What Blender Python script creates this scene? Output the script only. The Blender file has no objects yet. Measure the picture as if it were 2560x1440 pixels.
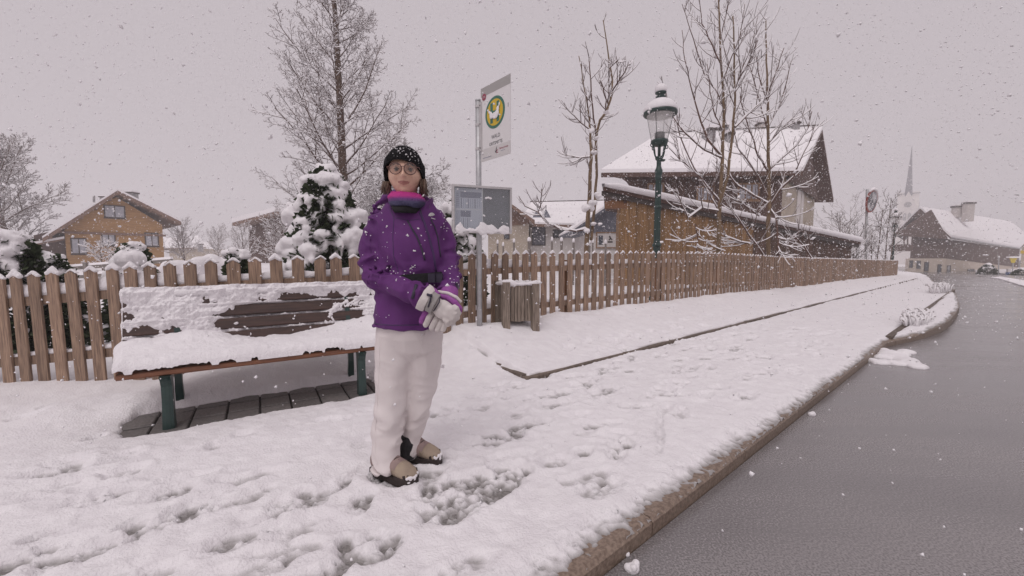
import bpy, bmesh, math, random
import numpy as np
from mathutils import Vector, Matrix
from mathutils.bvhtree import BVHTree

# ------------------------------------------------------------------ camera, sky, sun, exposure
scene = bpy.context.scene
COL = scene.collection
FPX, CXP, CYP, CAMH = 1000.0, 1280.0, 720.0, 1.12      # focal length and centre in photo pixels, camera height in metres
PITCH = math.atan(75.0 / FPX)
cam_data = bpy.data.cameras.new('camera')
cam_data.sensor_width = 36.0
cam_data.lens = 36.0 * FPX / 2560.0
cam_data.clip_start = 0.05
cam_data.clip_end = 2000.0
cam = bpy.data.objects.new('camera', cam_data)
COL.objects.link(cam)
cam.location = (0, 0, CAMH)
cam.rotation_euler = (math.pi / 2 - PITCH, 0, 0)
scene.camera = cam

SUN_EL, SUN_AZ = math.radians(58), math.radians(200)
world = bpy.data.worlds.new('World')
scene.world = world
world.use_nodes = True
wt = world.node_tree
wt.nodes.clear()
w_out = wt.nodes.new('ShaderNodeOutputWorld')
w_bg = wt.nodes.new('ShaderNodeBackground')
w_bg.inputs['Strength'].default_value = 0.1
w_sky = wt.nodes.new('ShaderNodeTexSky')
w_sky.sky_type = 'NISHITA'
w_sky.sun_disc = False
w_sky.sun_elevation = SUN_EL
w_sky.sun_rotation = SUN_AZ
w_sky.dust_density = 6.0
w_hs = wt.nodes.new('ShaderNodeHueSaturation')
w_hs.inputs['Saturation'].default_value = 0.1
w_mix = wt.nodes.new('ShaderNodeMix')               # an even cloud deck in front of the blue
w_mix.data_type = 'RGBA'
w_mix.inputs['Factor'].default_value = 0.93
w_mix.inputs[7].default_value = (5.62, 5.04, 5.36, 1)
wt.links.new(w_sky.outputs[0], w_hs.inputs['Color'])
wt.links.new(w_hs.outputs[0], w_mix.inputs[6])
wt.links.new(w_mix.outputs[2], w_bg.inputs['Color'])
wt.links.new(w_bg.outputs[0], w_out.inputs['Surface'])

sun_data = bpy.data.lights.new('sun', 'SUN')
sun_data.energy = 1.15
sun_data.angle = math.radians(40)
sun_data.color = (1.0, 0.95, 0.94)
sun = bpy.data.objects.new('sun', sun_data)
COL.objects.link(sun)
_sd = Vector((math.cos(SUN_EL) * math.sin(SUN_AZ), math.cos(SUN_EL) * math.cos(SUN_AZ), math.sin(SUN_EL)))
sun.rotation_euler = _sd.to_track_quat('Z', 'Y').to_euler()

scene.view_settings.view_transform = 'Standard'
scene.view_settings.look = 'None'
scene.view_settings.gamma = 1.0
scene.view_settings.use_curve_mapping = False
scene.view_settings.exposure = 0.0
scene.cycles.max_bounces = 6
scene.cycles.diffuse_bounces = 3
scene.cycles.glossy_bounces = 2
scene.cycles.transmission_bounces = 6
scene.cycles.transparent_max_bounces = 6
scene.cycles.volume_bounces = 1

# ------------------------------------------------------------------ helpers
RNG = random.Random(7)
NPR = np.random.default_rng(11)
sin, cos, pi = math.sin, math.cos, math.pi

def ray(px, py):
    a, b = (px - CXP) / FPX, -(py - CYP) / FPX
    return Vector((a, cos(PITCH) + b * sin(PITCH), -sin(PITCH) + b * cos(PITCH)))

def on_z(px, py, z=0.0):
    d = ray(px, py)
    return Vector((0, 0, CAMH)) + d * ((z - CAMH) / d.z)

def at_y(px, py, Y):
    d = ray(px, py)
    return Vector((0, 0, CAMH)) + d * (Y / d.y)

# road frame: s along the kerb (away from the camera), n across it towards the fence
O0 = Vector((0.04, 3.9))
UX, UY = 0.771, 0.637
def sn2xy(s, n):
    return O0.x + s * UX - n * UY, O0.y + s * UY + n * UX
def xy2sn(x, y):
    dx, dy = x - O0.x, y - O0.y
    return dx * UX + dy * UY, -dx * UY + dy * UX
def SN(s, n, z=0.0):
    x, y = sn2xy(s, n)
    return Vector((x, y, z))

def sstep(a, b, x):
    t = np.clip((np.asarray(x, dtype=float) - a) / (b - a), 0, 1)
    return t * t * (3 - 2 * t)

_NT = np.random.default_rng(5).random((8, 256, 256))
def vnoise(x, y, seed=0):
    t = _NT[seed % 8]
    x = np.asarray(x, float) + 1000 + seed * 17.3; y = np.asarray(y, float) + 1000 + seed * 9.1
    xi = np.floor(x).astype(int); yi = np.floor(y).astype(int)
    fx = x - xi; fy = y - yi
    fx = fx * fx * (3 - 2 * fx); fy = fy * fy * (3 - 2 * fy)
    a = t[xi % 256, yi % 256]; b = t[(xi + 1) % 256, yi % 256]
    c = t[xi % 256, (yi + 1) % 256]; d = t[(xi + 1) % 256, (yi + 1) % 256]
    return (a * (1 - fx) + b * fx) * (1 - fy) + (c * (1 - fx) + d * fx) * fy - 0.5
def fbm(x, y, octs=4, seed=0, gain=0.5):
    r = 0; a = 1.0
    for k in range(octs):
        r = r + a * vnoise(np.asarray(x) * 2 ** k, np.asarray(y) * 2 ** k, seed + k); a *= gain
    return r
def noise3(P, scale, seed=0):
    P = np.asarray(P) * scale
    return (vnoise(P[:, 0] + P[:, 2] * 0.7, P[:, 1] - P[:, 2] * 0.4, seed) + vnoise(P[:, 1] + 31.7 + P[:, 0] * 0.3, P[:, 2] + P[:, 0] * 0.5, seed + 3)
            + vnoise(P[:, 2] + 11.1 - P[:, 1] * 0.3, P[:, 0] + 5.3 + P[:, 1] * 0.2, seed + 5)) / 1.7

# ------------------------------------------------------------------ materials
MATS = {}
def mat(name, col, col2=None, scale=6.0, rough=0.7, bump=0.0, bscale=None, stretch=(1, 1, 1), metallic=0.0,
        spec=0.5, rnd=0.0, sss=0.0, trans=0.0, detail=5.0, lo=0.35, hi=0.65, alpha=1.0, sheen=0.0, rough2=None, coat=0.0):
    m = bpy.data.materials.new(name)
    m.use_nodes = True
    nt = m.node_tree
    b = nt.nodes['Principled BSDF']
    b.inputs['Roughness'].default_value = rough
    b.inputs['Metallic'].default_value = metallic
    b.inputs['Specular IOR Level'].default_value = spec
    b.inputs['Transmission Weight'].default_value = trans
    b.inputs['Alpha'].default_value = alpha
    b.inputs['Coat Weight'].default_value = coat
    if sheen:
        b.inputs['Sheen Weight'].default_value = sheen
    if sss:
        b.inputs['Subsurface Weight'].default_value = sss
        b.inputs['Subsurface Radius'].default_value = (0.02, 0.018, 0.018)
        b.inputs['Subsurface Scale'].default_value = 1.0
    c = tuple(col) + (1,)
    b.inputs['Base Color'].default_value = c
    src = None
    if col2 is not None or bump:
        tc = nt.nodes.new('ShaderNodeTexCoord')
        mp = nt.nodes.new('ShaderNodeMapping')
        mp.inputs['Scale'].default_value = stretch
        nt.links.new(tc.outputs['Object'], mp.inputs['Vector'])
        if rnd:
            oi = nt.nodes.new('ShaderNodeObjectInfo')
            vm = nt.nodes.new('ShaderNodeVectorMath'); vm.operation = 'SCALE'
            vm.inputs[0].default_value = (37.0, 17.0, 29.0)
            nt.links.new(oi.outputs['Random'], vm.inputs['Scale'])
            nt.links.new(vm.outputs[0], mp.inputs['Location'])
    if col2 is not None:
        n = nt.nodes.new('ShaderNodeTexNoise')
        n.inputs['Scale'].default_value = scale
        n.inputs['Detail'].default_value = detail
        nt.links.new(mp.outputs[0], n.inputs['Vector'])
        r = nt.nodes.new('ShaderNodeValToRGB')
        r.color_ramp.elements[0].position = lo; r.color_ramp.elements[1].position = hi
        r.color_ramp.elements[0].color = c
        r.color_ramp.elements[1].color = tuple(col2) + (1,)
        nt.links.new(n.outputs['Fac'], r.inputs['Fac'])
        src = r.outputs['Color']
        if rough2 is not None:
            mr = nt.nodes.new('ShaderNodeMapRange')
            mr.inputs['From Min'].default_value = lo; mr.inputs['From Max'].default_value = hi
            mr.inputs['To Min'].default_value = rough; mr.inputs['To Max'].default_value = rough2
            nt.links.new(n.outputs['Fac'], mr.inputs['Value'])
            nt.links.new(mr.outputs[0], b.inputs['Roughness'])
    if rnd:
        oi2 = nt.nodes.new('ShaderNodeObjectInfo')
        hs = nt.nodes.new('ShaderNodeHueSaturation')
        mr2 = nt.nodes.new('ShaderNodeMapRange')
        mr2.inputs['To Min'].default_value = 1 - rnd; mr2.inputs['To Max'].default_value = 1 + rnd
        nt.links.new(oi2.outputs['Random'], mr2.inputs['Value'])
        nt.links.new(mr2.outputs[0], hs.inputs['Value'])
        hs.inputs['Color'].default_value = c
        if src is not None:
            nt.links.new(src, hs.inputs['Color'])
        src = hs.outputs[0]
    if src is not None:
        nt.links.new(src, b.inputs['Base Color'])
    if bump:
        nb = nt.nodes.new('ShaderNodeTexNoise')
        nb.inputs['Scale'].default_value = bscale or scale * 4
        nb.inputs['Detail'].default_value = 4.0
        nt.links.new(mp.outputs[0], nb.inputs['Vector'])
        bp = nt.nodes.new('ShaderNodeBump')
        bp.inputs['Strength'].default_value = bump
        bp.inputs['Distance'].default_value = 0.01
        nt.links.new(nb.outputs['Fac'], bp.inputs['Height'])
        nt.links.new(bp.outputs[0], b.inputs['Normal'])
    MATS[name] = m
    return m

SNOW = (0.87, 0.845, 0.86)
mat('snow', SNOW, (0.82, 0.79, 0.81), scale=9, rough=0.75, bump=0.8, bscale=95, spec=0.25, sss=0.0)
mat('snow_far', SNOW, rough=0.8, spec=0.2)
mat('flake', (0.9, 0.88, 0.9), rough=0.8, spec=0.2)
mat('asphalt_wet', (0.125, 0.115, 0.115), (0.29, 0.268, 0.27), scale=120, rough=0.08, bump=0.08, bscale=240, spec=0.9, detail=2, rough2=0.27, lo=0.35, hi=0.7)
mat('pavement', (0.17, 0.158, 0.152), (0.28, 0.262, 0.252), scale=90, rough=0.6, bump=0.4, bscale=160, detail=3)
mat('kerb_stone', (0.15, 0.105, 0.078), (0.27, 0.205, 0.16), scale=60, rough=0.45, bump=0.4, bscale=120, rnd=0.12, detail=4)
mat('edging', (0.10, 0.075, 0.06), (0.18, 0.14, 0.11), scale=40, rough=0.7, bump=0.5, bscale=90, rnd=0.15)
mat('paver', (0.13, 0.118, 0.115), (0.20, 0.185, 0.178), scale=70, rough=0.6, bump=0.35, bscale=150, rnd=0.15, detail=3)
mat('picket_wood', (0.175, 0.115, 0.083), (0.36, 0.245, 0.172), scale=9, rough=0.75, bump=0.35, bscale=30, stretch=(9, 9, 0.7), rnd=0.22)
mat('post_wood', (0.22, 0.10, 0.045), (0.30, 0.15, 0.07), scale=7, rough=0.75, bump=0.3, bscale=30, stretch=(9, 9, 0.7), rnd=0.15)
mat('bench_wood', (0.15, 0.062, 0.034), (0.24, 0.10, 0.05), scale=6, rough=0.45, bump=0.2, bscale=40, stretch=(0.8, 8, 8), rnd=0.12)
mat('bench_dark', (0.045, 0.026, 0.022), (0.075, 0.042, 0.033), scale=6, rough=0.55, bump=0.25, bscale=40, stretch=(0.8, 8, 8), rnd=0.15)
mat('green_iron', (0.017, 0.04, 0.036), (0.026, 0.054, 0.048), scale=14, rough=0.4, bump=0.12, bscale=60)
mat('zinc', (0.42, 0.42, 0.43), (0.52, 0.52, 0.53), scale=20, rough=0.5, metallic=0.7)
mat('alu', (0.50, 0.48, 0.48), (0.58, 0.56, 0.56), scale=20, rough=0.5, metallic=0.35)

def wet_patches(m):
    """large drying and standing-water areas on the asphalt"""
    nt = m.node_tree; b = nt.nodes['Principled BSDF']
    tc = nt.nodes.new('ShaderNodeTexCoord'); mp = nt.nodes.new('ShaderNodeMapping'); mp.inputs['Rotation'].default_value = (0, 0, -0.69); mp.inputs['Scale'].default_value = (0.35, 1.5, 1)
    n = nt.nodes.new('ShaderNodeTexNoise'); n.inputs['Scale'].default_value = 1.1; n.inputs['Detail'].default_value = 5
    nt.links.new(tc.outputs['Object'], mp.inputs['Vector']); nt.links.new(mp.outputs[0], n.inputs['Vector'])
    r1 = nt.nodes.new('ShaderNodeMapRange'); r1.inputs['From Min'].default_value = .35; r1.inputs['From Max'].default_value = .65; r1.inputs['To Min'].default_value = .78; r1.inputs['To Max'].default_value = 1.12
    hs = nt.nodes.new('ShaderNodeHueSaturation'); nt.links.new(n.outputs['Fac'], r1.inputs['Value']); nt.links.new(r1.outputs[0], hs.inputs['Value'])
    nt.links.new(b.inputs['Base Color'].links[0].from_socket, hs.inputs['Color']); nt.links.new(hs.outputs[0], b.inputs['Base Color'])
    r2 = nt.nodes.new('ShaderNodeMapRange'); r2.inputs['From Min'].default_value = .38; r2.inputs['From Max'].default_value = .62; r2.inputs['To Min'].default_value = -.10; r2.inputs['To Max'].default_value = .12
    ad = nt.nodes.new('ShaderNodeMath'); ad.operation = 'ADD'; nt.links.new(n.outputs['Fac'], r2.inputs['Value']); nt.links.new(r2.outputs[0], ad.inputs[0])
    nt.links.new(b.inputs['Roughness'].links[0].from_socket, ad.inputs[1]); nt.links.new(ad.outputs[0], b.inputs['Roughness'])
wet_patches(MATS['asphalt_wet'])
def thin_snow(name):
    """ground snow: deep snow is white, the last centimetre is grey watery slush (thickness stored per vertex)"""
    m = MATS['snow'].copy(); m.name = name; nt = m.node_tree; b = nt.nodes['Principled BSDF']
    at = nt.nodes.new('ShaderNodeAttribute'); at.attribute_name = 'depth'
    mr = nt.nodes.new('ShaderNodeMapRange'); mr.inputs['From Min'].default_value = 0.001; mr.inputs['From Max'].default_value = 0.021
    mx = nt.nodes.new('ShaderNodeMix'); mx.data_type = 'RGBA'; mx.inputs[6].default_value = (0.36, 0.34, 0.335, 1)
    src = b.inputs['Base Color'].links[0].from_socket
    nt.links.new(at.outputs['Fac'], mr.inputs['Value']); nt.links.new(mr.outputs[0], mx.inputs['Factor']); nt.links.new(src, mx.inputs[7]); nt.links.new(mx.outputs[2], b.inputs['Base Color'])
    MATS[name] = m
thin_snow('snow_trodden')

# ------------------------------------------------------------------ mesh building
def root_of(o):
    loc = Vector((0, 0, 0))
    while o is not None:
        loc += o.location
        o = o.parent
    return loc

def link(name, me, m=None, parent=None, kind=None):
    o = bpy.data.objects.new(name, me)
    COL.objects.link(o)
    if m is not None:
        me.materials.append(MATS[m] if isinstance(m, str) else m)
    if parent is not None:
        o.parent = parent
    if kind:
        o['kind'] = kind
    return o

def thing(name, label, cat, loc=(0, 0, 0), rotz=0.0, group=None):
    o = bpy.data.objects.new(name, None)
    COL.objects.link(o)
    o.location = loc
    o.rotation_euler = (0, 0, rotz)
    o.empty_display_size = 0.1
    return tag(o, label, cat, group)

def tag(o, label, cat, group=None):
    o['label'] = label
    o['category'] = cat
    if group:
        o['group'] = group
    return o

def struct(o, kind='structure'):
    o['kind'] = kind
    return o

class MB:
    """collects vertices and faces for ONE mesh"""
    def __init__(self):
        self.v = []; self.f = []; self.m = []
        self.cur = 0
    def add(self, vs, fs):
        k = len(self.v)
        self.v += [tuple(v) for v in vs]
        self.f += [tuple(i + k for i in f) for f in fs]
        self.m += [self.cur] * len(fs)
        return self
    def box(self, lo, hi, M=None):
        x0, y0, z0 = lo; x1, y1, z1 = hi
        vs = [Vector(p) for p in ((x0, y0, z0), (x1, y0, z0), (x1, y1, z0), (x0, y1, z0), (x0, y0, z1), (x1, y0, z1), (x1, y1, z1), (x0, y1, z1))]
        if M is not None:
            vs = [M @ p for p in vs]
        return self.add(vs, [(0, 3, 2, 1), (4, 5, 6, 7), (0, 1, 5, 4), (1, 2, 6, 5), (2, 3, 7, 6), (3, 0, 4, 7)])
    def hexa(self, b, t):
        """b, t: four bottom and four top points, same winding"""
        return self.add(list(b) + list(t), [(3, 2, 1, 0), (4, 5, 6, 7), (0, 1, 5, 4), (1, 2, 6, 5), (2, 3, 7, 6), (3, 0, 4, 7)])
    def prism(self, poly, d):
        """closed prism: planar polygon extruded by vector d"""
        n = len(poly); d = Vector(d)
        a = [Vector(p) for p in poly]
        vs = a + [p + d for p in a]
        fs = [tuple(range(n - 1, -1, -1)), tuple(range(n, 2 * n))]
        fs += [(i, (i + 1) % n, n + (i + 1) % n, n + i) for i in range(n)]
        return self.add(vs, fs)
    def tube(self, pts, rad, sides=6, caps=True, flat=None):
        """tube along points; rad float or list"""
        pts = [Vector(p) for p in pts]
        n = len(pts)
        if not hasattr(rad, '__len__'):
            rad = [rad] * n
        k0 = len(self.v)
        up0 = Vector((0, 0, 1))
        d0 = (pts[1] - pts[0]).normalized()
        if abs(d0.z) > 0.95:
            up0 = Vector((1, 0, 0))
        a = d0.cross(up0).normalized()
        for i in range(n):
            d = (pts[min(i + 1, n - 1)] - pts[max(i - 1, 0)])
            if d.length < 1e-9:
                d = d0
            d.normalize()
            a = (a - d * a.dot(d))
            if a.length < 1e-6:
                a = d.orthogonal()
            a.normalize()
            b = d.cross(a)
            for j in range(sides):
                t = 2 * pi * j / sides
                self.v.append(tuple(pts[i] + (a * cos(t) + b * sin(t)) * rad[i]))
        for i in range(n - 1):
            for j in range(sides):
                j2 = (j + 1) % sides
                self.f.append((k0 + i * sides + j, k0 + i * sides + j2, k0 + (i + 1) * sides + j2, k0 + (i + 1) * sides + j))
                self.m.append(self.cur)
        if caps:
            self.f.append(tuple(k0 + j for j in range(sides - 1, -1, -1))); self.m.append(self.cur)
            self.f.append(tuple(k0 + (n - 1) * sides + j for j in range(sides))); self.m.append(self.cur)
        return self
    def lathe(self, prof, c=(0, 0, 0), sides=16):
        """prof: list of (r, z)"""
        k0 = len(self.v); n = len(prof)
        for r, z in prof:
            for j in range(sides):
                t = 2 * pi * j / sides
                self.v.append((c[0] + max(r, 1e-4) * cos(t), c[1] + max(r, 1e-4) * sin(t), c[2] + z))
        for i in range(n - 1):
            for j in range(sides):
                j2 = (j + 1) % sides
                self.f.append((k0 + i * sides + j, k0 + i * sides + j2, k0 + (i + 1) * sides + j2, k0 + (i + 1) * sides + j)); self.m.append(self.cur)
        self.f.append(tuple(k0 + j for j in range(sides - 1, -1, -1))); self.m.append(self.cur)
        self.f.append(tuple(k0 + (n - 1) * sides + j for j in range(sides))); self.m.append(self.cur)
        return self
    def loft(self, rings, caps=True):
        k0 = len(self.v); n = len(rings[0])
        for r in rings:
            self.v += [tuple(p) for p in r]
        for i in range(len(rings) - 1):
            for j in range(n):
                j2 = (j + 1) % n
                self.f.append((k0 + i * n + j, k0 + i * n + j2, k0 + (i + 1) * n + j2, k0 + (i + 1) * n + j)); self.m.append(self.cur)
        if caps:
            self.f.append(tuple(k0 + j for j in range(n - 1, -1, -1))); self.m.append(self.cur)
            self.f.append(tuple(k0 + (len(rings) - 1) * n + j for j in range(n))); self.m.append(self.cur)
        return self
    def mesh(self, name, smooth=False):
        me = bpy.data.meshes.new(name)
        me.from_pydata(self.v, [], self.f)
        if any(self.m):
            me.polygons.foreach_set('material_index', self.m)
        if smooth:
            me.polygons.foreach_set('use_smooth', [True] * len(me.polygons))
        me.update()
        return me
    def build(self, name, m, parent=None, smooth=False, world=True, kind=None, fix=False):
        """vertices in world space unless world=False (then in the parent's space)"""
        if world and parent is not None:
            o = root_of(parent)
            self.v = [(a - o.x, b - o.y, c - o.z) for a, b, c in self.v]
        me = self.mesh(name, smooth)
        if fix:
            bm = bmesh.new(); bm.from_mesh(me)
            bmesh.ops.recalc_face_normals(bm, faces=bm.faces[:]); bm.to_mesh(me); bm.free()
        ms = m if isinstance(m, (list, tuple)) else [m]
        o = link(name, me, ms[0], parent, kind)
        for x in ms[1:]:
            me.materials.append(MATS[x])
        return o

def np_mesh(name, V, Fq, smooth=True):
    """V (n,3), Fq (m,4) or (m,3)"""
    me = bpy.data.meshes.new(name)
    V = np.asarray(V, dtype=np.float32); Fq = np.asarray(Fq, dtype=np.int32)
    k = Fq.shape[1]
    me.vertices.add(len(V)); me.vertices.foreach_set('co', V.ravel())
    me.loops.add(Fq.size); me.loops.foreach_set('vertex_index', Fq.ravel())
    me.polygons.add(len(Fq))
    me.polygons.foreach_set('loop_start', np.arange(0, Fq.size, k, dtype=np.int32))
    if smooth:
        me.polygons.foreach_set('use_smooth', np.ones(len(Fq), dtype=bool))
    me.update(calc_edges=True)
    return me

def grid_faces(nu, nv):
    i = np.arange(nu * nv).reshape(nu, nv)
    return np.stack([i[:-1, :-1].ravel(), i[1:, :-1].ravel(), i[1:, 1:].ravel(), i[:-1, 1:].ravel()], axis=1)

_ico_cache = {}
def ico(sub=1):
    if sub not in _ico_cache:
        bm = bmesh.new(); bmesh.ops.create_icosphere(bm, subdivisions=sub, radius=1.0)
        _ico_cache[sub] = (np.array([v.co[:] for v in bm.verts]), np.array([[v.index for v in f.verts] for f in bm.faces]))
        bm.free()
    return _ico_cache[sub]

def blobs_mesh(name, blobs, voxel, nz=0.0, nscale=12.0, smooth_it=2, sub=2):
    """overlapping ellipsoids (centre, radii) fused into one rounded surface"""
    V0, F0 = ico(sub)
    Vs, Fs = [], []; k = 0
    for c, r in blobs:
        r = np.asarray(r if hasattr(r, '__len__') else (r, r, r), float)
        Vs.append(V0 * r + np.asarray(c)); Fs.append(F0 + k); k += len(V0)
    me = np_mesh(name, np.concatenate(Vs), np.concatenate(Fs))
    return remesh(me, voxel, nz, nscale, smooth_it)

def remesh(me, voxel, nz=0.0, nscale=12.0, smooth_it=2):
    o = bpy.data.objects.new('tmp', me); COL.objects.link(o)
    md = o.modifiers.new('r', 'REMESH'); md.mode = 'VOXEL'; md.voxel_size = voxel
    if smooth_it:
        ms = o.modifiers.new('s', 'SMOOTH'); ms.iterations = smooth_it; ms.factor = 0.5
    dg = bpy.context.evaluated_depsgraph_get()
    me2 = bpy.data.meshes.new_from_object(o.evaluated_get(dg))
    bpy.data.objects.remove(o); bpy.data.meshes.remove(me)
    if nz:
        n = len(me2.vertices)
        P = np.empty(n * 3, np.float32); me2.vertices.foreach_get('co', P); P = P.reshape(-1, 3)
        N = np.empty(n * 3, np.float32); me2.vertices.foreach_get('normal', N); N = N.reshape(-1, 3)
        d = noise3(P, nscale, 1) + 0.5 * noise3(P, nscale * 2.3, 2)
        P = P + N * (d * nz)[:, None]
        me2.vertices.foreach_set('co', P.astype(np.float32).ravel())
    me2.polygons.foreach_set('use_smooth', np.ones(len(me2.polygons), bool))
    me2.update()
    return me2

def offset_mesh(me, off):
    n = len(me.vertices)
    P = np.empty(n * 3, np.float32); me.vertices.foreach_get('co', P); P = P.reshape(-1, 3) + np.asarray(off, np.float32)
    me.vertices.foreach_set('co', P.ravel()); me.update()
# ------------------------------------------------------------------ terrain: kerb line, levels, snow cover
_BS = np.array([-80, 4.75, 5.3, 5.9, 6.8, 7.6, 9.4, 11.2, 15.8, 22.3, 34, 51, 89, 140.0])
_BN = np.array([-2.1, -2.1, -2.22, -2.34, -2.46, -2.51, -2.52, -2.49, -2.24, -1.38, -0.24, 1.9, 7.0, 16.0])
def kerb_n(s):
    return np.interp(s, _BS, _BN)
def gfall(s):
    return -0.9 * sstep(30, 86, s)
BED_N = -0.33
def base_z(s, n):
    """level of the paved / planted ground under the snow"""
    s = np.asarray(s, float); n = np.asarray(n, float)
    bank = 0.18 * sstep(-3.0, -1.9, s) * (1 - 0.5 * sstep(5, 14, s)) * (1 - sstep(16, 30, s))
    left = sstep(-0.1, -0.7, s)
    z = bank * (sstep(-0.2, 0.8, n) * (1 - left) + sstep(0.74, 1.12, n) * left)
    inbed = sstep(-0.16, -0.10, s) * sstep(BED_N - 0.006, BED_N + 0.006, n)
    z = z + 0.045 * inbed * (1 - sstep(22, 30, s))
    z = z + 0.05 * sstep(5.2, 7.0, s) * (1 - sstep(15, 19, s)) * (1 - sstep(-2.12, -2.06, n))       # planted island
    z = z + gfall(s) + 0.25 * sstep(4, 30, n) * sstep(-30, 0, s + 20)
    return z

# trodden places: photo pixel centre, half length, half width (m), angle in the road frame, how deep the tread goes
PRINTS = []
def _pr(px, py, a, b, ang, d):
    w = on_z(px, py, 0.02); s, n = xy2sn(w.x, w.y)
    PRINTS.append((s, n, a, b, math.radians(ang), d))
for p in ((1185, 1238, .30, .11, 8, .056), (1265, 1212, .16, .085, 15, .055), (1150, 1215, .16, .08, 0, .048), (1235, 1250, .14, .05, 5, .060), (1120, 1262, .13, .07, -20, .046), (1075, 1235, .10, .06, 10, .040),
          (905, 1262, .09, .05, 50, .050), (860, 1372, .065, .042, 70, .066), (845, 1420, .12, .05, 30, .052), (965, 1375, .10, .05, 20, .047), (930, 1350, .05, .03, 0, .042),
          (945, 1195, .05, .035, 0, .056), (725, 1270, .06, .03, 20, .047), (790, 1250, .17, .055, 12, .038),
          (395, 1318, .09, .035, 15, .050), (470, 1290, .16, .06, 10, .037), (345, 1322, .06, .04, 0, .042), (110, 1345, .06, .035, 20, .050), (125, 1405, .05, .03, 20, .052), (60, 1410, .16, .06, 10, .042),
          (210, 1395, .12, .05, 0, .038), (265, 1250, .12, .07, 0, .034), (420, 1240, .12, .07, 0, .033), (300, 1190, .10, .06, 0, .030), (600, 1355, .12, .06, 0, .034), (645, 1340, .1, .05, 0, .032),
          (1300, 1075, .16, .08, 20, .046), (1265, 1052, .04, .03, 0, .052), (1345, 1065, .10, .05, 0, .042), (1545, 1132, .13, .055, 25, .046), (1570, 1122, .05, .03, 25, .052), (1450, 1140, .08, .05, 0, .040),
          (1590, 1022, .14, .05, -30, .042), (1400, 990, .15, .06, 10, .036), (1480, 960, .15, .06, 10, .032), (1230, 1110, .12, .07, 0, .036), (1180, 1000, .05, .03, 0, .050), (1265, 1000, .035, .025, 0, .048),
          (1390, 1160, .10, .05, 0, .030), (1500, 1230, .12, .06, 0, .030), (1650, 1085, .3, .02, 30, .022), (1640, 985, .2, .05, 10, .027), (1730, 925, .25, .05, 5, .026),
          (1180, 905, .03, .02, 0, .05), (1195, 898, .04, .02, 20, .055),
          (990, 1197, .17, .075, -35, .020), (1052, 1152, .17, .075, -35, .020), (120, 1030, .05, .03, 0, .046), (235, 1100, .06, .04, 20, .042), (300, 1150, .10, .06, 30, .034), (170, 1160, .1, .07, 0, .027), (70, 1050, .09, .06, 0, .027)):
    _pr(*p)
_r = random.Random(3)
for k in range(260):       # older, half snowed-over footprints
    PRINTS.append((_r.uniform(-5.5, 5.0), _r.uniform(-1.85, 0.1) if k % 4 else _r.uniform(-1.6, -0.5), _r.uniform(.10, .16), _r.uniform(.045, .07), _r.uniform(-.6, .6), _r.uniform(.012, .028)))

_w1 = on_z(905, 990, 0.0)
BENCH_DIR = math.radians(32.5)
_w0 = _w1 - Vector((cos(BENCH_DIR), sin(BENCH_DIR), 0)) * 1.2
BENCH_U = Vector((cos(BENCH_DIR), sin(BENCH_DIR), 0)); BENCH_V = Vector((-sin(BENCH_DIR), cos(BENCH_DIR), 0))
BENCH_MID = (Vector((_w0.x, _w0.y, 0)) + Vector((_w1.x, _w1.y, 0))) / 2      # between the two front legs

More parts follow.
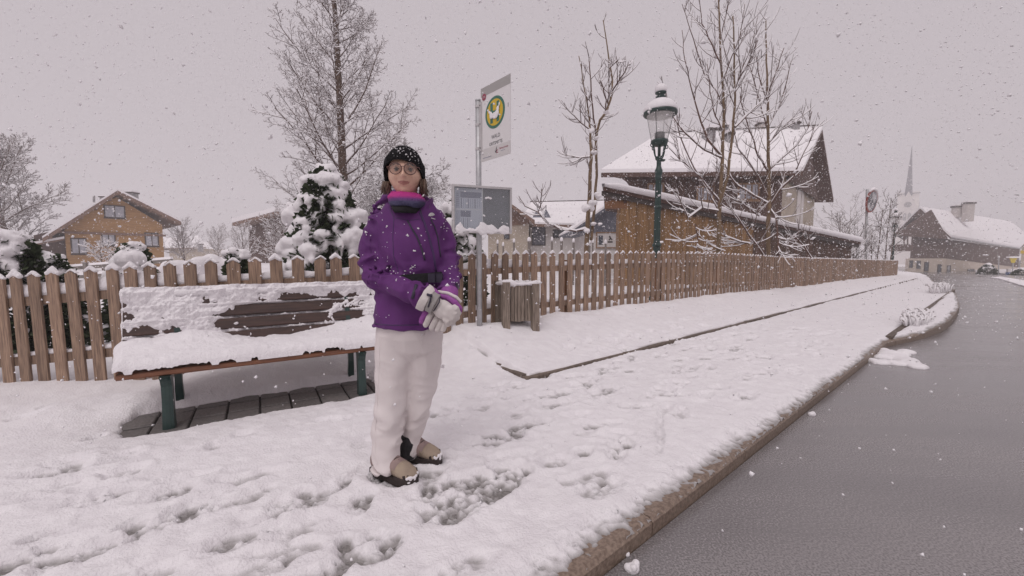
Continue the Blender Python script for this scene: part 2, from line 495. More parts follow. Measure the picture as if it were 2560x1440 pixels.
def snow_t(s, n):
    """snow thickness; below zero the ground shows"""
    x, y = sn2xy(s, n)
    t = 0.036 + 0.010 * fbm(s * 0.8, n * 0.8, 3, 1) + 0.011 * fbm(s * 4.5, n * 4.5, 3, 2) * sstep(0.5, -0.2, n) + 0.006 * fbm(s * 22, n * 22, 2, 4) + 0.0055 * fbm(s * 38, n * 38, 2, 6) * sstep(0.5, 0.0, n)
    trodden = sstep(-1.0, -2.2, s) * sstep(0.6, 0.0, n) + 0.5 * sstep(2.6, 0.5, s) * sstep(-0.2, -0.7, n)
    t = t + 0.017 * np.abs(fbm(s * 6.5, n * 6.5, 3, 3)) * np.clip(trodden, 0, 1)
    t = t + 0.035 * sstep(BED_N, BED_N + 0.25, n) * sstep(-0.3, 0.1, s) + 0.05 * sstep(0.55, 0.95, n) * (0.6 + fbm(s * 2.2, n * 2.2, 2, 6))
    fine = fbm(s * 55, n * 55, 2, 5)
    clump = fbm(s * 17, n * 17, 3, 7)
    for (ps, pn, a, b, an, d) in PRINTS:
        m = (np.abs(s - ps) < 2.2 * a) & (np.abs(n - pn) < 2.2 * a)
        if not m.any():
            continue
        ds = s[m] - ps; dn = n[m] - pn
        q = np.sqrt(((ds * cos(an) + dn * sin(an)) / a) ** 2 + ((-ds * sin(an) + dn * cos(an)) / b) ** 2) + 0.55 * clump[m]
        w = 1 - sstep(0.55, 1.15, q)
        rim = np.exp(-((q - 1.25) / 0.22) ** 2)
        if d < 0.031:
            t[m] = np.maximum(t[m] - d * w * (1 + 0.2 * fine[m]) + w * 0.012 * (fine[m] + clump[m]) + 0.005 * rim, np.minimum(t[m], 0.009 + 0.03 * fine[m] + 0.02 * clump[m]))
        else:
            thin = 0.024 - 0.72 * (d - 0.02)
            t[m] = t[m] * (1 - w) + w * np.minimum(t[m], thin + 0.040 * fine[m] + 0.030 * clump[m]) + 0.007 * rim * (1 - w)
    # wet kerb edge: snow has slumped back from it, more so close to the camera
    dk = n - kerb_n(s)
    back = 0.028 * sstep(1.5, -2.0, s) - 0.004 + 0.035 * fbm(s * 1.3, s * 0, 2, 2)
    edge = dk - back + 0.045 * fbm(s * 9, n * 9, 3, 1) + 0.06 * fine
    t = np.where(dk < 0.5, np.minimum(t, -0.02 + 0.075 * sstep(-0.06, 0.20, edge) + 0.008 * clump), t)
    # edging of the planted strip shows as a broken dark line
    ln = np.exp(-((n - (BED_N - 0.012)) / 0.022) ** 2) * sstep(-0.2, -0.05, s)
    t = t - ln * np.clip(0.042 + 0.24 * fbm(s * 1.6, s * 0 + 3, 3, 3) - 0.03 * sstep(8, 24, s), 0, 0.12)
    l2 = np.exp(-((s - (-0.14)) / 0.022) ** 2) * sstep(BED_N - .02, BED_N + 0.03, n) * sstep(0.7, 0.3, n)
    t = t - l2 * np.clip(0.02 + 0.14 * fbm(n * 5, n * 0 + 1, 2, 5), 0, 0.09)
    l3 = np.exp(-((n + 2.09) / 0.045) ** 2) * sstep(5.0, 5.8, s) * sstep(19, 16, s)
    t = t - l3 * np.clip(0.07 + 0.14 * fbm(s * 1.3, s * 0 + 7, 2, 1), 0, 0.1)
    # sheltered ground under the bench
    bx = (x - BENCH_MID.x) * BENCH_U.x + (y - BENCH_MID.y) * BENCH_U.y
    by = (x - BENCH_MID.x) * BENCH_V.x + (y - BENCH_MID.y) * BENCH_V.y
    wob = 0.05 * fbm(x * 5, y * 5, 3, 2) + 0.012 * fine
    ib = sstep(-0.86, -0.80, bx + wob) * sstep(0.80, 0.70, bx + wob) * sstep(-0.13, -0.07, by + wob) * sstep(0.46, 0.37, by + wob * 1.3 - 0.03 * bx)
    t = t - ib * (0.085 + 0.04 * fbm(x * 14, y * 14, 2, 3))
    t = t + 0.03 * sstep(0.30, 0.44, by) * sstep(0.75, 0.5, by) * sstep(-1.1, -.9, bx) * sstep(1.0, .8, bx)
    # drifts at the foot of the fence and of the things standing there
    t = t + 0.05 * np.exp(-((n - 0.72) / 0.16) ** 2) * sstep(-0.2, 0.4, s) * (0.4 + 1.4 * np.abs(fbm(s * 3.1, n * 3, 2, 4)))
    return t

def _axis(parts):
    out = []
    for a, b, st in parts:
        out.append(np.arange(a, b, st))
    return np.concatenate(out + [np.array([parts[-1][1]])])
def _grow(a, step, g, lim):
    r = [a]
    while abs(r[-1]) < abs(lim):
        step *= g; r.append(r[-1] + step * (1 if lim > 0 else -1))
    return np.array(r[1:])
_fs = np.arange(-4.6, 3.2, 0.0125)
_sax = np.concatenate([_grow(_fs[0], 0.0125, 1.06, -80)[::-1], _fs, _grow(_fs[-1], 0.0125, 1.035, 130)])
_fn = np.arange(0, 3.3, 0.0125)
_qax = np.concatenate([_fn, _grow(_fn[-1], 0.0125, 1.10, 130)])
_S, _Q = np.meshgrid(_sax, _qax, indexing='ij')
_N = kerb_n(_S) + 0.006 + _Q
_T = snow_t(_S, _N)
_Z = base_z(_S, _N) + _T
_X, _Y = sn2xy(_S, _N)
_me = np_mesh('snow_cover', np.stack([_X, _Y, _Z], -1).reshape(-1, 3), grid_faces(len(_sax), len(_qax))[:, ::-1])
_at = _me.attributes.new('depth', 'FLOAT', 'POINT'); _at.data.foreach_set('value', _T.astype(np.float32).ravel())
snow_ground = struct(link('snow_ground', _me, 'snow_trodden'))

def snow_top(x, y):
    s, n = xy2sn(x, y)
    s = np.array([s]); n = np.array([n])
    return float((base_z(s, n) + snow_t(s, n))[0])

def sheet(name, sax, qf, zf, m):
    S, Q = np.meshgrid(sax, np.array([0.0, 1.0]), indexing='ij')
    N = np.where(Q > 0.5, qf(S)[1], qf(S)[0])
    X, Y = sn2xy(S, N)
    Z = zf(S, N)
    me = np_mesh(name, np.stack([X, Y, Z], -1).reshape(-1, 3), grid_faces(len(sax), 2)[:, ::-1], smooth=True)
    return struct(link(name, me, m))
_ss = np.concatenate([np.arange(-80, -6, 4.0), np.arange(-6, 30, 0.25), np.arange(30, 131, 1.5)])
# asphalt of the footpath under the snow, a fine grid that follows base_z
_pa = np.concatenate([np.arange(-8, 8, 0.08), np.arange(8, 60, 0.5)])
_pq = np.concatenate([np.arange(0.13, 3.2, 0.04)])
_PS, _PQ = np.meshgrid(_pa, _pq, indexing='ij')
_PN = kerb_n(_PS) + _PQ
_PX, _PY = sn2xy(_PS, _PN)
_inbench = None
footpath = struct(link('footpath', np_mesh('footpath', np.stack([_PX, _PY, base_z(_PS, _PN) - 0.004], -1).reshape(-1, 3), grid_faces(len(_pa), len(_pq))[:, ::-1]), 'pavement'))
road = sheet('road', _ss, lambda S: (kerb_n(S) - 9.0, kerb_n(S) - 0.004), lambda S, N: -0.075 + gfall(S), 'asphalt_wet')
far_bank = sheet('snow_field', _ss, lambda S: (kerb_n(S) - 120.0, kerb_n(S) - 8.9), lambda S, N: 0.03 + gfall(S), 'snow_far')
_g = MB(); _g.lathe([(0.01, -0.01), (270, -0.02)], (0, 0, -1.25), 48)
ground = struct(_g.build('ground', 'snow_far'))

# kerb stones
kerb = struct(bpy.data.objects.new('kerb', None)); COL.objects.link(kerb)
def stone_row(parent, name, s0, s1, ln, nf, w, top, bot, m, bev=0.012, inner=False):
    s = s0
    while s < s1:
        L = ln * (1 if s < 12 else 2)
        e = min(s + L - 0.006, s1)
        mb = MB(); rings = []
        for q in np.linspace(s, e, 5 if L > 0.5 else 2):
            n0 = float(nf(q)); zt = top(q); zb = bot(q)
            j = RNG.uniform(-0.002, 0.002)
            prof = [(0, zb), (0, zt - bev), (bev, zt + j), (w, zt + j), (w, zb)]
            rings.append([SN(q, n0 + a, z) for a, z in prof])
        mb.loft(rings)
        mb.build(name, m, parent, fix=True)
        s += L
stone_row(kerb, 'kerbstone', -7.0, 34.0, 1.0, kerb_n, 0.125, lambda q: float(gfall(q)) + 0.0 + 0.05 * float(sstep(5.2, 7, q) * (1 - sstep(15, 19, q))), lambda q: float(gfall(q)) - 0.16, 'kerb_stone', 0.018)
edging = struct(bpy.data.objects.new('bed_edging', None)); COL.objects.link(edging)
stone_row(edging, 'edging_stone', -0.18, 27.0, 0.5, lambda q: BED_N - 0.03, 0.06, lambda q: 0.050, lambda q: -0.1, 'edging', 0.008)
isl = struct(bpy.data.objects.new('island_edging', None)); COL.objects.link(isl)
stone_row(isl, 'edging_stone', 5.0, 18.0, 1.0, lambda q: -2.12, 0.07, lambda q: 0.04, lambda q: -0.1, 'edging', 0.008)
_mb = MB()
for a in np.arange(-0.30, 0.9, 0.5):       # short end of the bed
    pass
for k in range(3):
    n0 = BED_N + 0.035 + k * 0.36
    mb = MB(); mb.hexa([SN(-0.18, n0, -.1), SN(-0.12, n0, -.1), SN(-0.12, n0 + .35, -.1), SN(-0.18, n0 + .35, -.1)],
                       [SN(-0.18, n0, .062 + .02 * k), SN(-0.12, n0, .062 + .02 * k), SN(-0.12, n0 + .35, .062 + .05 * k), SN(-0.18, n0 + .35, .062 + .05 * k)])
    mb.build('edging_stone', 'edging', edging, fix=True)

# concrete pavers under the bench
paving = struct(bpy.data.objects.new('paving', None)); COL.objects.link(paving)
paving.location = BENCH_MID
paving.rotation_euler = (0, 0, BENCH_DIR)
pv = 0.20
_pm = []
for k in range(3):
    mb = MB(); h = pv / 2 - 0.0065
    b = 0.006
    mb.hexa([(-h, -h, -.06), (h, -h, -.06), (h, h, -.06), (-h, h, -.06)], [(-h, -h, -.006), (h, -h, -.006), (h, h, -.006), (-h, h, -.006)])
    mb.hexa([(-h, -h, -.006), (h, -h, -.006), (h, h, -.006), (-h, h, -.006)], [(-h + b, -h + b, 0), (h - b, -h + b, 0), (h - b, h - b, 0), (-h + b, h - b, 0)])
    me = mb.mesh('paver'); me.materials.append(MATS['paver']); _pm.append(me)
for i in range(-4, 5):
    for j in range(-1, 3):
        o = bpy.data.objects.new('paver', RNG.choice(_pm)); COL.objects.link(o); o.parent = paving
        o.location = (i * pv + (pv / 2 if j % 2 else 0) * 0.0, j * pv * 0.78 if False else j * pv, 0.018 + RNG.uniform(-0.002, 0.002))
        o.rotation_euler = (RNG.uniform(-.006, .006), RNG.uniform(-.006, .006), RNG.uniform(-.008, .008)); o.scale = (1, 0.93, 1)

_mb = MB(); _mb.box((-.91, -.31, -.05), (.91, .51, .003)); mat('joint_sand', (0.03, 0.026, 0.024), (0.05, 0.044, 0.04), scale=60, rough=0.9); _mb.build('joint_sand', 'joint_sand', paving, world=False, fix=True)
# snow lumps on the road
def lump(name, label, px, py, blobs, voxel=0.012, nz=0.012, cat='snow lump', group=None):
    w = on_z(px, py, -0.07)
    me = blobs_mesh(name, blobs, voxel, nz, 18)
    o = link(name, me, 'snow'); o.location = (w.x, w.y, -0.075)
    return tag(o, label, cat, group)
_b = []
_c0 = on_z(2245, 900, -.07)
for x0_, y0_, x1_, y1_, w_ in ((2195, 893, 2268, 880, .10), (2190, 905, 2240, 908, .09), (2235, 893, 2308, 919, .09), (2215, 880, 2250, 895, .11)):
    for k in range(12):
        q_ = on_z(x0_ + (x1_ - x0_) * k / 11, y0_ + (y1_ - y0_) * k / 11, -.07) - _c0
        _b.append(((q_.x + RNG.uniform(-.04, .04), q_.y + RNG.uniform(-.04, .04), 0.0), (w_ * RNG.uniform(.7, 1.2), w_ * RNG.uniform(.6, 1.0), RNG.uniform(.03, .06))))
lump('snow_heap', 'slumped heap of snow on the wet road beside the kerb', 2245, 900, _b, 0.018, 0.02, 'snow heap')
lump('snow_lump', 'largest white clump of snow lying on wet asphalt near the kerb, in front', 1582, 1424, [((0, 0, .01), (.028, .022, .02)), ((.016, .012, .02), .016), ((-.018, .004, .012), .015), ((.0, -.012, .022), .014)], 0.004, 0.006)
lump('snow_lump', 'small white crumb of snow on the asphalt close to the largest clump', 1568, 1386, [((0, 0, .004), (.011, .008, .008)), ((.006, .004, .006), .006)], 0.002, 0.002)
lump('snow_lump', 'small white crumb of snow at the foot of the kerb, halfway to the island', 2030, 1037, [((0, 0, .01), (.03, .022, .02)), ((.016, .01, .014), .016)], 0.004, 0.006)
# ------------------------------------------------------------------ picket fence
FPTS = [Vector(p) for p in ((-6.4, 3.22, 0), (-3.9, 3.36, 0), (-2.6, 3.5, 0), (-1.9, 3.74, 0), (-1.2, 4.24, 0), (0.106, 5.26, 0), (2.16, 6.78, 0), (8.60, 12.06, 0), (23.06, 24.0, 0))]
_seg = [(FPTS[i + 1] - FPTS[i]).length for i in range(len(FPTS) - 1)]
FLEN = sum(_seg)
def fence_at(t):
    """point and direction at arc length t"""
    for i, L in enumerate(_seg):
        if t <= L or i == len(_seg) - 1:
            return FPTS[i].lerp(FPTS[i + 1], t / L), (FPTS[i + 1] - FPTS[i]).normalized()
        t -= L
_FT = np.array([0, 1.9, 2.9, 3.8, 5.2, 7.0, 9.6, 12.5, 17.5, 21, 40.0])
_FZ = np.array([0.86, 0.955, 1.04, 1.11, 1.16, 1.20, 1.232, 1.235, 1.15, 1.12, 0.96])
def fence_top(t):
    return float(np.interp(t, _FT, _FZ))
fence = thing('picket_fence', 'long weathered wooden picket fence capped with snow behind the bench', 'fence', (FPTS[4].x, FPTS[4].y, 0.0))
def picket_mesh(w, h, k, peak):
    th = 0.022; r = random.Random(k)
    pr = [(-w / 2, 0), (w / 2, 0), (w / 2 + r.uniform(-.002, .002), h - peak), (r.uniform(-.006, .006), h), (-w / 2 + r.uniform(-.002, .002), h - peak)]
    bm = bmesh.new()
    f = [bm.verts.new((x, -th / 2, z)) for x, z in pr]; b = [bm.verts.new((x, th / 2, z)) for x, z in pr]
    bm.faces.new(f); bm.faces.new(b[::-1])
    for i in range(5):
        bm.faces.new((f[(i + 1) % 5], f[i], b[i], b[(i + 1) % 5]))
    bmesh.ops.bevel(bm, geom=[e for e in bm.edges if abs((e.verts[0].co - e.verts[1].co).x) < 0.02 and abs(e.verts[0].co.z - e.verts[1].co.z) > .3], offset=0.003, segments=1, affect='EDGES')
    bmesh.ops.recalc_face_normals(bm, faces=bm.faces[:])
    me = bpy.data.meshes.new('picket'); bm.to_mesh(me); bm.free()
    me.materials.append(MATS['picket_wood'])
    return me
_pk = [picket_mesh(0.098, 1.20, k, 0.034 + 0.004 * (k % 3)) for k in range(5)]
_caps = []
t = 0.05; _i = 0
PICKET_T = []
while t < FLEN - 0.02:
    p, d = fence_at(t)
    top = fence_top(t)
    o = bpy.data.objects.new('picket', _pk[_i % 5]); COL.objects.link(o); o.parent = fence
    nrm = Vector((d.y, -d.x, 0))
    o.location = p - root_of(fence) + nrm * 0.034 + Vector((0, 0, top - 1.20 + RNG.uniform(-.012, .012)))
    lean = RNG.uniform(-.012, .012) - 0.035 * max(0.0, 1 - t / 4.0)
    o.rotation_euler = Matrix.Rotation(math.atan2(d.y, d.x), 4, 'Z').to_euler()
    o.rotation_euler.rotate_axis('Y', lean)
    o.scale = (0.86 + 0.14 * min(1, max(0, (t - 2.4) / 1.6)), 1, 1)
    PICKET_T.append(t)
    tp = p + nrm * 0.034 + Vector((lean * 1.2 * d.x, lean * 1.2 * d.y, top))
    near = max(0.0, 1 - max(0, t - 5.5) / 3.0)
    amt = RNG.choice([0.12, 0.35, 0.7, 1.0, 1.15, 0.8]) * (0.28 + 0.72 * near) * RNG.uniform(.8, 1.1)
    hh = 0.048 * amt
    off = RNG.uniform(-.008, .008)
    u3 = Vector((d.x, d.y, 0))
    # a cap that follows both slopes of the pointed top
    for k in range(5):
        f = (k - 2) / 2
        c = tp + u3 * (f * 0.040 + off) + Vector((0, 0, -abs(f) * 0.030 + hh * 0.20))
        _caps.append((tuple(c), (0.018, 0.019 + .008 * near, 0.008 + hh * (1 - 0.45 * f * f) * 0.62), math.atan2(d.y, d.x)))
    t += (0.141 + 0.025 * min(1, max(0, (t - 2.4) / 1.6))) if t < 8 else 0.170
    _i += 1
V0, F0 = ico(1)
Vs, Fs = [], []; k = 0
for c, r, a in _caps:
    P = V0 * np.array(r)
    P = np.stack([P[:, 0] * cos(a) - P[:, 1] * sin(a), P[:, 0] * sin(a) + P[:, 1] * cos(a), P[:, 2]], -1) + np.array(c)
    Vs.append(P - np.array(root_of(fence))); Fs.append(F0 + k); k += len(V0)
me = np_mesh('picket_snow', np.concatenate(Vs), np.concatenate(Fs))
_capme = remesh(me, 0.0085, 0.007, 26, 2)
link('picket_snow', _capme, 'snow', fence, 'stuff')
# rails, lying behind the pickets, with their ridge of snow
def ribbon(t0, t1, step, zoff, w, h, off):
    rings = []
    for t in np.arange(t0, t1, step):
        p, d = fence_at(t); nrm = Vector((d.y, -d.x, 0)); z = fence_top(t) + zoff
        q = p - nrm * off
        rings.append([q + nrm * w / 2 + Vector((0, 0, z - h / 2)), q - nrm * w / 2 + Vector((0, 0, z - h / 2)), q - nrm * w / 2 + Vector((0, 0, z + h / 2)), q + nrm * w / 2 + Vector((0, 0, z + h / 2))])
    return rings
for nm, zo in (('rail', -0.235), ('rail', -0.735)):
    for a in np.arange(0, FLEN, 4.0):
        mb = MB(); mb.loft(ribbon(a, min(a + 4.05, FLEN), 0.25, zo, 0.042, 0.075, 0.0)); mb.build(nm, 'picket_wood', fence, fix=True)
for a in np.arange(0.9, FLEN, 2.35):
    p, d = fence_at(a); nrm = Vector((d.y, -d.x, 0)); q = p - nrm * 0.066; zt = fence_top(a) - 0.12
    u3 = Vector((d.x, d.y, 0)); mb = MB()
    c = [q + u3 * x + nrm * y for x, y in ((-.045, -.045), (.045, -.045), (.045, .045), (-.045, .045))]
    mb.hexa([v + Vector((0, 0, -.15)) for v in c], [v + Vector((0, 0, zt)) for v in c]); mb.build('post', 'post_wood', fence, fix=True)
rings = []
for zo, amp in ((-0.1975, 0.125), (-0.6975, 0.09)):
    rings = []
    for t in np.arange(0.02, FLEN, 0.022 if True else .05):
        if t > 12 and int(t / 0.022) % 3:
            continue
        p, d = fence_at(t); nrm = Vector((d.y, -d.x, 0)); z = fence_top(t) + zo
        ph = (t - 0.05) / 0.167
        hh = amp * (0.62 + 0.9 * float(fbm(t * 2.1, 3.0 + zo * 9, 3, 2))) * (1 - 0.45 * min(1, max(0, (t - 6) / 5)))
        hh = max(hh, 0.012)
        wq = 0.030 + 0.006 * float(fbm(t * 9, 1.0, 2, 4))
        rings.append([p + nrm * (a * wq - 0.006) + Vector((0, 0, z + hh * b)) for a, b in ((0.75, -.02), (0.95, 0.35), (0.72, 0.78), (0.2, 1.0), (-0.45, 0.95), (-0.9, 0.6), (-1.0, 0.2), (-.9, -.02))])
    mb = MB(); mb.loft(rings); mb.build('rail_snow', 'snow', fence, smooth=True, kind='stuff', fix=True)
# ------------------------------------------------------------------ bench
bench = thing('park_bench', 'brown slatted park bench with green iron legs, deep in snow', 'bench', BENCH_MID, BENCH_DIR)
def bpart(name, mb, m, parent=None, smooth=False):
    return mb.build(name, m, parent or bench, world=False, smooth=smooth, fix=True)
def bbox_bev(mb, lo, hi, b=0.006, M=None):
    x0, y0, z0 = lo; x1, y1, z1 = hi
    prof = [(y0 + b, z0), (y1 - b, z0), (y1, z0 + b), (y1, z1 - b), (y1 - b, z1), (y0 + b, z1), (y0, z1 - b), (y0, z0 + b)]
    r = [[Vector((x, y, z)) if M is None else M @ Vector((x, y, z)) for y, z in prof] for x in (x0, x1)]
    return mb.loft(r)
SX0, SX1 = -0.83, 0.84
for k in range(4):                      # seat slats
    mb = MB(); bbox_bev(mb, (SX0 - 0.024 * k + RNG.uniform(-.003, .003), -0.055 + k * 0.122, 0.375 + .006 * (k > 0)), (SX1, -0.055 + k * 0.122 + 0.108, 0.412 - 0.008 * (k == 3)), 0.008)
    bpart('seat_slat', mb, 'bench_wood')
BA = math.radians(17)
BM = Matrix.Translation((0, 0.455, 0.45)) @ Matrix.Rotation(-BA, 4, 'X')
for k in range(4):                      # backrest slats, in the leaning plane
    mb = MB(); bbox_bev(mb, (-0.90, 0.0, 0.015 + k * 0.105), (0.88, 0.032, 0.015 + k * 0.105 + 0.085), 0.008, BM)
    bpart('backrest_slat', mb, 'bench_dark')
for sx in (-0.6, 0.6):
    mb = MB()                           # curved front leg
    rings = []
    for z, y, w, h in ((0.0, 0.0, .032, .042), (0.06, -.004, .03, .036), (.2, 0.004, .028, .031), (.30, .006, .028, .034), (.345, 0.0, .028, .05), (.372, -0.004, .028, .075)):
        rings.append([Vector((sx - w, y - h, z)), Vector((sx - w * .35, y - h - .006, z)), Vector((sx + w * .35, y - h - .006, z)), Vector((sx + w, y - h, z)), Vector((sx + w, y + h, z)), Vector((sx - w, y + h, z))])
    mb.loft(rings); bpart('front_leg', mb, 'green_iron')
    mb = MB(); rings = []               # rear leg running up into the back support
    for z, y, w, h in ((0.0, 0.46, .026, .024), (.2, 0.425, .022, .02), (.38, .44, .022, .026), (.46, .475, .02, .02), (.86, .60, .016, .014)):
        rings.append([Vector((sx - w, y - h, z)), Vector((sx + w, y - h, z)), Vector((sx + w, y + h, z)), Vector((sx - w, y + h, z))])
    mb.loft(rings); bpart('rear_leg', mb, 'green_iron')
    mb = MB(); mb.box((sx - .04, .39, 0.0), (sx + .04, .53, .014)); bpart('foot_plate', mb, 'green_iron')
    mb = MB(); mb.box((sx - .014, -.05, .345), (sx + .014, .44, .374)); bpart('seat_bearer', mb, 'green_iron')

# snow lying on the seat
nx, ny = 420, 130
gx, gy = np.meshgrid(np.linspace(SX0 - 0.01, SX1 + 0.012, nx), np.linspace(-0.066, 0.50, ny), indexing='ij')
ed = np.minimum(np.minimum(gx - (SX0 - .01), SX1 + .012 - gx), (gy + .066) * 1.0)
ed = ed + 0.006 * fbm(gx * 26, gy * 26, 3, 3)
hh = 0.080 * np.clip(ed / 0.045, 0, 1) ** .42 + 0.010 * fbm(gx * 7, gy * 7, 3, 1) + 0.007 * fbm(gx * 40, gy * 40, 2, 2)
# drift up against the backrest, uneven along it
drift = 0.045 + 0.05 * np.exp(-((gx + 0.42) / 0.17) ** 2) - 0.06 * np.exp(-((gx - 0.10) / 0.30) ** 2) + 0.05 * np.exp(-((gx - 0.75) / 0.2) ** 2) 
hh = hh + (drift + 0.03 * fbm(gx * 9, gx * 0, 3, 5)) * sstep(0.16, 0.49, gy) ** 1.3
hh = np.where(ed <= 0.0, -0.004, np.maximum(hh, 0.0))
gx = gx - 0.20 * (gy + 0.066) * (1 - (gx - (SX0 - .01)) / (SX1 - SX0 + .022))
top = np.stack([gx + 0.004 * fbm(gx * 50, gy * 50, 2, 6), gy, 0.414 + hh], -1).reshape(-1, 3)
me = np_mesh('seat_snow', top, grid_faces(nx, ny))
link('seat_snow', me, 'snow', bench)
# snow plastered on the backrest: thickness over the slat plane, below zero the wood shows
nx, nz = 420, 120
gx, gz = np.meshgrid(np.linspace(-0.915, 0.895, nx), np.linspace(0.0, 0.47, nz), indexing='ij')
hzz = 0.435
bare = (np.exp(-(((gx - 0.08) / 0.42) ** 4)) * sstep(0.42, 0.24, gz + 0.10 * (0.08 - gx)) * 1.15
        + np.exp(-(((gx + 0.78) / 0.20) ** 4)) * sstep(0.20, 0.12, gz) * 0.8 + np.exp(-(((gx - 0.62) / 0.12) ** 4)) * sstep(0.25, 0.18, gz) * .9
        + 0.55 * np.exp(-(((gx - 0.55) / 0.10) ** 2 + ((gz - 0.33) / 0.03) ** 2)) + 0.5 * np.exp(-(((gx + 0.30) / 0.12) ** 2 + ((gz - 0.235) / 0.018) ** 2)) + .5 * np.exp(-(((gx - 0.05) / 0.28) ** 2 + ((gz - 0.31) / 0.012) ** 2)))
lump_ = fbm(gx * 11, gz * 11, 4, 2) + 0.6 * np.abs(fbm(gx * 36, gz * 36, 2, 4))
kslat = ((gz - 0.015) % 0.105) / 0.105
ledge = np.exp(-((kslat - 0.90) / 0.09) ** 2) + np.exp(-((kslat + 0.10) / 0.09) ** 2)
th = 0.013 + 0.048 * lump_ + 0.012 * sstep(0.30, 0.45, gz) - 0.060 * np.clip(bare, 0, 1) + 0.024 * ledge * (0.5 + fbm(gx * 13, gz * 0 + np.round(gz * 9.5), 2, 5) * 1.6)
th = np.where(gz > 0.425, np.maximum(th, 0.004 + 0.03 * lump_), th)
edx = np.minimum(gx + 0.915, 0.895 - gx)
th = th - 0.05 * sstep(0.03, 0.0, edx + .015 * fbm(gz * 20, gz * 0, 2, 1))
P = np.stack([gx, -th, gz], -1).reshape(-1, 3)
R = np.array(BM)[:3, :3]; T = np.array(BM)[:3, 3]
P = P @ R.T + T
me = np_mesh('backrest_snow', P, grid_faces(nx, nz))
link('backrest_snow', me, 'snow', bench)
# snow ridge on the top edge of the backrest
mb = MB(); rings = []
for x in np.linspace(-0.915, 0.895, 260):
    e = min(1.0, (min(x + 0.915, 0.895 - x) + 0.004) / 0.03) ** 0.5
    h = (0.030 + 0.020 * float(fbm(x * 7, 2.0, 3, 3)) + 0.006 * float(fbm(x * 40, 1, 2, 2))) * e
    j = 0.006 * float(fbm(x * 30, 5, 2, 1))
    rings.append([BM @ Vector((x, y, 0.425 + z)) for y, z in ((-.022 * e + j, -.03), (-.030 * e + j, .005), (-.016 + j, h * .8), (.012, h), (.036, h * .8), (.048, .0), (.04, -.02))])
mb.loft(rings)
bpart('top_snow', mb, 'snow', smooth=True)
# ------------------------------------------------------------------ bus stop
mat('sign_white', (0.72, 0.70, 0.70), rough=0.45)
mat('sign_grey', (0.36, 0.345, 0.335), rough=0.45)
mat('sign_pale', (0.60, 0.575, 0.57), rough=0.45)
mat('stop_green', (0.035, 0.15, 0.105), rough=0.4)
mat('stop_yellow', (0.62, 0.42, 0.02), rough=0.4)
mat('sign_red', (0.28, 0.03, 0.07), rough=0.4)
mat('print_dark', (0.035, 0.035, 0.04), rough=0.5)
mat('board_grey', (0.155, 0.155, 0.17), (0.19, 0.19, 0.205), scale=18, rough=0.6)
mat('paper', (0.60, 0.60, 0.66), rough=0.6)
mat('print_grey', (0.24, 0.24, 0.30), rough=0.6)
mat('print_pale', (0.46, 0.46, 0.54), rough=0.6)
def glass_mat(name, tint=(0.9, 0.92, 0.93), a=0.12, rough=0.05):
    m = bpy.data.materials.new(name); m.use_nodes = True; nt = m.node_tree; nt.nodes.clear()
    o = nt.nodes.new('ShaderNodeOutputMaterial'); mx = nt.nodes.new('ShaderNodeMixShader')
    t = nt.nodes.new('ShaderNodeBsdfTransparent'); t.inputs[0].default_value = tuple(tint) + (1,)
    g = nt.nodes.new('ShaderNodeBsdfGlossy'); g.inputs['Roughness'].default_value = rough
    mx.inputs[0].default_value = a
    nt.links.new(t.outputs[0], mx.inputs[1]); nt.links.new(g.outputs[0], mx.inputs[2]); nt.links.new(mx.outputs[0], o.inputs[0])
    MATS[name] = m
glass_mat('clear_pane', a=0.10)

def text_mesh(body, size):
    cu = bpy.data.curves.new('t', 'FONT'); cu.body = body; cu.size = size; cu.align_x = 'CENTER'; cu.extrude = 0.0008; cu.resolution_u = 3
    o = bpy.data.objects.new('t', cu); COL.objects.link(o)
    dg = bpy.context.evaluated_depsgraph_get()
    me = bpy.data.meshes.new_from_object(o.evaluated_get(dg)); bpy.data.objects.remove(o)
    return me

SP = at_y(1199, 828, 4.6); SP.z = 0.2
stop = thing('bus_stop_sign', 'grey bus stop pole with round green and yellow sign flag and timetable case', 'bus stop sign', SP)
mb = MB(); mb.tube([Vector((0, 0, -.3)), Vector((0, 0, 1.6)), Vector((0, 0, 2.66))], 0.032, 14); post = mb.build('post', 'zinc', stop, smooth=True, world=False)
mb = MB(); mb.lathe([(0.034, 0), (0.036, .012), (0.03, .02), (.004, .024)], (0, 0, 2.66), 14); mb.build('post_cap', 'zinc', stop, smooth=True, world=False)
# flag: local axes a (towards the road) and vertical
_A = Vector((0.655, -0.755, 0)).normalized(); _Nf = Vector((-_A.y, _A.x, 0)) * -1      # _Nf faces the camera side
if _Nf.y > 0:
    _Nf = -_Nf
FM = Matrix(((_A.x, 0, -_Nf.x * -1, 0), (_A.y, 0, -_Nf.y * -1, 0), (0, 1, 0, 0), (0, 0, 0, 1)))   # columns: x=A, y=up, z=normal to the viewer
FM = Matrix(((_A.x, 0.0, _Nf.x, 0.0), (_A.y, 0.0, _Nf.y, 0.0), (0.0, 1.0, 0.0, 0.0), (0, 0, 0, 1)))
FX0, FX1, FZ0, FZ1 = 0.055, 0.555, 1.985, 2.775
def flag(name, lo, hi, z0, z1, m, parent, poly=None):
    mb = MB(); mb.box((lo[0], lo[1], z0), (hi[0], hi[1], z1), FM)
    return mb.build(name, m, parent, world=False, fix=True)
panel = flag('sign_panel', (FX0, FZ0), (FX1, FZ1), -.003, .003, 'sign_white', stop)
flag('panel_band', (FX0, FZ1 - 0.095), (FX1, FZ1 - 0.001), .003, .0045, 'sign_grey', panel)
flag('panel_band', (FX0, FZ0 + 0.001), (FX1, FZ0 + 0.13), .003, .0045, 'sign_pale', panel)
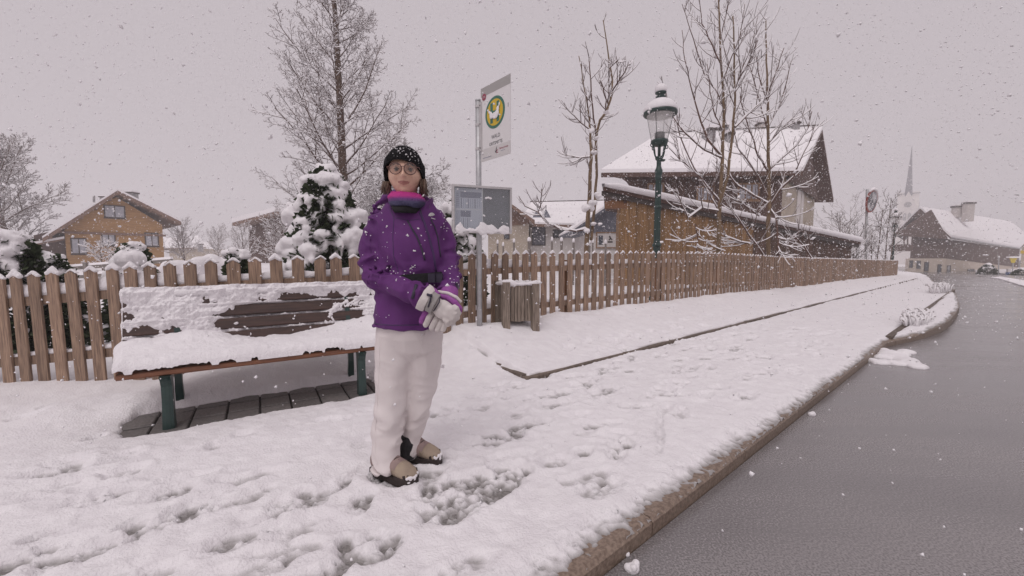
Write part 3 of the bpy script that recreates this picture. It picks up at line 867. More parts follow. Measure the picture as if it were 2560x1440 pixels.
flag('mount_strip', (0.025, FZ0 + .12), (0.075, FZ1 - .14), -.008, .012, 'alu', stop)
for z in (2.06 + .08, 2.40, 2.60):
    mb = MB(); mb.tube([Vector((0, 0, z - .014)), Vector((0, 0, z + .014))], 0.036, 14); mb.build('clamp', 'alu', stop, world=False)
    mb = MB(); mb.tube([FM @ Vector((.05, z, .010)), FM @ Vector((.05, z, .018))], 0.006, 8); mb.build('bolt', 'print_dark', stop, world=False)
def disc(name, cx, cz, r0, r1, z0, z1, m, parent, n=40):
    mb = MB()
    a = [FM @ Vector((cx + r1 * cos(2 * pi * k / n), cz + r1 * sin(2 * pi * k / n), z0)) for k in range(n)]
    mb.prism(a, FM.to_3x3() @ Vector((0, 0, z1 - z0)))
    return mb.build(name, m, parent, world=False, fix=True)
ECX, ECZ, ER = 0.302, 2.462, 0.166
disc('emblem_ring', ECX, ECZ, 0, ER, .003, .0048, 'stop_green', panel)
disc('emblem_disc', ECX, ECZ, 0, ER * 0.82, .0048, .006, 'stop_yellow', panel)
for x0, x1, z0, z1 in ((-.075, -.032, -.105, .105), (.032, .075, -.105, .105), (-.032, .032, -.02, .02)):
    flag('letter_stroke', (ECX + x0, ECZ + z0), (ECX + x1, ECZ + z1), .006, .0072, 'stop_green', panel)
# snow stuck on the H
mb_bl = [((ECX + x, ECZ + z, .006), (rx, rz, .012)) for x, z, rx, rz in ((-.05, -.03, .03, .03), (0, -.035, .035, .034), (.045, -.02, .035, .034), (.06, .02, .022, .03), (-.085, .02, .018, .014), (-.11, .045, .016, .012), (.085, .06, .012, .02), (.02, -.055, .04, .018), (-.06, 0, .02, .02))]
me = blobs_mesh('stuck_snow', [((FM @ Vector(c))[:], (r[0], r[0], r[1])) for c, r in mb_bl], 0.006, 0.004, 60, 1)
_n = len(me.vertices); _p = np.empty(_n * 3, np.float32); me.vertices.foreach_get('co', _p); _p = _p.reshape(-1, 3)
_nf = np.array(_Nf); _dd = _p @ _nf; _p = _p - np.outer(_dd - (.0075 + np.clip(_dd, -.02, .03) * 0.22 + .005), _nf); me.vertices.foreach_set('co', _p.astype(np.float32).ravel()); me.update()
link('stuck_snow', me, 'snow', panel)
for body, size, cx, cz in (('WALD', 0.058, .315, 2.195), ('ORTSMITTE', 0.05, .315, 2.128)):
    me = text_mesh(body, size); me.transform(FM @ Matrix.Translation((cx, cz, .0035)) @ Matrix.Scale(0.86, 4, (1, 0, 0)))
    link('lettering', me, 'print_dark', panel)
disc('badge', 0.115, FZ1 - .105, 0, .036, .0045, .006, 'sign_red', panel, 24)
me = text_mesh('STS', 0.03); me.transform(FM @ Matrix.Translation((.115, FZ1 - .116, .0062))); link('lettering', me, 'sign_pale', panel)
for k, (dx, dz, L, a) in enumerate(((0, .02, .05, 70), (.012, .0, .045, 20), (-.01, -.012, .045, 130), (.014, -.02, .04, 160), (0, .0, .03, 100))):   # bird-like mark
    M = FM @ Matrix.Translation((.325 + dx, FZ0 + .075 + dz, 0)) @ Matrix.Rotation(math.radians(a), 4, 'Z')
    mb = MB(); mb.prism([M @ Vector((-L / 2, 0, .0046)), M @ Vector((0, -.007, .0046)), M @ Vector((L / 2, 0, .0046)), M @ Vector((0, .007, .0046))], FM.to_3x3() @ Vector((0, 0, .001)))
    mb.build('bird_mark', 'sign_red' if k % 2 else 'print_dark', panel, world=False, fix=True)
me = text_mesh('Salzburg Verkehr', 0.026); me.transform(FM @ Matrix.Translation((.45, FZ0 + .078, .0048)) @ Matrix.Scale(.82, 4, (1, 0, 0))); link('lettering', me, 'sign_red', panel)
flag('small_print', (.09, FZ0 + .03), (.24, FZ0 + .038), .0046, .0052, 'print_grey', panel)
flag('small_print', (.40, FZ0 + .055), (.47, FZ0 + .06), .0046, .0052, 'print_grey', panel)
flag('side_mark', (.515, 2.46), (.522, 2.50), .003, .0038, 'print_dark', panel)

# timetable case
cw, ch = 0.345, 0.262
_ca = math.radians(20)
CU = Vector((cos(_ca), sin(_ca), 0)); CNf = Vector((sin(_ca), -cos(_ca), 0))
_cc = at_y(1205, 525, 4.56) - SP
CMx = Matrix(((CU.x, 0, CNf.x, _cc.x), (CU.y, 0, CNf.y, _cc.y), (0, 1, 0, _cc.z), (0, 0, 0, 1)))
def cbox(name, lo, hi, m, parent):
    mb = MB(); mb.box(lo, hi, CMx); return mb.build(name, m, parent, world=False, fix=True)
case = cbox('timetable_case', (-cw + .004, -ch + .004, -.0), (cw - .004, ch - .004, .012), 'board_grey', stop)
fr = 0.024
for nm, lo, hi in (('frame_rail', (-cw, ch - fr, -.004), (cw, ch, .040)), ('frame_rail', (-cw, -ch, -.004), (cw, -ch + fr, .040)), ('frame_stile', (-cw, -ch + fr, -.004), (-cw + fr, ch - fr, .040)), ('frame_stile', (cw - fr, -ch + fr, -.004), (cw, ch - fr, .040))):
    cbox(nm, lo, hi, 'alu', case)
sheet_ = cbox('timetable_sheet', (-cw + .034, -ch + .03, .012), (0.0, ch - .034, .0135), 'paper', case)
def pr(x0, x1, z0, z1, m):
    cbox('print_block', (x0, z0, .0136), (x1, z1, .0142), m, sheet_)
L0 = -cw + .045
pr(L0 + .05, -.012, .125, .19, 'print_grey'); pr(L0 + .05, L0 + .165, -.085, -.015, 'print_grey')
pr(L0, L0 + .045, .01, .19, 'print_pale'); pr(L0, L0 + .045, -.20, -.015, 'print_pale')
pr(L0 + .02, L0 + .16, .212, .216, 'print_grey')
for k in range(9):
    pr(L0 + .055 + k * .026, L0 + .066 + k * .026, .012, .118, 'print_pale' if k % 3 else 'print_grey')
for k in range(5):
    pr(L0 + .055 + k * .024, L0 + .063 + k * .024, -.20, -.095, 'print_grey' if k % 2 else 'print_pale')
cbox('sheet_rule', (-cw + .034, -.006, .0136), (0, .002, .0144), 'sign_white', sheet_)
cbox('divider', (-.004, -ch + fr, .0142), (.006, ch - fr, .020), 'sign_white', case)
for k in range(7):
    pr(L0 + .004, L0 + .034, .03 + k * .022, .036 + k * .022, 'print_grey')
mb = MB(); mb.box((-cw + fr, -ch + fr, .028), (cw - fr, ch - fr, .031), CMx); mb.build('glass_pane', 'clear_pane', case, world=False, fix=True)
_bl = []
for k in range(34):
    x = -cw + .05 + k * (2 * cw - .1) / 33
    h = 0.025 + 0.016 * sin(k * .9) + 0.02 * sin(k * .37 + 1.2) + RNG.uniform(0, .012) + .02 * (k > 11)
    _bl.append(((CMx @ Vector((x, -ch + fr + h * .35, .036)))[:], (.022, .012, max(.015, h))))
for x, z in ((.04, .13), (.065, .135), (.09, .13)):
    _bl.append(((CMx @ Vector((x, z, .033)))[:], (.02, .006, .016)))
me = blobs_mesh('case_snow', _bl, .006, .005, 50, 1); link('case_snow', me, 'snow', case)

# ------------------------------------------------------------------ wooden litter bin
mat('grey_wood', (0.14, 0.108, 0.085), (0.29, 0.235, 0.19), scale=7, rough=0.85, bump=0.5, bscale=30, stretch=(10, 10, 0.8), rnd=0.2)
BP = at_y(1291, 826, 4.85); BP.z = 0.24
litter = thing('litter_bin', 'weathered grey wooden litter bin on short legs, snow on its rim', 'litter bin', BP, math.radians(17))
bw, bd = 0.172, 0.135
for k in range(7):                       # front boards
    x = -bw + .055 + k * (2 * bw - .055) / 7
    mb = MB(); mb.box((x + .003, -bd - .018 - RNG.uniform(0, .004), .13 + RNG.uniform(-.006, .006)), (x + (2 * bw - .055) / 7 - .003, -bd, .56 + RNG.uniform(-.008, .004))); mb.build('board', 'grey_wood', litter, world=False, fix=True)
    mb = MB(); mb.box((x + .003, bd, .13), (x + (2 * bw - .055) / 7 - .003, bd + .018, .56)); mb.build('board', 'grey_wood', litter, world=False, fix=True)
for sx in (-1, 1):
    for k in range(5):
        y = -bd + k * 2 * bd / 5
        mb = MB(); mb.box((sx * bw - .009, y + .003, .13), (sx * bw + .009, y + 2 * bd / 5 - .003, .57)); mb.build('board', 'grey_wood', litter, world=False, fix=True)
    for sy in (-1, 1):
        mb = MB(); cx, cy = sx * (bw + .01), sy * (bd + .03)
        mb.box((cx - .042, cy - .04, -.22), (cx + .042, cy + .04, .60 if sx < 0 else .575)); mb.build('leg', 'grey_wood', litter, world=False, fix=True)
mb = MB(); mb.box((-bw + .01, -bd, .14), (bw - .01, bd, .16)); mb.build('floor_board', 'grey_wood', litter, world=False, fix=True)
_bl = []
for k in range(24):
    x = -bw - .03 + k * (2 * bw + .06) / 23
    h = .018 + (.022 if k < 8 else 0) + .02 * (k > 20) + RNG.uniform(0, .008)
    _bl.append(((x, -bd - .01, .575 + (.012 if k < 7 else 0)), (.026, .036, h)))
    _bl.append(((x, bd, .57), (.026, .036, .02 + RNG.uniform(0, .02))))
for k in range(14):
    for sx in (-1, 1):
        _bl.append(((sx * bw, -bd + k * 2 * bd / 13, .575), (.034, .03, .02 + RNG.uniform(0, .012))))
me = blobs_mesh('rim_snow', _bl, .009, .008, 36, 2); link('rim_snow', me, 'snow', litter)

# ------------------------------------------------------------------ street lamps
mat('lamp_glass', (0.8, 0.79, 0.78), rough=0.25, trans=0.0, alpha=0.3)
mat('lamp_inner', (0.03, 0.035, 0.035), rough=0.5)
mat('mesh_white', (0.55, 0.53, 0.52), rough=0.6)
def lamp(loc, S, label, detail=True):
    L = thing('street_lamp', label, 'street lamp', loc, 0.0, 'green cast iron street lamps')
    def lt(name, prof, m, z=0.0, sides=20, parent=None, smooth=True):
        mb = MB(); mb.lathe([(r * S, (h + z) * S) for r, h in prof], (0, 0, 0), sides)
        o = mb.build(name, m, parent or L, smooth=smooth, world=False)
        return o
    # fluted shaft
    mb = MB(); n = 24; rings = []
    for z, r in ((-.3, .062), (0.02, .062), (.9, .052), (1.0, .052), (2.02, .043)):
        rings.append([Vector(((r - (.007 if k % 2 else 0)) * S * cos(2 * pi * k / n), (r - (.007 if k % 2 else 0)) * S * sin(2 * pi * k / n), z * S)) for k in range(n)])
    mb.loft(rings); mb.build('shaft', 'green_iron', L, world=False)
    lt('base', [(.11, -.3), (.11, .16), (.085, .2), (.085, .42), (.07, .46), (.064, .5)], 'green_iron')
    lt('collar', [(.055, .97), (.066, .985), (.066, 1.015), (.055, 1.03)], 'green_iron')
    lt('collar', [(.047, 1.56), (.058, 1.575), (.058, 1.60), (.047, 1.615)], 'green_iron')
    lt('capital', [(.044, 2.0), (.055, 2.02), (.055, 2.05), (.046, 2.07), (.058, 2.11), (.058, 2.15), (.044, 2.18), (.034, 2.22), (.034, 2.30), (.05, 2.31), (.06, 2.34), (.045, 2.36)], 'green_iron')
    lt('stem', [(.022, 2.34), (.022, 2.50), (.03, 2.52), (.03, 2.56)], 'green_iron')
    for k in range(4):
        a = k * pi / 2 + 0.35
        u = Vector((cos(a), sin(a), 0)); mb = MB()
        mb.tube([(u * r + Vector((0, 0, z))) * S for r, z in ((.045, 2.345), (.075, 2.36), (.095, 2.42), (.105, 2.48), (.122, 2.52), (.125, 2.55))], .010 * S, 6)
        c = (u * .138 + Vector((0, 0, 2.52)))
        mb.tube([(c + (u * cos(t) + Vector((0, 0, 1)) * sin(t)) * .026) * S for t in np.linspace(0, 2 * pi, 13)], .008 * S, 5, caps=False)
        mb.build('bracket', 'green_iron', L, smooth=True, world=False)
    lt('gallery', [(.07, 2.52), (.10, 2.535), (.12, 2.56), (.128, 2.58), (.128, 2.60), (.10, 2.615), (.03, 2.62)], 'green_iron')
    lt('lamp_holder', [(.068, 2.61), (.074, 2.63), (.074, 2.715), (.066, 2.72), (.01, 2.722)], 'lamp_inner')
    lt('glass_globe', [(.118, 2.61), (.20, 3.0)], 'lamp_glass', sides=28)
    lt('reflector', [(.185, 2.955), (.195, 2.965), (.195, 2.99), (.01, 2.995)], 'mesh_white')
    for k in range(4):
        a = k * pi / 2 + 0.9; u = Vector((cos(a), sin(a), 0)); mb = MB()
        mb.tube([(u * .122 + Vector((0, 0, 2.6))) * S, (u * .204 + Vector((0, 0, 3.0))) * S], .004 * S, 4); mb.build('glazing_bar', 'lamp_inner', L, world=False)
    lt('hood', [(.20, 2.985), (.245, 2.985), (.252, 3.0), (.248, 3.02), (.2, 3.09), (.10, 3.15), (.05, 3.18)], 'green_iron', sides=28)
    lt('hood_snow', [(.244, 3.022), (.25, 3.04), (.243, 3.075), (.215, 3.125), (.17, 3.17), (.11, 3.205), (.05, 3.22), (.045, 3.20)], 'snow', sides=28)
    lt('finial', [(.055, 3.17), (.062, 3.20), (.05, 3.225), (.075, 3.235), (.078, 3.25), (.05, 3.265), (.05, 3.285), (.08, 3.30), (.084, 3.315), (.06, 3.325)], 'green_iron')
    lt('finial_snow', [(.08, 3.316), (.088, 3.335), (.088, 3.37), (.078, 3.405), (.05, 3.43), (.015, 3.44)], 'snow')
    if detail:
        mb = MB(); mb.box((.03 * S, -.03 * S, 2.29 * S), (.085 * S, .03 * S, 2.315 * S)); mb.build('clip', 'green_iron', L, world=False)
    return L
def lamp_fit(px_x, y_top, y_bot, Z, zb):
    """scale so that the finial top sits at y_top"""
    zt = at_y(px_x, y_top, Z).z
    return (zt - zb) / 3.44
LZ = 7.55
lp = at_y(1641, 640, LZ); lp.z = 0.16
lamp(lp, lamp_fit(1637, 210, 0, LZ, .16), 'tall green lamp post with snow cap rising behind the middle of the fence')
lp = at_y(2231, 650, 24.5); lp.z = 0.0
lamp(lp, lamp_fit(2238, 521, 0, 24.5, 0), 'distant lamp post with snow cap at the far end of the fence', False)
# ------------------------------------------------------------------ buildings
mat('timber_orange', (0.34, 0.182, 0.07), (0.47, 0.27, 0.11), scale=3, rough=0.8, bump=0.4, bscale=9, stretch=(0.6, 0.6, 7), rnd=0.03)
mat('timber_dark', (0.075, 0.042, 0.034), (0.12, 0.068, 0.053), scale=3, rough=0.8, bump=0.4, bscale=9, stretch=(4, 4, .6))
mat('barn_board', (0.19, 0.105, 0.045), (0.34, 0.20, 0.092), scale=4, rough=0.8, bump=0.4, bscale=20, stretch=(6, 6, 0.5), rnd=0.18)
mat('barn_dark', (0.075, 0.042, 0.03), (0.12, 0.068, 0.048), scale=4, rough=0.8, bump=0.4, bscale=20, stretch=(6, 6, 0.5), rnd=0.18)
mat('soffit', (0.17, 0.105, 0.08), (0.25, 0.16, 0.12), scale=4, rough=0.8, stretch=(5, 1, 1))
mat('plaster_cream', (0.52, 0.44, 0.37), (0.58, 0.50, 0.43), scale=2, rough=0.85)
mat('plaster_white', (0.66, 0.62, 0.60), (0.72, 0.68, 0.66), scale=2, rough=0.85)
mat('plaster_beige', (0.42, 0.36, 0.29), (0.50, 0.43, 0.35), scale=2, rough=0.85)
mat('slate_blue', (0.13, 0.135, 0.17), (0.18, 0.185, 0.22), scale=6, rough=0.7)
mat('chimney', (0.25, 0.24, 0.25), (0.36, 0.34, 0.34), scale=4, rough=0.8)
mat('chimney_pale', (0.50, 0.46, 0.44), (0.60, 0.55, 0.53), scale=4, rough=0.8)
mat('pane', (0.10, 0.11, 0.13), rough=0.15, spec=0.6)
mat('curtain_pane', (0.36, 0.37, 0.42), (0.48, 0.48, 0.53), scale=6, rough=0.3)
mat('frame_dark', (0.06, 0.045, 0.04), rough=0.6)
mat('frame_wood', (0.28, 0.17, 0.10), rough=0.7)
mat('spire_slate', (0.20, 0.195, 0.22), rough=0.7)

def quad_slab(mb, p, d):
    """p: four points (any winding); d: thickness vector"""
    return mb.hexa([Vector(q) for q in p], [Vector(q) + Vector(d) for q in p])
class Wall:
    """vertical wall plane from base point a to b (world), outward side to the camera"""
    def __init__(self, a, b):
        self.a = Vector((a[0], a[1], 0)); self.b = Vector((b[0], b[1], 0))
        self.u = (self.b - self.a).normalized(); self.L = (self.b - self.a).length
        self.n = Vector((self.u.y, -self.u.x, 0))
    def p(self, x, z, off=0.0):
        return self.a + self.u * x + Vector((0, 0, z)) + self.n * off
    def hit(self, px, py):
        d = ray(px, py); c = Vector((0, 0, CAMH))
        t = (self.a - c).dot(self.n) / d.dot(self.n)
        q = c + d * t
        return (q - self.a).dot(self.u), q.z
    def boxw(self, x0, x1, z0, z1, o0, o1, mb):
        return mb.hexa([self.p(x0, z0, o0), self.p(x1, z0, o0), self.p(x1, z1, o0), self.p(x0, z1, o0)], [self.p(x0, z0, o1), self.p(x1, z0, o1), self.p(x1, z1, o1), self.p(x0, z1, o1)])
    def window(self, parent, x0, x1, z0, z1, pane='pane', frame='frame_dark', fw=0.07, mullion=True, sill=True, panes=2):
        mb = MB(); self.boxw(x0, x1, z0, z1, 0.003, 0.03, mb); w = mb.build('window', pane, parent, fix=True)
        for a, b, c, d in ((x0 - fw, x1 + fw, z1, z1 + fw), (x0 - fw, x1 + fw, z0 - fw, z0), (x0 - fw, x0, z0, z1), (x1, x1 + fw, z0, z1)):
            mb = MB(); self.boxw(a, b, c, d, 0.004, 0.06, mb); mb.build('frame', frame, w, fix=True)
        if mullion:
            for k in range(1, panes):
                xm = x0 + (x1 - x0) * k / panes
                mb = MB(); self.boxw(xm - fw * .35, xm + fw * .35, z0, z1, 0.031, 0.05, mb); mb.build('mullion', frame, w, fix=True)
        if sill:
            mb = MB(); self.boxw(x0 - fw * 1.4, x1 + fw * 1.4, z0 - fw * 1.7, z0 - fw * 1.02, 0.004, 0.12, mb); mb.build('sill', frame, w, fix=True)
        return w
    def window_px(self, parent, x0, y0, x1, y1, **k):
        a = self.hit(x0, y0); b = self.hit(x1, y1); c = self.hit(x0, y1); d = self.hit(x1, y0)
        return self.window(parent, min(a[0], c[0]), max(b[0], d[0]), (b[1] + c[1]) / 2, (a[1] + d[1]) / 2, **k)

def roof_pair(parent, eL, rg, eR, depth, th=0.16, snow=0.22, rm='soffit', name='roof', lip=0.03):
    """gable roof from left eave, ridge, right eave (front edge points), running back by vector depth"""
    d = Vector(depth)
    for a, b in ((eL, rg), (rg, eR)):
        a = Vector(a); b = Vector(b); mb = MB(); quad_slab(mb, [a, b, b + d, a + d], (0, 0, -th)); r = mb.build(name, rm, parent, fix=True)
        mb = MB(); g = d.normalized() * -lip
        quad_slab(mb, [a + g + Vector((0, 0, .004)), b + g + Vector((0, 0, .004)), b + d - g + Vector((0, 0, .004)), a + d - g + Vector((0, 0, .004))], (0, 0, snow)); mb.build('roof_snow', 'snow_far', r, fix=True)

def chimney_at(parent, px0, px1, y0, y1, Y, dpt=0.6, m='chimney', cap=0.12, snow=0.15):
    a = at_y(px0, y1, Y); b = at_y(px1, y0, Y); w = b.x - a.x
    mb = MB(); mb.box((a.x, Y - dpt / 2, a.z - .5), (b.x, Y + dpt / 2, b.z)); c = mb.build('chimney', m, parent, fix=True)
    mb = MB(); mb.box((a.x - w * .12, Y - dpt * .62, b.z + .003), (b.x + w * .12, Y + dpt * .62, b.z + cap)); mb.build('chimney_cap', 'frame_dark', c, fix=True)
    mb = MB(); mb.box((a.x - w * .1, Y - dpt * .6, b.z + cap + .003), (b.x + w * .1, Y + dpt * .6, b.z + cap + snow)); mb.build('chimney_snow', 'snow_far', c, fix=True)

# --- orange timber chalet on the left, gable towards us
Z = 36.0
h = thing('timber_chalet', 'orange timber chalet with snowy gable roof and grey shuttered windows at far left', 'house', at_y(290, 668, Z))
A = at_y(169, 668, Z - 2.5); B = at_y(411, 650, Z + 2.2)
W = Wall(A, B); zb = 0.0
pk_x, pk_z = W.hit(291, 492)
zl = W.hit(169, 560)[1]; zr = W.hit(411, 562)[1]
mb = MB(); mb.prism([W.p(0, zb), W.p(W.L, zb), W.p(W.L, zr), W.p(pk_x, pk_z), W.p(0, zl)], -W.n * 9.0); mb.build('wall', 'timber_orange', h, fix=True)
eL = W.p(*W.hit(106, 597), 1.2); eR = W.p(*W.hit(446, 556), 1.2); rg = W.p(pk_x, W.hit(291, 480)[1], 1.2)
roof_pair(h, eL, rg, eR, -W.n * 11.0, th=0.30, snow=0.16)
for x0, y0, x1, y1 in ((264, 516, 309, 543), (182, 598, 212, 633), (366, 584, 393, 614), (258, 586, 285, 612)):
    w = W.window_px(h, x0, y0, x1, y1, pane='curtain_pane', frame='frame_dark', fw=0.09)
mb = MB(); W.boxw(-.4, W.L + .2, 3.15, 3.33, .01, .14, mb); mb.build('floor_beam', 'soffit', h, fix=True)
for k in range(5):
    f = (k + .5) / 5
    p0 = eL.lerp(rg, f); p1 = eR.lerp(rg, f)
    for q in (p0, p1):
        mb = MB(); c = q + Vector((0, 0, -.42)); mb.hexa([c + W.u * x + Vector((0, 0, z)) for x, z in ((-.08, 0), (.08, 0), (.08, .16), (-.08, .16))], [c + W.u * x + Vector((0, 0, z)) - W.n * 1.2 for x, z in ((-.08, 0), (.08, 0), (.08, .16), (-.08, .16))]); mb.build('purlin', 'soffit', h, fix=True)
mb = MB(); SW = Wall(A - W.n * -0.0 + W.u * -1.7, A)              # grey side porch on the left
mb.prism([W.p(-1.7, zb, -.6), W.p(-.02, zb, -.6), W.p(-.02, zl - .35, -.6), W.p(-1.7, zl - 1.0, -.6)], -W.n * 6); mb.build('side_wing', 'timber_dark', h, fix=True)
mb = MB(); quad_slab(mb, [W.p(-4.2, 1.35, .4), W.p(-.05, 2.6, .4), W.p(-.05, 2.6, -5), W.p(-4.2, 1.35, -5)], (0, 0, .12)); r = mb.build('lean_to_roof', 'soffit', h, fix=True)
mb = MB(); quad_slab(mb, [W.p(-4.2, 1.474, .42), W.p(-.05, 2.724, .42), W.p(-.05, 2.724, -5), W.p(-4.2, 1.474, -5)], (0, 0, .18)); mb.build('roof_snow', 'snow_far', r, fix=True)
mb = MB(); quad_slab(mb, [W.p(-4.0, .0, 0), W.p(-3.85, .0, 0), W.p(-3.85, 1.4, 0), W.p(-4.0, 1.4, 0)], W.n * -.15); mb.build('lean_to_post', 'timber_dark', h, fix=True)
chimney_at(h, 322, 338, 484, 510, Z + 5, .7, 'chimney', .12, .12)
chimney_at(h, 256, 272, 494, 508, Z + 5, .5, 'chimney', .1, .1)
mb = MB(); mb.tube([at_y(235, 506, Z + 3), at_y(235, 489, Z + 3)], .09, 8); mb.build('flue_pipe', 'chimney', h)

# --- low white roofs behind the chalet
def simple_house(name, label, pts, Y, depth, wall, base=0.0, cat='house', snow=.2, rm='soffit'):
    """pts: eaveL, ridge, eaveR pixels of the front gable"""
    h = thing(name, label, cat, at_y(pts[1][0], 660, Y))
    eL, rg, eR = [at_y(*p, Y) for p in pts]
    mb = MB(); ins = 0.10
    a = eL.lerp(eR, ins); b = eL.lerp(eR, 1 - ins)
    za = eL.z + (rg.z - eL.z) * (ins * 2) * .98 - .2; zb_ = eR.z + (rg.z - eR.z) * (ins * 2) * .98 - .2
    mb.prism([Vector((a.x, Y + .8, base)), Vector((b.x, Y + .8, base)), Vector((b.x, Y + .8, zb_)), Vector((rg.x, Y + .8, rg.z - .2)), Vector((a.x, Y + .8, za))], (0, depth - 1.6, 0)); mb.build('wall', wall, h, fix=True)
    roof_pair(h, eL, rg, eR, (0, depth, 0), .2, snow, rm)
    return h
def long_house(name, label, eave0, eave1, ridge0, ridge1, Ye0, Ye1, dR, wall, base, cat='house', snow=.22, over=0.7, roofm='soffit', end=0):
    """broad side towards us: eave and ridge ends in pixels; ridge lies dR metres behind the eave"""
    h = thing(name, label, cat, at_y((eave0[0] + eave1[0]) / 2, 660, (Ye0 + Ye1) / 2))
    e0 = at_y(*eave0, Ye0); e1 = at_y(*eave1, Ye1); r0 = at_y(*ridge0, Ye0 + dR); r1 = at_y(*ridge1, Ye1 + dR)
    mb = MB(); quad_slab(mb, [e0, e1, r1, r0], (0, 0, -.18)); r = mb.build('roof', roofm, h, fix=True)
    mb = MB(); u = Vector((0, 0, .004)); quad_slab(mb, [e0 + u, e1 + u, r1 + u, r0 + u], (0, 0, snow)); mb.build('roof_snow', 'snow_far', r, fix=True)
    b0 = r0 + (r0 - e0); b1 = r1 + (r1 - e1); b0.z = e0.z; b1.z = e1.z
    mb = MB(); quad_slab(mb, [r0, r1, b1, b0], (0, 0, -.18)); mb.build('roof', roofm, h, fix=True)
    uu = (e1 - e0).normalized(); back = Vector((0, over, 0))
    W = Wall(e0 + uu * over + back, e1 - uu * over + back)
    zt = min(e0.z, e1.z) - .05
    mb = MB(); W.boxw(0, W.L, base, zt, 0, -dR * 1.6, mb); mb.build('wall', wall, h, fix=True)
    return h, W, (e0, e1, r0, r1)
h, W, _ = long_house('distant_house', 'low house with broad white roof just right of the orange chalet', (404, 621), (515, 618), (404, 594), (497, 590), 70, 70, 5, 'plaster_beige', -.2, snow=.1)
chimney_at(h, 498, 504, 612, 622, 66, .7, 'chimney', .15, .15)
long_house('distant_house', 'small far house with white roof between bare tree and yard shrubs', (500, 626), (536, 626), (505, 607), (526, 607), 84, 84, 5, 'plaster_beige', -.2, snow=.1)
# --- dark house half hidden by the big tree
h = thing('dark_chalet', 'dark timber house with sloping white roof half hidden behind the tall bare tree', 'house', at_y(670, 650, 42))
Y = 42.0
a, b, c = at_y(580, 557, Y - 1), at_y(690, 528, Y), at_y(800, 545, Y + 3)
roof_pair(h, a, b, c, (0, 10, 0), .3, .45)
mb = MB(); mb.prism([Vector((at_y(617, 560, Y + 1).x, Y + 1.2, -.3)), Vector((c.x - 1, Y + 1.2, -.3)), Vector((c.x - 1, Y + 1.2, c.z - .3)), Vector((b.x, Y + 1.2, b.z - .4)), Vector((at_y(617, 560, Y + 1).x, Y + 1.2, at_y(617, 552, Y + 1).z))], (0, 7, 0)); mb.build('wall', 'timber_dark', h, fix=True)

# --- beige gabled house behind the timetable case and the long low white building
h = simple_house('gabled_house', 'beige plastered house with brown gable peeking out right of the timetable case', ((1205, 566), (1262, 498), (1337, 551)), 24, 8, 'plaster_beige', -.1, snow=.05, rm='soffit')
Wg = Wall(Vector((at_y(1215, 620, 24).x, 24.8, 0)), Vector((at_y(1330, 620, 24).x, 24.8, 0)))
Wg.window_px(h, 1262, 587, 1272, 596, fw=.05, mullion=False, sill=False)
mb = MB(); _eL, _rg, _eR = at_y(1205, 566, 24), at_y(1262, 498, 24), at_y(1337, 551, 24)
mb.prism([_eL + Vector((0, .78, -.1)), _eR + Vector((0, .78, -.1)), _rg + Vector((0, .78, -.22))], (0, -.06, 0)); mb.build('gable_boarding', 'soffit', h, fix=True)
h, W, (e0, e1, r0, r1) = long_house('low_white_house', 'long low pale house with snowy roof and two small pointed dormers', (1300, 559), (1500, 564), (1330, 506), (1542, 503), 27, 27, 6, 'plaster_white', -.2, snow=.12)
for x0, y0, x1, y1 in ((1297, 570, 1302, 590), (1384, 576, 1409, 592)):
    W.window_px(h, x0, y0, x1, y1, fw=.06)
W.window_px(h, 1331, 566, 1362, 612, pane='slate_blue', fw=.05, mullion=False, sill=False)
for cx in (1343, 1365):
    p = at_y(cx, 547, 28); q = at_y(cx, 522, 28); w = .38
    mb = MB(); mb.prism([p + Vector((-w, 0, 0)), p + Vector((w, 0, 0)), q], (0, 2.4, 0)); d_ = mb.build('dormer', 'slate_blue', h, fix=True)
    mb = MB(); mb.tube([q, q + Vector((0, 0, .25))], .03, 5); mb.build('dormer_finial', 'frame_dark', d_)
# --- blue-grey gable building with the white notice board
h = thing('grey_gable_building', 'white building with blue-grey gable and framed poster beside the barn', 'house', at_y(1530, 640, 19))
Y = 19.0
a, b, c = at_y(1434, 574, Y), at_y(1545, 497, Y), at_y(1650, 570, Y)
wl = at_y(1484, 600, Y).x; wr = at_y(1640, 600, Y).x
zsp = at_y(1500, 578, Y).z
mb = MB(); mb.box((wl, Y + .5, -.2), (wr, Y + 6, zsp)); mb.build('wall', 'plaster_white', h, fix=True)
mb = MB(); mb.prism([Vector((a.x, Y + .45, zsp - .05)), Vector((c.x, Y + .45, zsp - .05)), Vector((b.x, Y + .45, b.z - .1))], (0, 5, 0)); mb.build('gable', 'slate_blue', h, fix=True)
roof_pair(h, a, b, c, (0, 6, 0), .12, .1, 'slate_blue')
Wn = Wall(Vector((wl, Y + .5, 0)), Vector((wr, Y + .5, 0)))
nb = Wn.window_px(h, 1493, 583, 1541, 618, pane='plaster_white', frame='frame_wood', fw=.06, mullion=False, sill=False)
x0, z0 = Wn.hit(1496, 612); x1, z1 = Wn.hit(1507, 589)
mb = MB(); Wn.boxw(x0, x1, z0, z1, .031, .036, mb); mb.build('poster_panel', 'pane', nb, fix=True)
x0, z0 = Wn.hit(1519, 607); x1, z1 = Wn.hit(1531, 603)
mb = MB(); Wn.boxw(x0, x1, z0, z1, .031, .036, mb); mb.build('poster_text', 'frame_dark', nb, fix=True)
for k, (cx, cy, r) in enumerate(((1524, 592, 2.2), (1526, 596, 2.6), (1523, 599, 1.8), (1529, 599, 1.5))):
    x, z = Wn.hit(cx, cy); rr = r * Y / 1000; mb = MB(); mb.prism([Wn.p(x + rr * cos(t), z + rr * sin(t) * 1.3, .031) for t in np.linspace(0, 2 * pi, 9)[:-1]], Wn.n * .005); mb.build('poster_figure', 'frame_dark', nb, fix=True)

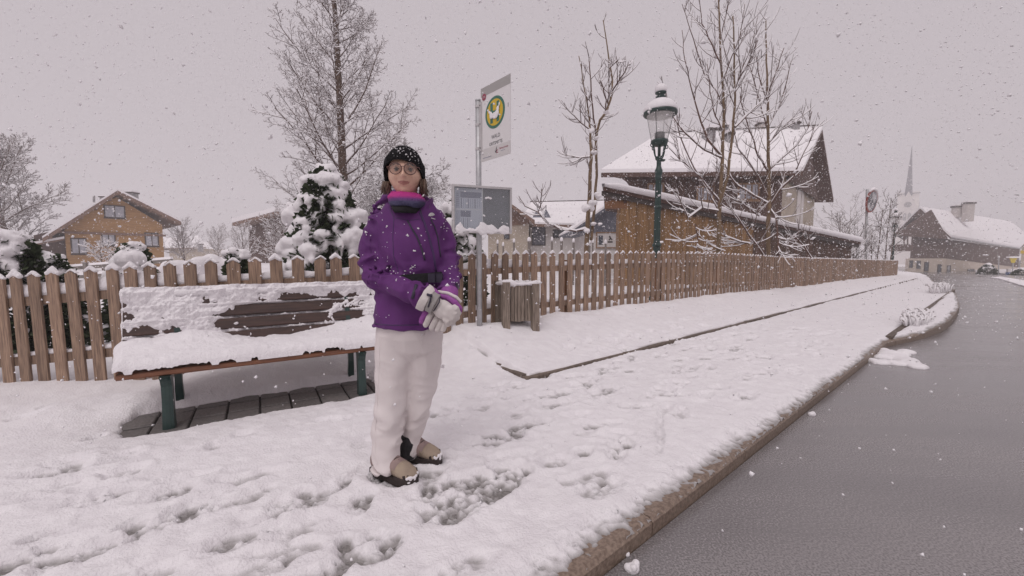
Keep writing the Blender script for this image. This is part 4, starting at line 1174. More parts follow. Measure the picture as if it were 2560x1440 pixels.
# --- large house behind the barn, broad side to us, gable end to the right
h = thing('large_house', 'large dark timber house with broad snowy roof and chimneys behind the barn', 'house', at_y(1780, 640, 19.5))
eA = at_y(2008, 427, 17.7); eB = at_y(1503, 432, 18.1); rC = at_y(2056, 324, 22.0); rD = rC + (eB - eA); rD.z = at_y(1600, 343, 22.4).z
eE = at_y(2084, 498, 26.4); eF = eE + (eB - eA)
up = Vector((0, 0, 1))
mb = MB(); quad_slab(mb, [eB, eA, rC, rD], up * -.20); r = mb.build('roof', 'timber_dark', h, fix=True)
mb = MB(); quad_slab(mb, [eB + up * .005, eA + up * .005, rC + up * .005, rD + up * .005], up * .16); mb.build('roof_snow', 'snow_far', r, fix=True)
mb = MB(); quad_slab(mb, [rD, rC, eE, eF], up * -.20); r = mb.build('roof', 'timber_dark', h, fix=True)
mb = MB(); quad_slab(mb, [rD + up * .005, rC + up * .005, eE + up * .005, eF + up * .005], up * .13); mb.build('roof_snow', 'snow_far', r, fix=True)
_ub = (eA - eB).normalized()
cA = at_y(1952, 560, 18.5); cB = at_y(1580, 560, 19.0); cE = at_y(2033, 560, 25.0)
zt = eA.z + .12
WL = Wall(cB, cA); WG = Wall(cA, cE)
mb = MB(); WL.boxw(0, WL.L, -.2, zt, 0, -.3, mb); mb.build('long_wall', 'timber_dark', h, fix=True)
gm_x, gm_z = WG.L * .52, rC.z - .5
mb = MB(); mb.prism([WG.p(0, -.2), WG.p(WG.L, -.2), WG.p(WG.L, eE.z - .2), WG.p(gm_x, gm_z), WG.p(0, zt)], -WG.n * .3); mb.build('gable_wall', 'plaster_beige', h, fix=True)
g0, gz0 = WG.hit(2002, 500); 
mb = MB(); mb.prism([WG.p(0.0, zt - .35, .12), WG.p(WG.L * .99, eE.z - .35, .12), WG.p(gm_x, gm_z, .12)], WG.n * .08); mb.build('gable_boarding', 'timber_dark', h, fix=True)
for x0, y0, x1, y1 in ((1848, 462, 1893, 497), (1745, 470, 1780, 500), (1622, 462, 1655, 486)):
    WL.window_px(h, x0, y0, x1, y1, pane='curtain_pane', frame='frame_wood', fw=.08, panes=3)
for x0, x1 in ((1988, 1996), (1998, 2004)):                       # pale downpipe / shutter strips on the gable wall
    a0, z0 = WG.hit(x0, 560); a1, z1 = WG.hit(x1, 560)
    mb = MB(); WG.boxw(a0, a1, -.1, WG.hit(x0, 462)[1], .01, .05, mb); mb.build('pale_board', 'plaster_white', h, fix=True)
mb = MB()                                                        # stepped bracket under the left roof end
_s = [Vector(at_y(x, y, 18.4)) for x, y in ((1512, 434), (1600, 432), (1600, 470), (1578, 462), (1571, 452), (1560, 444), (1540, 440), (1530, 438))]
mb.prism(_s, (0, .3, 0)); mb.build('eave_bracket', 'timber_dark', h, fix=True)
chimney_at(h, 1762, 1781, 331, 352, 21.0, .7); chimney_at(h, 1801, 1814, 322, 350, 22.2, .5); chimney_at(h, 1815, 1829, 340, 362, 20.6, .5); chimney_at(h, 1977, 1992, 313, 330, 22.0, .5); chimney_at(h, 1895, 1906, 313, 328, 22.4, .5, 'chimney_pale')
mb = MB(); mb.tube([rD + up * .24, rC + up * .24], .035, 5); mb.build('ridge_wire', 'frame_dark', h)

# --- wooden barn
barn = thing('barn', 'brown board barn with thick snow on its sloping roof behind the fence', 'barn', at_y(1750, 650, 12))
bA = at_y(1549, 640, 11.6); bB = at_y(2128, 640, 18.2)
WB = Wall(bA, bB)
tL = at_y(1503, 468, 11.2); tR = at_y(2146, 606, 18.3)
def barn_roof_z(x):
    a = (tL - WB.a).dot(WB.u); b = (tR - WB.a).dot(WB.u)
    return tL.z + (tR.z - tL.z) * (x - a) / (b - a)
x = 0.0; k = 0
while x < WB.L - .05:
    w = RNG.uniform(.13, .17)
    xm = x + w / 2
    zt = barn_roof_z(xm) - .16
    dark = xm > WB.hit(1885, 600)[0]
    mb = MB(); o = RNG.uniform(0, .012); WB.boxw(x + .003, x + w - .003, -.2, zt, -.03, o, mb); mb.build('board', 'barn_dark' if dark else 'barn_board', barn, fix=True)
    x += w; k += 1
back = Vector((1.1, 4.6, 0)); ov = WB.n * .45
r0 = tL + ov * .2; r1 = tR + ov * .2
mb = MB(); quad_slab(mb, [r0, r1, r1 + back, r0 + back], up * -.10); br = mb.build('roof', 'timber_dark', barn, fix=True)
mb = MB(); quad_slab(mb, [r0 + up * -.103 - ov * .1, r1 + up * -.103 - ov * .1, r1 + up * -.103 - ov * .16, r0 + up * -.103 - ov * .16], up * -.13); mb.build('fascia', 'frame_dark', barn, fix=True)
for f in (0.045, .0):
    pass
for kx in range(10):
    f = 0.06 + kx * 0.1; c = r0.lerp(r1, f) + up * -.24 - ov * .2
    mb = MB(); mb.hexa([c + WB.u * a + up * b for a, b in ((-.05, -.06), (.05, -.06), (.05, .06), (-.05, .06))], [c + WB.u * a + up * b - WB.n * .5 for a, b in ((-.05, -.06), (.05, -.06), (.05, .06), (-.05, .06))]); mb.build('rafter', 'timber_dark', barn, fix=True)
c = WB.p(-.12, barn_roof_z(0) - .36, .02); mb = MB(); mb.hexa([c + WB.u * a + up * b for a, b in ((-.22, -.10), (.35, -.10), (.35, .10), (-.22, .10))], [c + WB.u * a + up * b - WB.n * .3 for a, b in ((-.22, -.10), (.35, -.10), (.35, .10), (-.22, .10))]); mb.build('beam_end', 'post_wood', barn, fix=True)
# left end wall and back
WE = Wall(WB.p(0, 0, -.05) + back * .95, WB.p(0, 0, -.05))
mb = MB(); WE.boxw(0, WE.L, -.2, barn_roof_z(0) - .2, 0, -.06, mb); mb.build('end_wall', 'barn_board', barn, fix=True)
# rounded snow slab on the barn roof
mb = MB(); rings = []
for f in np.linspace(0, 1, 90):
    c = r0.lerp(r1, f); hsn = .20 + .02 * sin(f * 9) + .03 * float(fbm(f * 14, 2, 2, 3)) + .05 * f
    if f < .03: hsn *= .5 + f * 16
    jj = .02 * float(fbm(f * 22, 1, 2, 1))
    rings.append([c + WB.n * (.06 + jj) + up * .004, c + WB.n * (.10 + jj) + up * hsn * .45, c + WB.n * (.05 + jj) + up * hsn * .85, c - WB.n * .08 + up * hsn, c + back * .5 + up * hsn, c + back + up * hsn * .8, c + back + up * .004])
mb.loft(rings); mb.build('roof_snow', 'snow', br, smooth=True, fix=True)

# --- house at the end of the road
h = thing('roadside_house', 'long dark upper-storey farmhouse with white roof and pale ground floor beyond the road', 'house', at_y(2380, 690, 60))
Yc = 60.0
eL = at_y(2238, 583, Yc - 1); pk = at_y(2300, 521, Yc + 1); eR = at_y(2376, 592, Yc - 1); fe = at_y(2550, 620, 76); fr_ = at_y(2527, 557, 82); hip = at_y(2575, 596, 84)
mb = MB(); quad_slab(mb, [eR, fe, fr_, pk], up * -.3); r = mb.build('roof', 'timber_dark', h, fix=True)
mb = MB(); quad_slab(mb, [eR + up * .006, fe + up * .006, fr_ + up * .006, pk + up * .006], up * .3); mb.build('roof_snow', 'snow_far', r, fix=True)
mb = MB(); mb.prism([fe, hip, fr_], up * -.3); r = mb.build('roof_hip', 'timber_dark', h, fix=True)
mb = MB(); mb.prism([fe + up * .006, hip + up * .006, fr_ + up * .006], up * .3); mb.build('roof_snow', 'snow_far', r, fix=True)
bk = Vector((20, 19, 0))
mb = MB(); quad_slab(mb, [eL, pk, pk + bk, eL + bk], up * -.3); r = mb.build('roof', 'timber_dark', h, fix=True)
mb = MB(); quad_slab(mb, [eL + up * .006, pk + up * .006, pk + bk + up * .006, eL + bk + up * .006], up * .25); mb.build('roof_snow', 'snow_far', r, fix=True)
g0 = at_y(2283, 640, Yc + .3); g1 = at_y(2366, 640, Yc); g2 = at_y(2546, 650, 75.5)
WG = Wall(g0, g1); WS = Wall(g1, g2)
zsp = at_y(2366, 646, Yc).z
pkx, pkz = WG.hit(2301, 527)
mb = MB(); mb.prism([WG.p(0, zsp), WG.p(WG.L, zsp), WG.p(WG.L, eR.z - .35), WG.p(pkx, pkz), WG.p(0, WG.hit(2283, 545)[1])], -WG.n * .5); mb.build('gable_wall', 'timber_dark', h, fix=True)
mb = MB(); mb.prism([eL + Vector((0, .25, -.32)), eR + Vector((0, .25, -.32)), pk + Vector((0, -1.7, -.4))], (0, .2, 0)); mb.build('gable_boarding', 'timber_dark', h, fix=True)
zs1 = at_y(2546, 668, 75.5).z; ze1 = at_y(2546, 624, 75.5).z
mb = MB(); mb.hexa([WS.p(0, zsp, 0.05), WS.p(WS.L, zs1, .05), WS.p(WS.L, ze1, .05), WS.p(0, eR.z - .3, .05)], [WS.p(0, zsp, -.4), WS.p(WS.L, zs1, -.4), WS.p(WS.L, ze1, -.4), WS.p(0, eR.z - .3, -.4)]); mb.build('upper_wall', 'timber_dark', h, fix=True)
mb = MB(); WG.boxw(-.6, WG.L, -2.2, zsp, 0, -.5, mb); mb.build('ground_floor', 'plaster_cream', h, fix=True)
mb = MB(); mb.hexa([WS.p(0, -2.2, 0), WS.p(WS.L, -3.2, 0), WS.p(WS.L, zs1, 0), WS.p(0, zsp, 0)], [WS.p(0, -2.2, -.4), WS.p(WS.L, -3.2, -.4), WS.p(WS.L, zs1, -.4), WS.p(0, zsp, -.4)]); mb.build('ground_floor', 'plaster_cream', h, fix=True)
for x0, y0, x1, y1 in ((2275, 652, 2280, 668), (2293, 653, 2299, 671), (2312, 656, 2319, 677)):
    WG.window_px(h, x0, y0, x1, y1, fw=.08, mullion=False, sill=False)
for x0, y0, x1, y1 in ((2345, 662, 2351, 681),):
    WG.window_px(h, x0, y0, x1, y1, fw=.08, mullion=False, sill=False)
for x0, y0, x1, y1 in ((2368, 665, 2374, 685), (2419, 674, 2433, 690), (2506, 686, 2517, 695)):
    WS.window_px(h, x0, y0, x1, y1, fw=.1, mullion=False, sill=False)
b0 = at_y(2249, 611, Yc - .6); b1 = at_y(2276, 611, Yc - .6); b2 = at_y(2249, 628, Yc - .6)
mb = MB(); mb.box((b0.x, Yc - 1, b2.z), (b1.x, Yc + 1, b0.z)); bal = mb.build('balcony', 'timber_dark', h, fix=True)
for xx in (2260, 2269):
    p = at_y(xx, 611, Yc - .8); q = at_y(xx, 592, Yc - .8); mb = MB(); mb.tube([p, q], .09, 5); mb.build('balcony_post', 'timber_dark', bal)
chimney_at(h, 2384, 2403, 519, 536, 66, .8, 'chimney_pale', .25, .2); chimney_at(h, 2410, 2431, 510, 546, 65, .8, 'chimney_pale', .25, .2)
mb = MB(); mb.tube([eR + Vector((0, -.2, -.15)), fe + Vector((0, -.2, -.15))], .12, 6); mb.build('gutter', 'zinc', h)
# --- house cut by the right edge
h = thing('edge_house', 'pale house with yellow sign cut off by the right edge of the picture', 'house', at_y(2575, 680, 50))
p = at_y(2547, 620, 50); q = at_y(2640, 590, 50)
mb = MB(); mb.prism([Vector((p.x + .4, 50, -1.6)), Vector((p.x + 8, 50, -1.6)), Vector((p.x + 8, 50, p.z + 2)), Vector((p.x + .4, 50, p.z + .1))], (8.6, 6, 0)); mb.build('wall', 'plaster_beige', h, fix=True)
mb = MB(); quad_slab(mb, [Vector((p.x, 49.2, p.z)), Vector((p.x + 8, 49.2, p.z + 2.4)), Vector((p.x + 18, 57, p.z + 2.4)), Vector((p.x + 9.5, 57, p.z))], up * .2); r = mb.build('roof', 'timber_dark', h, fix=True)
a = at_y(2553, 626, 49.9); b = at_y(2572, 634, 49.9)
mb = MB(); mb.box((a.x, 49.9, b.z), (b.x, 49.98, a.z)); mb.build('yellow_sign', 'stop_yellow', h, fix=True)

# --- church
Z = 150.0
ch = thing('church', 'pale church tower with slender pointed grey spire fading in the snowfall', 'church', at_y(2265, 660, Z))
cx = at_y(2263, 600, Z).x
hw = 26 * Z / 1000 * .72
zt = at_y(2263, 525, Z).z; zg = at_y(2263, 487, Z).z; ztip = at_y(2265, 376, Z).z
CT = Matrix.Translation((cx, Z, 0)) @ Matrix.Rotation(-math.atan2(cx, Z), 4, 'Z')
mb = MB(); mb.box((-hw, -hw, -1.6), (hw, hw, zt), CT); mb.build('tower', 'plaster_white', ch, fix=True)
for ang in range(4):
    M = CT @ Matrix.Rotation(ang * pi / 2, 4, 'Z'); mb = MB()
    mb.prism([M @ Vector((-hw, -hw - .05, zt + .003)), M @ Vector((hw, -hw - .05, zt + .003)), M @ Vector((0, -hw - .05, zg + 1))], M.to_3x3() @ Vector((0, hw, 0))); mb.build('tower_gable', 'plaster_white', ch, fix=True)
    mb = MB(); mb.prism([M @ Vector((0 + 1.0 * cos(t), -hw - .06, zt + 1.7 + 1.0 * sin(t))) for t in np.linspace(0, 2 * pi, 17)[:-1]], M.to_3x3() @ Vector((0, -.12, 0))); ck = mb.build('clock_face', 'chimney', ch, fix=True)
    for sx in (-.6, .6):
        mb = MB(); zw = at_y(2263, 552, Z).z
        mb.prism([M @ Vector((sx - .42, -hw - .02, zw)), M @ Vector((sx + .42, -hw - .02, zw)), M @ Vector((sx + .42, -hw - .02, zw + 2.2)), M @ Vector((sx, -hw - .02, zw + 2.8)), M @ Vector((sx - .42, -hw - .02, zw + 2.2))], M.to_3x3() @ Vector((0, -.1, 0))); mb.build('belfry_window', 'chimney', ch, fix=True)
mb = MB(); sw = 10.0 * Z / 1000 * .74; n = 8
mb.loft([[Vector((cx + r * cos(2 * pi * k / n + pi / 8), Z + r * sin(2 * pi * k / n + pi / 8), z)) for k in range(n)] for r, z in ((sw * 1.15, zg - 2.5), (sw, zg + .5), (.12, ztip))]); mb.build('spire', 'spire_slate', ch, fix=True)
mb = MB(); mb.tube([Vector((cx, Z, ztip)), Vector((cx, Z, ztip + 1.6))], .1, 5); mb.build('spire_cross', 'spire_slate', ch)
for sx in (-1, 1):
    mb = MB(); mb.tube([CT @ Vector((sx * sw * .9, -sw, zg + .3)), CT @ Vector((sx * (sw + 2.0), -sw, zg + .3))], .14, 5); mb.build('gargoyle', 'spire_slate', ch)

# --- hillside at the far right
mb = MB(); xs = np.linspace(120, 262, 40)
rows = []
for y, hgt in ((90, 0), (105, .75), (118, 1.0), (128, .6)):
    rows.append([Vector((float(x) * (y / 110.0), y, -1.3 + hgt * (float(sstep(128, 200, x)) * 26 * (1 + .10 * float(fbm(x * .1, y * .1, 3, 2)))))) for x in xs])
for i in range(len(rows) - 1):
    for j in range(len(xs) - 1):
        mb.add([rows[i][j], rows[i][j + 1], rows[i + 1][j + 1], rows[i + 1][j]], [(0, 1, 2, 3)])
mat('hill_wood', (0.10, 0.095, 0.10), (0.26, 0.25, 0.26), scale=0.6, rough=0.9)
hill = mb.build('hill', 'hill_wood', smooth=True); struct(hill)
# ------------------------------------------------------------------ trees and shrubs
mat('bark_brown', (0.075, 0.048, 0.036), (0.16, 0.105, 0.075), scale=9, rough=0.9, bump=0.5, bscale=40, stretch=(3, 3, .6))
mat('bark_tan', (0.13, 0.085, 0.05), (0.22, 0.15, 0.09), scale=9, rough=0.85, bump=0.4, bscale=40, stretch=(3, 3, .6))
mat('twig', (0.085, 0.050, 0.040), (0.13, 0.08, 0.062), scale=9, rough=0.9)
mat('twig_red', (0.10, 0.055, 0.045), (0.15, 0.085, 0.065), scale=9, rough=0.9)
mat('thuja', (0.020, 0.034, 0.014), (0.05, 0.068, 0.024), scale=14, rough=0.8)

class Tree:
    def __init__(self, seed):
        self.r = random.Random(seed); self.trunk = MB(); self.br = MB(); self.sn = MB()
    def snow_on(self, pts, rad, k):
        """white ridge lying on the upper side of a branch"""
        v, f, m = self.sn.v, self.sn.f, self.sn.m
        prev = None
        for i in range(len(pts)):
            a = pts[max(i - 1, 0)]; b = pts[min(i + 1, len(pts) - 1)]
            d = (b - a)
            if d.length < 1e-6: continue
            d.normalize()
            flat = math.sqrt(max(0.0, 1 - d.z * d.z))
            w = (rad[i] * 0.85 + .0035 * k) * (0.35 + .65 * flat)
            hgt = (rad[i] * 0.7 + .011 * k) * flat * flat * self.r.uniform(.5, 1.25)
            side = Vector((-d.y, d.x, 0))
            if side.length < 1e-3: side = Vector((1, 0, 0))
            side.normalize()
            upv = side.cross(d); 
            if upv.z < 0: upv = -upv
            c = pts[i] + upv * rad[i] * .45
            idx = len(v)
            v.extend([tuple(c - side * w), tuple(c + upv * (hgt + rad[i] * .5) - side * w * .5), tuple(c + upv * (hgt + rad[i] * .5) + side * w * .5), tuple(c + side * w)])
            if prev is not None and flat > .35:
                for j in range(3):
                    f.append((prev + j, prev + j + 1, idx + j + 1, idx + j)); m.append(0)
            prev = idx
    def path(self, p, d, L, n, wig, lift, gnarl=1.0):
        pts = [p.copy()]; d = d.normalized(); st = L / n; r = self.r
        for i in range(n):
            d = (d + Vector((r.uniform(-wig, wig), r.uniform(-wig, wig), r.uniform(-wig, wig) + lift))).normalized()
            pts.append(pts[-1] + d * st)
        return pts
    def grow(self, p, d, L, r0, level, maxl, P):
        r = self.r
        n = max(2, int(round(P['seg'][min(level, len(P['seg']) - 1)])))
        pts = self.path(p, d, L, n, P['wig'] * (1 if level else P.get('tw', .4)), P['lift'][min(level, len(P['lift']) - 1)])
        tip = max(P['tip'], r0 * (.25 if level < maxl else .45))
        rad = [r0 + (tip - r0) * (i / n) ** P.get('pw', .9) for i in range(n + 1)]
        sides = 7 if r0 > .06 else 5 if r0 > .02 else 4 if r0 > .008 else 3
        (self.trunk if level == 0 else self.br).tube(pts, rad, sides, caps=level == 0)
        if P['snow'] > 0 and level > 0 and r0 > P.get('smin', 0):
            self.snow_on(pts, rad, P['snow'])
        if level >= maxl: return
        k = P['kids'][min(level, len(P['kids']) - 1)]
        k = int(k * r.uniform(.8, 1.2) + .5)
        t0 = P['start'][min(level, len(P['start']) - 1)]
        az0 = r.uniform(0, 6.28)
        for j in range(k):
            f = t0 + (1 - t0) * (j + r.uniform(.15, .85)) / k
            f = min(f, .985)
            x = f * n; i = int(x); q = pts[i].lerp(pts[min(i + 1, n)], x - i)
            dd = (pts[min(i + 1, n)] - pts[i]).normalized()
            a = az0 + j * 2.4 + r.uniform(-.5, .5)
            o = dd.orthogonal().normalized(); o2 = dd.cross(o)
            side = o * cos(a) + o2 * sin(a)
            ang = math.radians(P['ang'][min(level, len(P['ang']) - 1)] * r.uniform(.8, 1.2))
            nd = dd * cos(ang) + side * sin(ang)
            if level > 0 and P.get('plane', 0): nd.z += P['plane']
            shape = P['shape'](f) if level == 0 else (1.05 - .6 * f)
            ll = L * P['ratio'][min(level, len(P['ratio']) - 1)] * shape * r.uniform(.75, 1.2)
            rr = min(rad[i] * .75, max(P['tip'], P['rk'] * ll))
            self.grow(q, nd, ll, rr, level + 1, maxl, P)
    def finish(self, name, label, loc, tm='bark_brown', bm_='twig', group=None, cat='tree'):
        o = thing(name, label, cat, loc, 0, group)
        self.trunk.build('trunk', tm, o, smooth=True, world=False)
        if self.br.v: self.br.build('crown', bm_, o, smooth=True, world=False)
        if self.sn.v: self.sn.build('branch_snow', 'snow_far', o, smooth=True, world=False)
        return o

def base(px_, Y, z=0.1):
    p = at_y(px_, 640, Y); return Vector((p.x, Y, z))
# tall maple behind the woman
T = Tree(21)
P = dict(seg=[16, 8, 5, 3, 2], wig=.10, lift=[.02, .045, .03, .02, .0], tip=.0035, kids=[70, 10, 7, 4], start=[.17, .18, .12, .15], ang=[50, 40, 45, 45], ratio=[.235, .46, .42, .42],
         shape=lambda f: 1.22 * min(1, (1.06 - f) * 1.25) ** .75 * min(1, .55 + f * 1.1), rk=.0125, snow=1.35, smin=.0, tw=.10)
_b = base(868, 14.0)
T.grow(Vector((0, 0, -.2)), Vector((-.005, 0, 1)), 11.6, .20, 0, 4, P)
T.finish('maple_tree', 'tall bare maple with snow along its branches behind the woman', _b)
# broad bare tree at the left edge
T = Tree(4)
P = dict(seg=[8, 7, 5, 3, 2], wig=.12, lift=[.0, .05, .05, .04], tip=.011, kids=[26, 10, 8, 5], start=[.14, .15, .15, .1], ang=[50, 38, 40, 40], ratio=[.55, .46, .45, .4], shape=lambda f: 1.15 - .5 * f, rk=.014, snow=2.2)
_b = base(28, 32, .1)
T.grow(Vector((0, 0, -.3)), Vector((.0, 0, 1)), 9.0, .24, 0, 4, P)
T.finish('broad_tree', 'broad bare tree frosted with snow at the left edge beside the chalet', _b)
# small trees between the chalet and the dark house
for px_, Y, Hh, sd, lab in ((462, 40, 4.3, 31, 'small bare tree standing right of the orange chalet'), (610, 30, 3.2, 32, 'spreading bare shrub in front of the dark timber house'), (545, 58, 5.0, 33, 'faint bare tree between the two small far roofs and the dark house'),
                            (1152, 26, 4.6, 34, 'bare tree behind the timetable case'), (700, 22, 3.3, 35, 'twiggy snow-laden bush left of the tall conifer')):
    T = Tree(sd)
    P = dict(seg=[7, 6, 4, 3], wig=.10, lift=[0, .07, .06, .03], tip=.008 if Y > 35 else .006, kids=[22, 8, 6], start=[.10, .12, .12], ang=[44, 36, 38], ratio=[.55, .5, .5], shape=lambda f: 1.15 - .65 * f, rk=.010, snow=1.7 if px_ != 1152 else .8)
    T.grow(Vector((0, 0, -.1)), Vector((.02, 0, 1)), Hh, .07, 0, 3, P)
    T.finish('bare_tree', lab, base(px_, Y, .1), group='bare trees in the yards', cat='tree')
# dense frosted shrub-tree right behind the woman's head
T = Tree(41)
P = dict(seg=[6, 6, 5, 4, 3], wig=.16, lift=[0, .03, .0, -.02], tip=.0045, kids=[30, 11, 8, 4], start=[.1, .15, .1, .1], ang=[55, 42, 45, 45], ratio=[.55, .5, .5, .45], shape=lambda f: 1.1 - .5 * f, rk=.012, snow=1.25)
T.grow(Vector((0, 0, -.1)), Vector((.05, 0, 1)), 3.6, .07, 0, 4, P)
T.finish('frosted_tree', 'dense twiggy tree thick with snow directly behind the woman in the hat', base(985, 12.0, .1))
# double-stemmed young tree left of the lamp
def poly_tree(name, label, Y, stems, tm, bm_, seed, twigs, snow=1.0, tr=.0045, Lt=(.25, .55), clumps=()):
    """stems: lists of (px, py, radius_px); twigs: how many side shoots per stem"""
    T = Tree(seed); r = T.r
    b0 = at_y(stems[0][0][0], stems[0][0][1], Y); b0 = Vector((b0.x, Y, .0))
    for si, st in enumerate(stems):
        pts = []; rad = []
        off = [0.0 if si == 0 else r.uniform(-.5, .5)]
        for i, (x, y, rp) in enumerate(st):
            yy = Y + (off[0] * min(1, i / 2.0))
            pts.append(at_y(x, y, yy) - b0); rad.append(rp * Y / 1000 * (.62 if rp > 2 else .75))
        # subdivide
        q = []; rr = []
        for i in range(len(pts) - 1):
            for k in range(3):
                f = k / 3; q.append(pts[i].lerp(pts[i + 1], f) + Vector((r.uniform(-1, 1), r.uniform(-1, 1), 0)) * .012 * (f > 0)); rr.append(rad[i] * (1 - f) + rad[i + 1] * f)
        q.append(pts[-1]); rr.append(rad[-1])
        big = st[0][2] > 5
        (T.trunk if big else T.br).tube(q, rr, 8 if big else 5)
        if not big: T.snow_on(q, rr, snow)
        nt = int(twigs * 1.6) if big else int(twigs * 1.1)
        for j in range(nt):
            f = .25 + .75 * (j + r.random()) / nt if big else .1 + .88 * (j + r.random()) / nt
            x = f * (len(q) - 1); i = min(int(x), len(q) - 2); c = q[i].lerp(q[i + 1], x - i); dd = (q[i + 1] - q[i]).normalized()
            a = r.uniform(0, 6.28); o = dd.orthogonal().normalized(); o2 = dd.cross(o); ang = math.radians(r.uniform(35, 65))
            nd = dd * cos(ang) + (o * cos(a) + o2 * sin(a)) * sin(ang)
            P = dict(seg=[5, 3, 2], wig=.10, lift=[.10, .08, .05], tip=.0028, kids=[4, 2], start=[.25, .2], ang=[45, 45], ratio=[.45, .5], shape=lambda f: 1, rk=.01, snow=snow * .8)
            ll = r.uniform(*Lt) * (1.2 - .6 * f)
            pts2 = T.path(c, nd, ll, 5, .09, .16)
            r0 = min(rr[i] * .6, tr + ll * .006)
            rad2 = [r0 + (.0028 - r0) * k / 5 for k in range(6)]
            T.br.tube(pts2, rad2, 4); T.snow_on(pts2, rad2, snow)
            for kk in range(r.randint(1, 4)):
                f2 = r.uniform(.25, .9); i2 = int(f2 * 5); c2 = pts2[i2]; d2 = (pts2[min(i2 + 1, 5)] - pts2[max(i2 - 1, 0)]).normalized(); o = d2.orthogonal().normalized(); a = r.uniform(0, 6.28)
                nd2 = d2 * .75 + (o * cos(a) + d2.cross(o) * sin(a)) * .65
                p3 = T.path(c2, nd2, ll * r.uniform(.2, .5), 3, .08, .1); T.br.tube(p3, [r0 * .55, r0 * .5, .0028, .0024], 3); T.snow_on(p3, [r0 * .5] * 4, snow * .7)
    o = T.finish(name, label, b0, tm, bm_)
    if clumps:
        bl = []
        for x, y, rp in clumps:
            c = at_y(x, y, Y) - b0
            for k in range(5):
                bl.append(((c.x + r.uniform(-.5, .5) * rp * Y / 1000, c.y + r.uniform(-.04, .04), c.z + r.uniform(-.4, .3) * rp * Y / 1000), (rp * Y / 1000 * r.uniform(.5, .8), .05, rp * Y / 1000 * r.uniform(.4, .6))))
        link('crotch_snow', blobs_mesh('crotch_snow', bl, .014, .012, 25, 1), 'snow', o, 'stuff')
    return o
poly_tree('young_tree', 'slim two-stemmed young tree with lumps of snow in its forks, left of the near lamp', 8.2,
          [[(1466, 660, 9), (1467, 600, 9.5), (1470, 540, 8.5), (1475, 440, 7), (1478, 400, 6.5), (1476, 330, 4.5), (1471, 280, 3.2), (1462, 230, 2.4), (1447, 140, 1.3)],
           [(1478, 600, 6), (1484, 540, 6), (1492, 440, 5.5), (1490, 345, 5.5), (1500, 300, 5.2), (1516, 282, 5), (1530, 235, 4.3), (1531, 200, 3.5), (1520, 130, 2.6), (1508, 50, 1.4)],
           [(1490, 345, 3.5), (1482, 270, 3.0), (1474, 170, 2.2), (1473, 143, 1.2)],
           [(1529, 232, 3), (1545, 205, 2.4), (1562, 180, 1.8), (1573, 160, 1.2)],
           [(1476, 325, 2.6), (1450, 305, 2.2), (1432, 285, 1.6), (1425, 277, 1)],
           [(1470, 572, 3.5), (1440, 578, 3.6), (1395, 570, 3.2), (1365, 555, 2.8), (1345, 530, 2.4), (1312, 515, 1.8), (1297, 490, 1.3)],
           [(1477, 392, 2), (1450, 395, 1.6), (1420, 388, 1.1), (1410, 385, .8)],
           [(1345, 532, 1.6), (1352, 510, 1.3), (1355, 472, .9)],
           [(1512, 285, 2.2), (1516, 250, 1.8), (1502, 205, 1.4), (1500, 200, 1)],
           [(1519, 260, 2.2), (1524, 170, 1.4), (1545, 150, 1)]],
          'bark_tan', 'twig_red', 51, 9, 1.8, clumps=((1470, 520, 17), (1480, 508, 12), (1492, 488, 12), (1467, 575, 11), (1483, 380, 10), (1478, 327, 9), (1490, 345, 6), (1482, 560, 8), (1516, 282, 7), (1500, 560, 6)))
def stems_from(x0, y0, list_):
    return list_
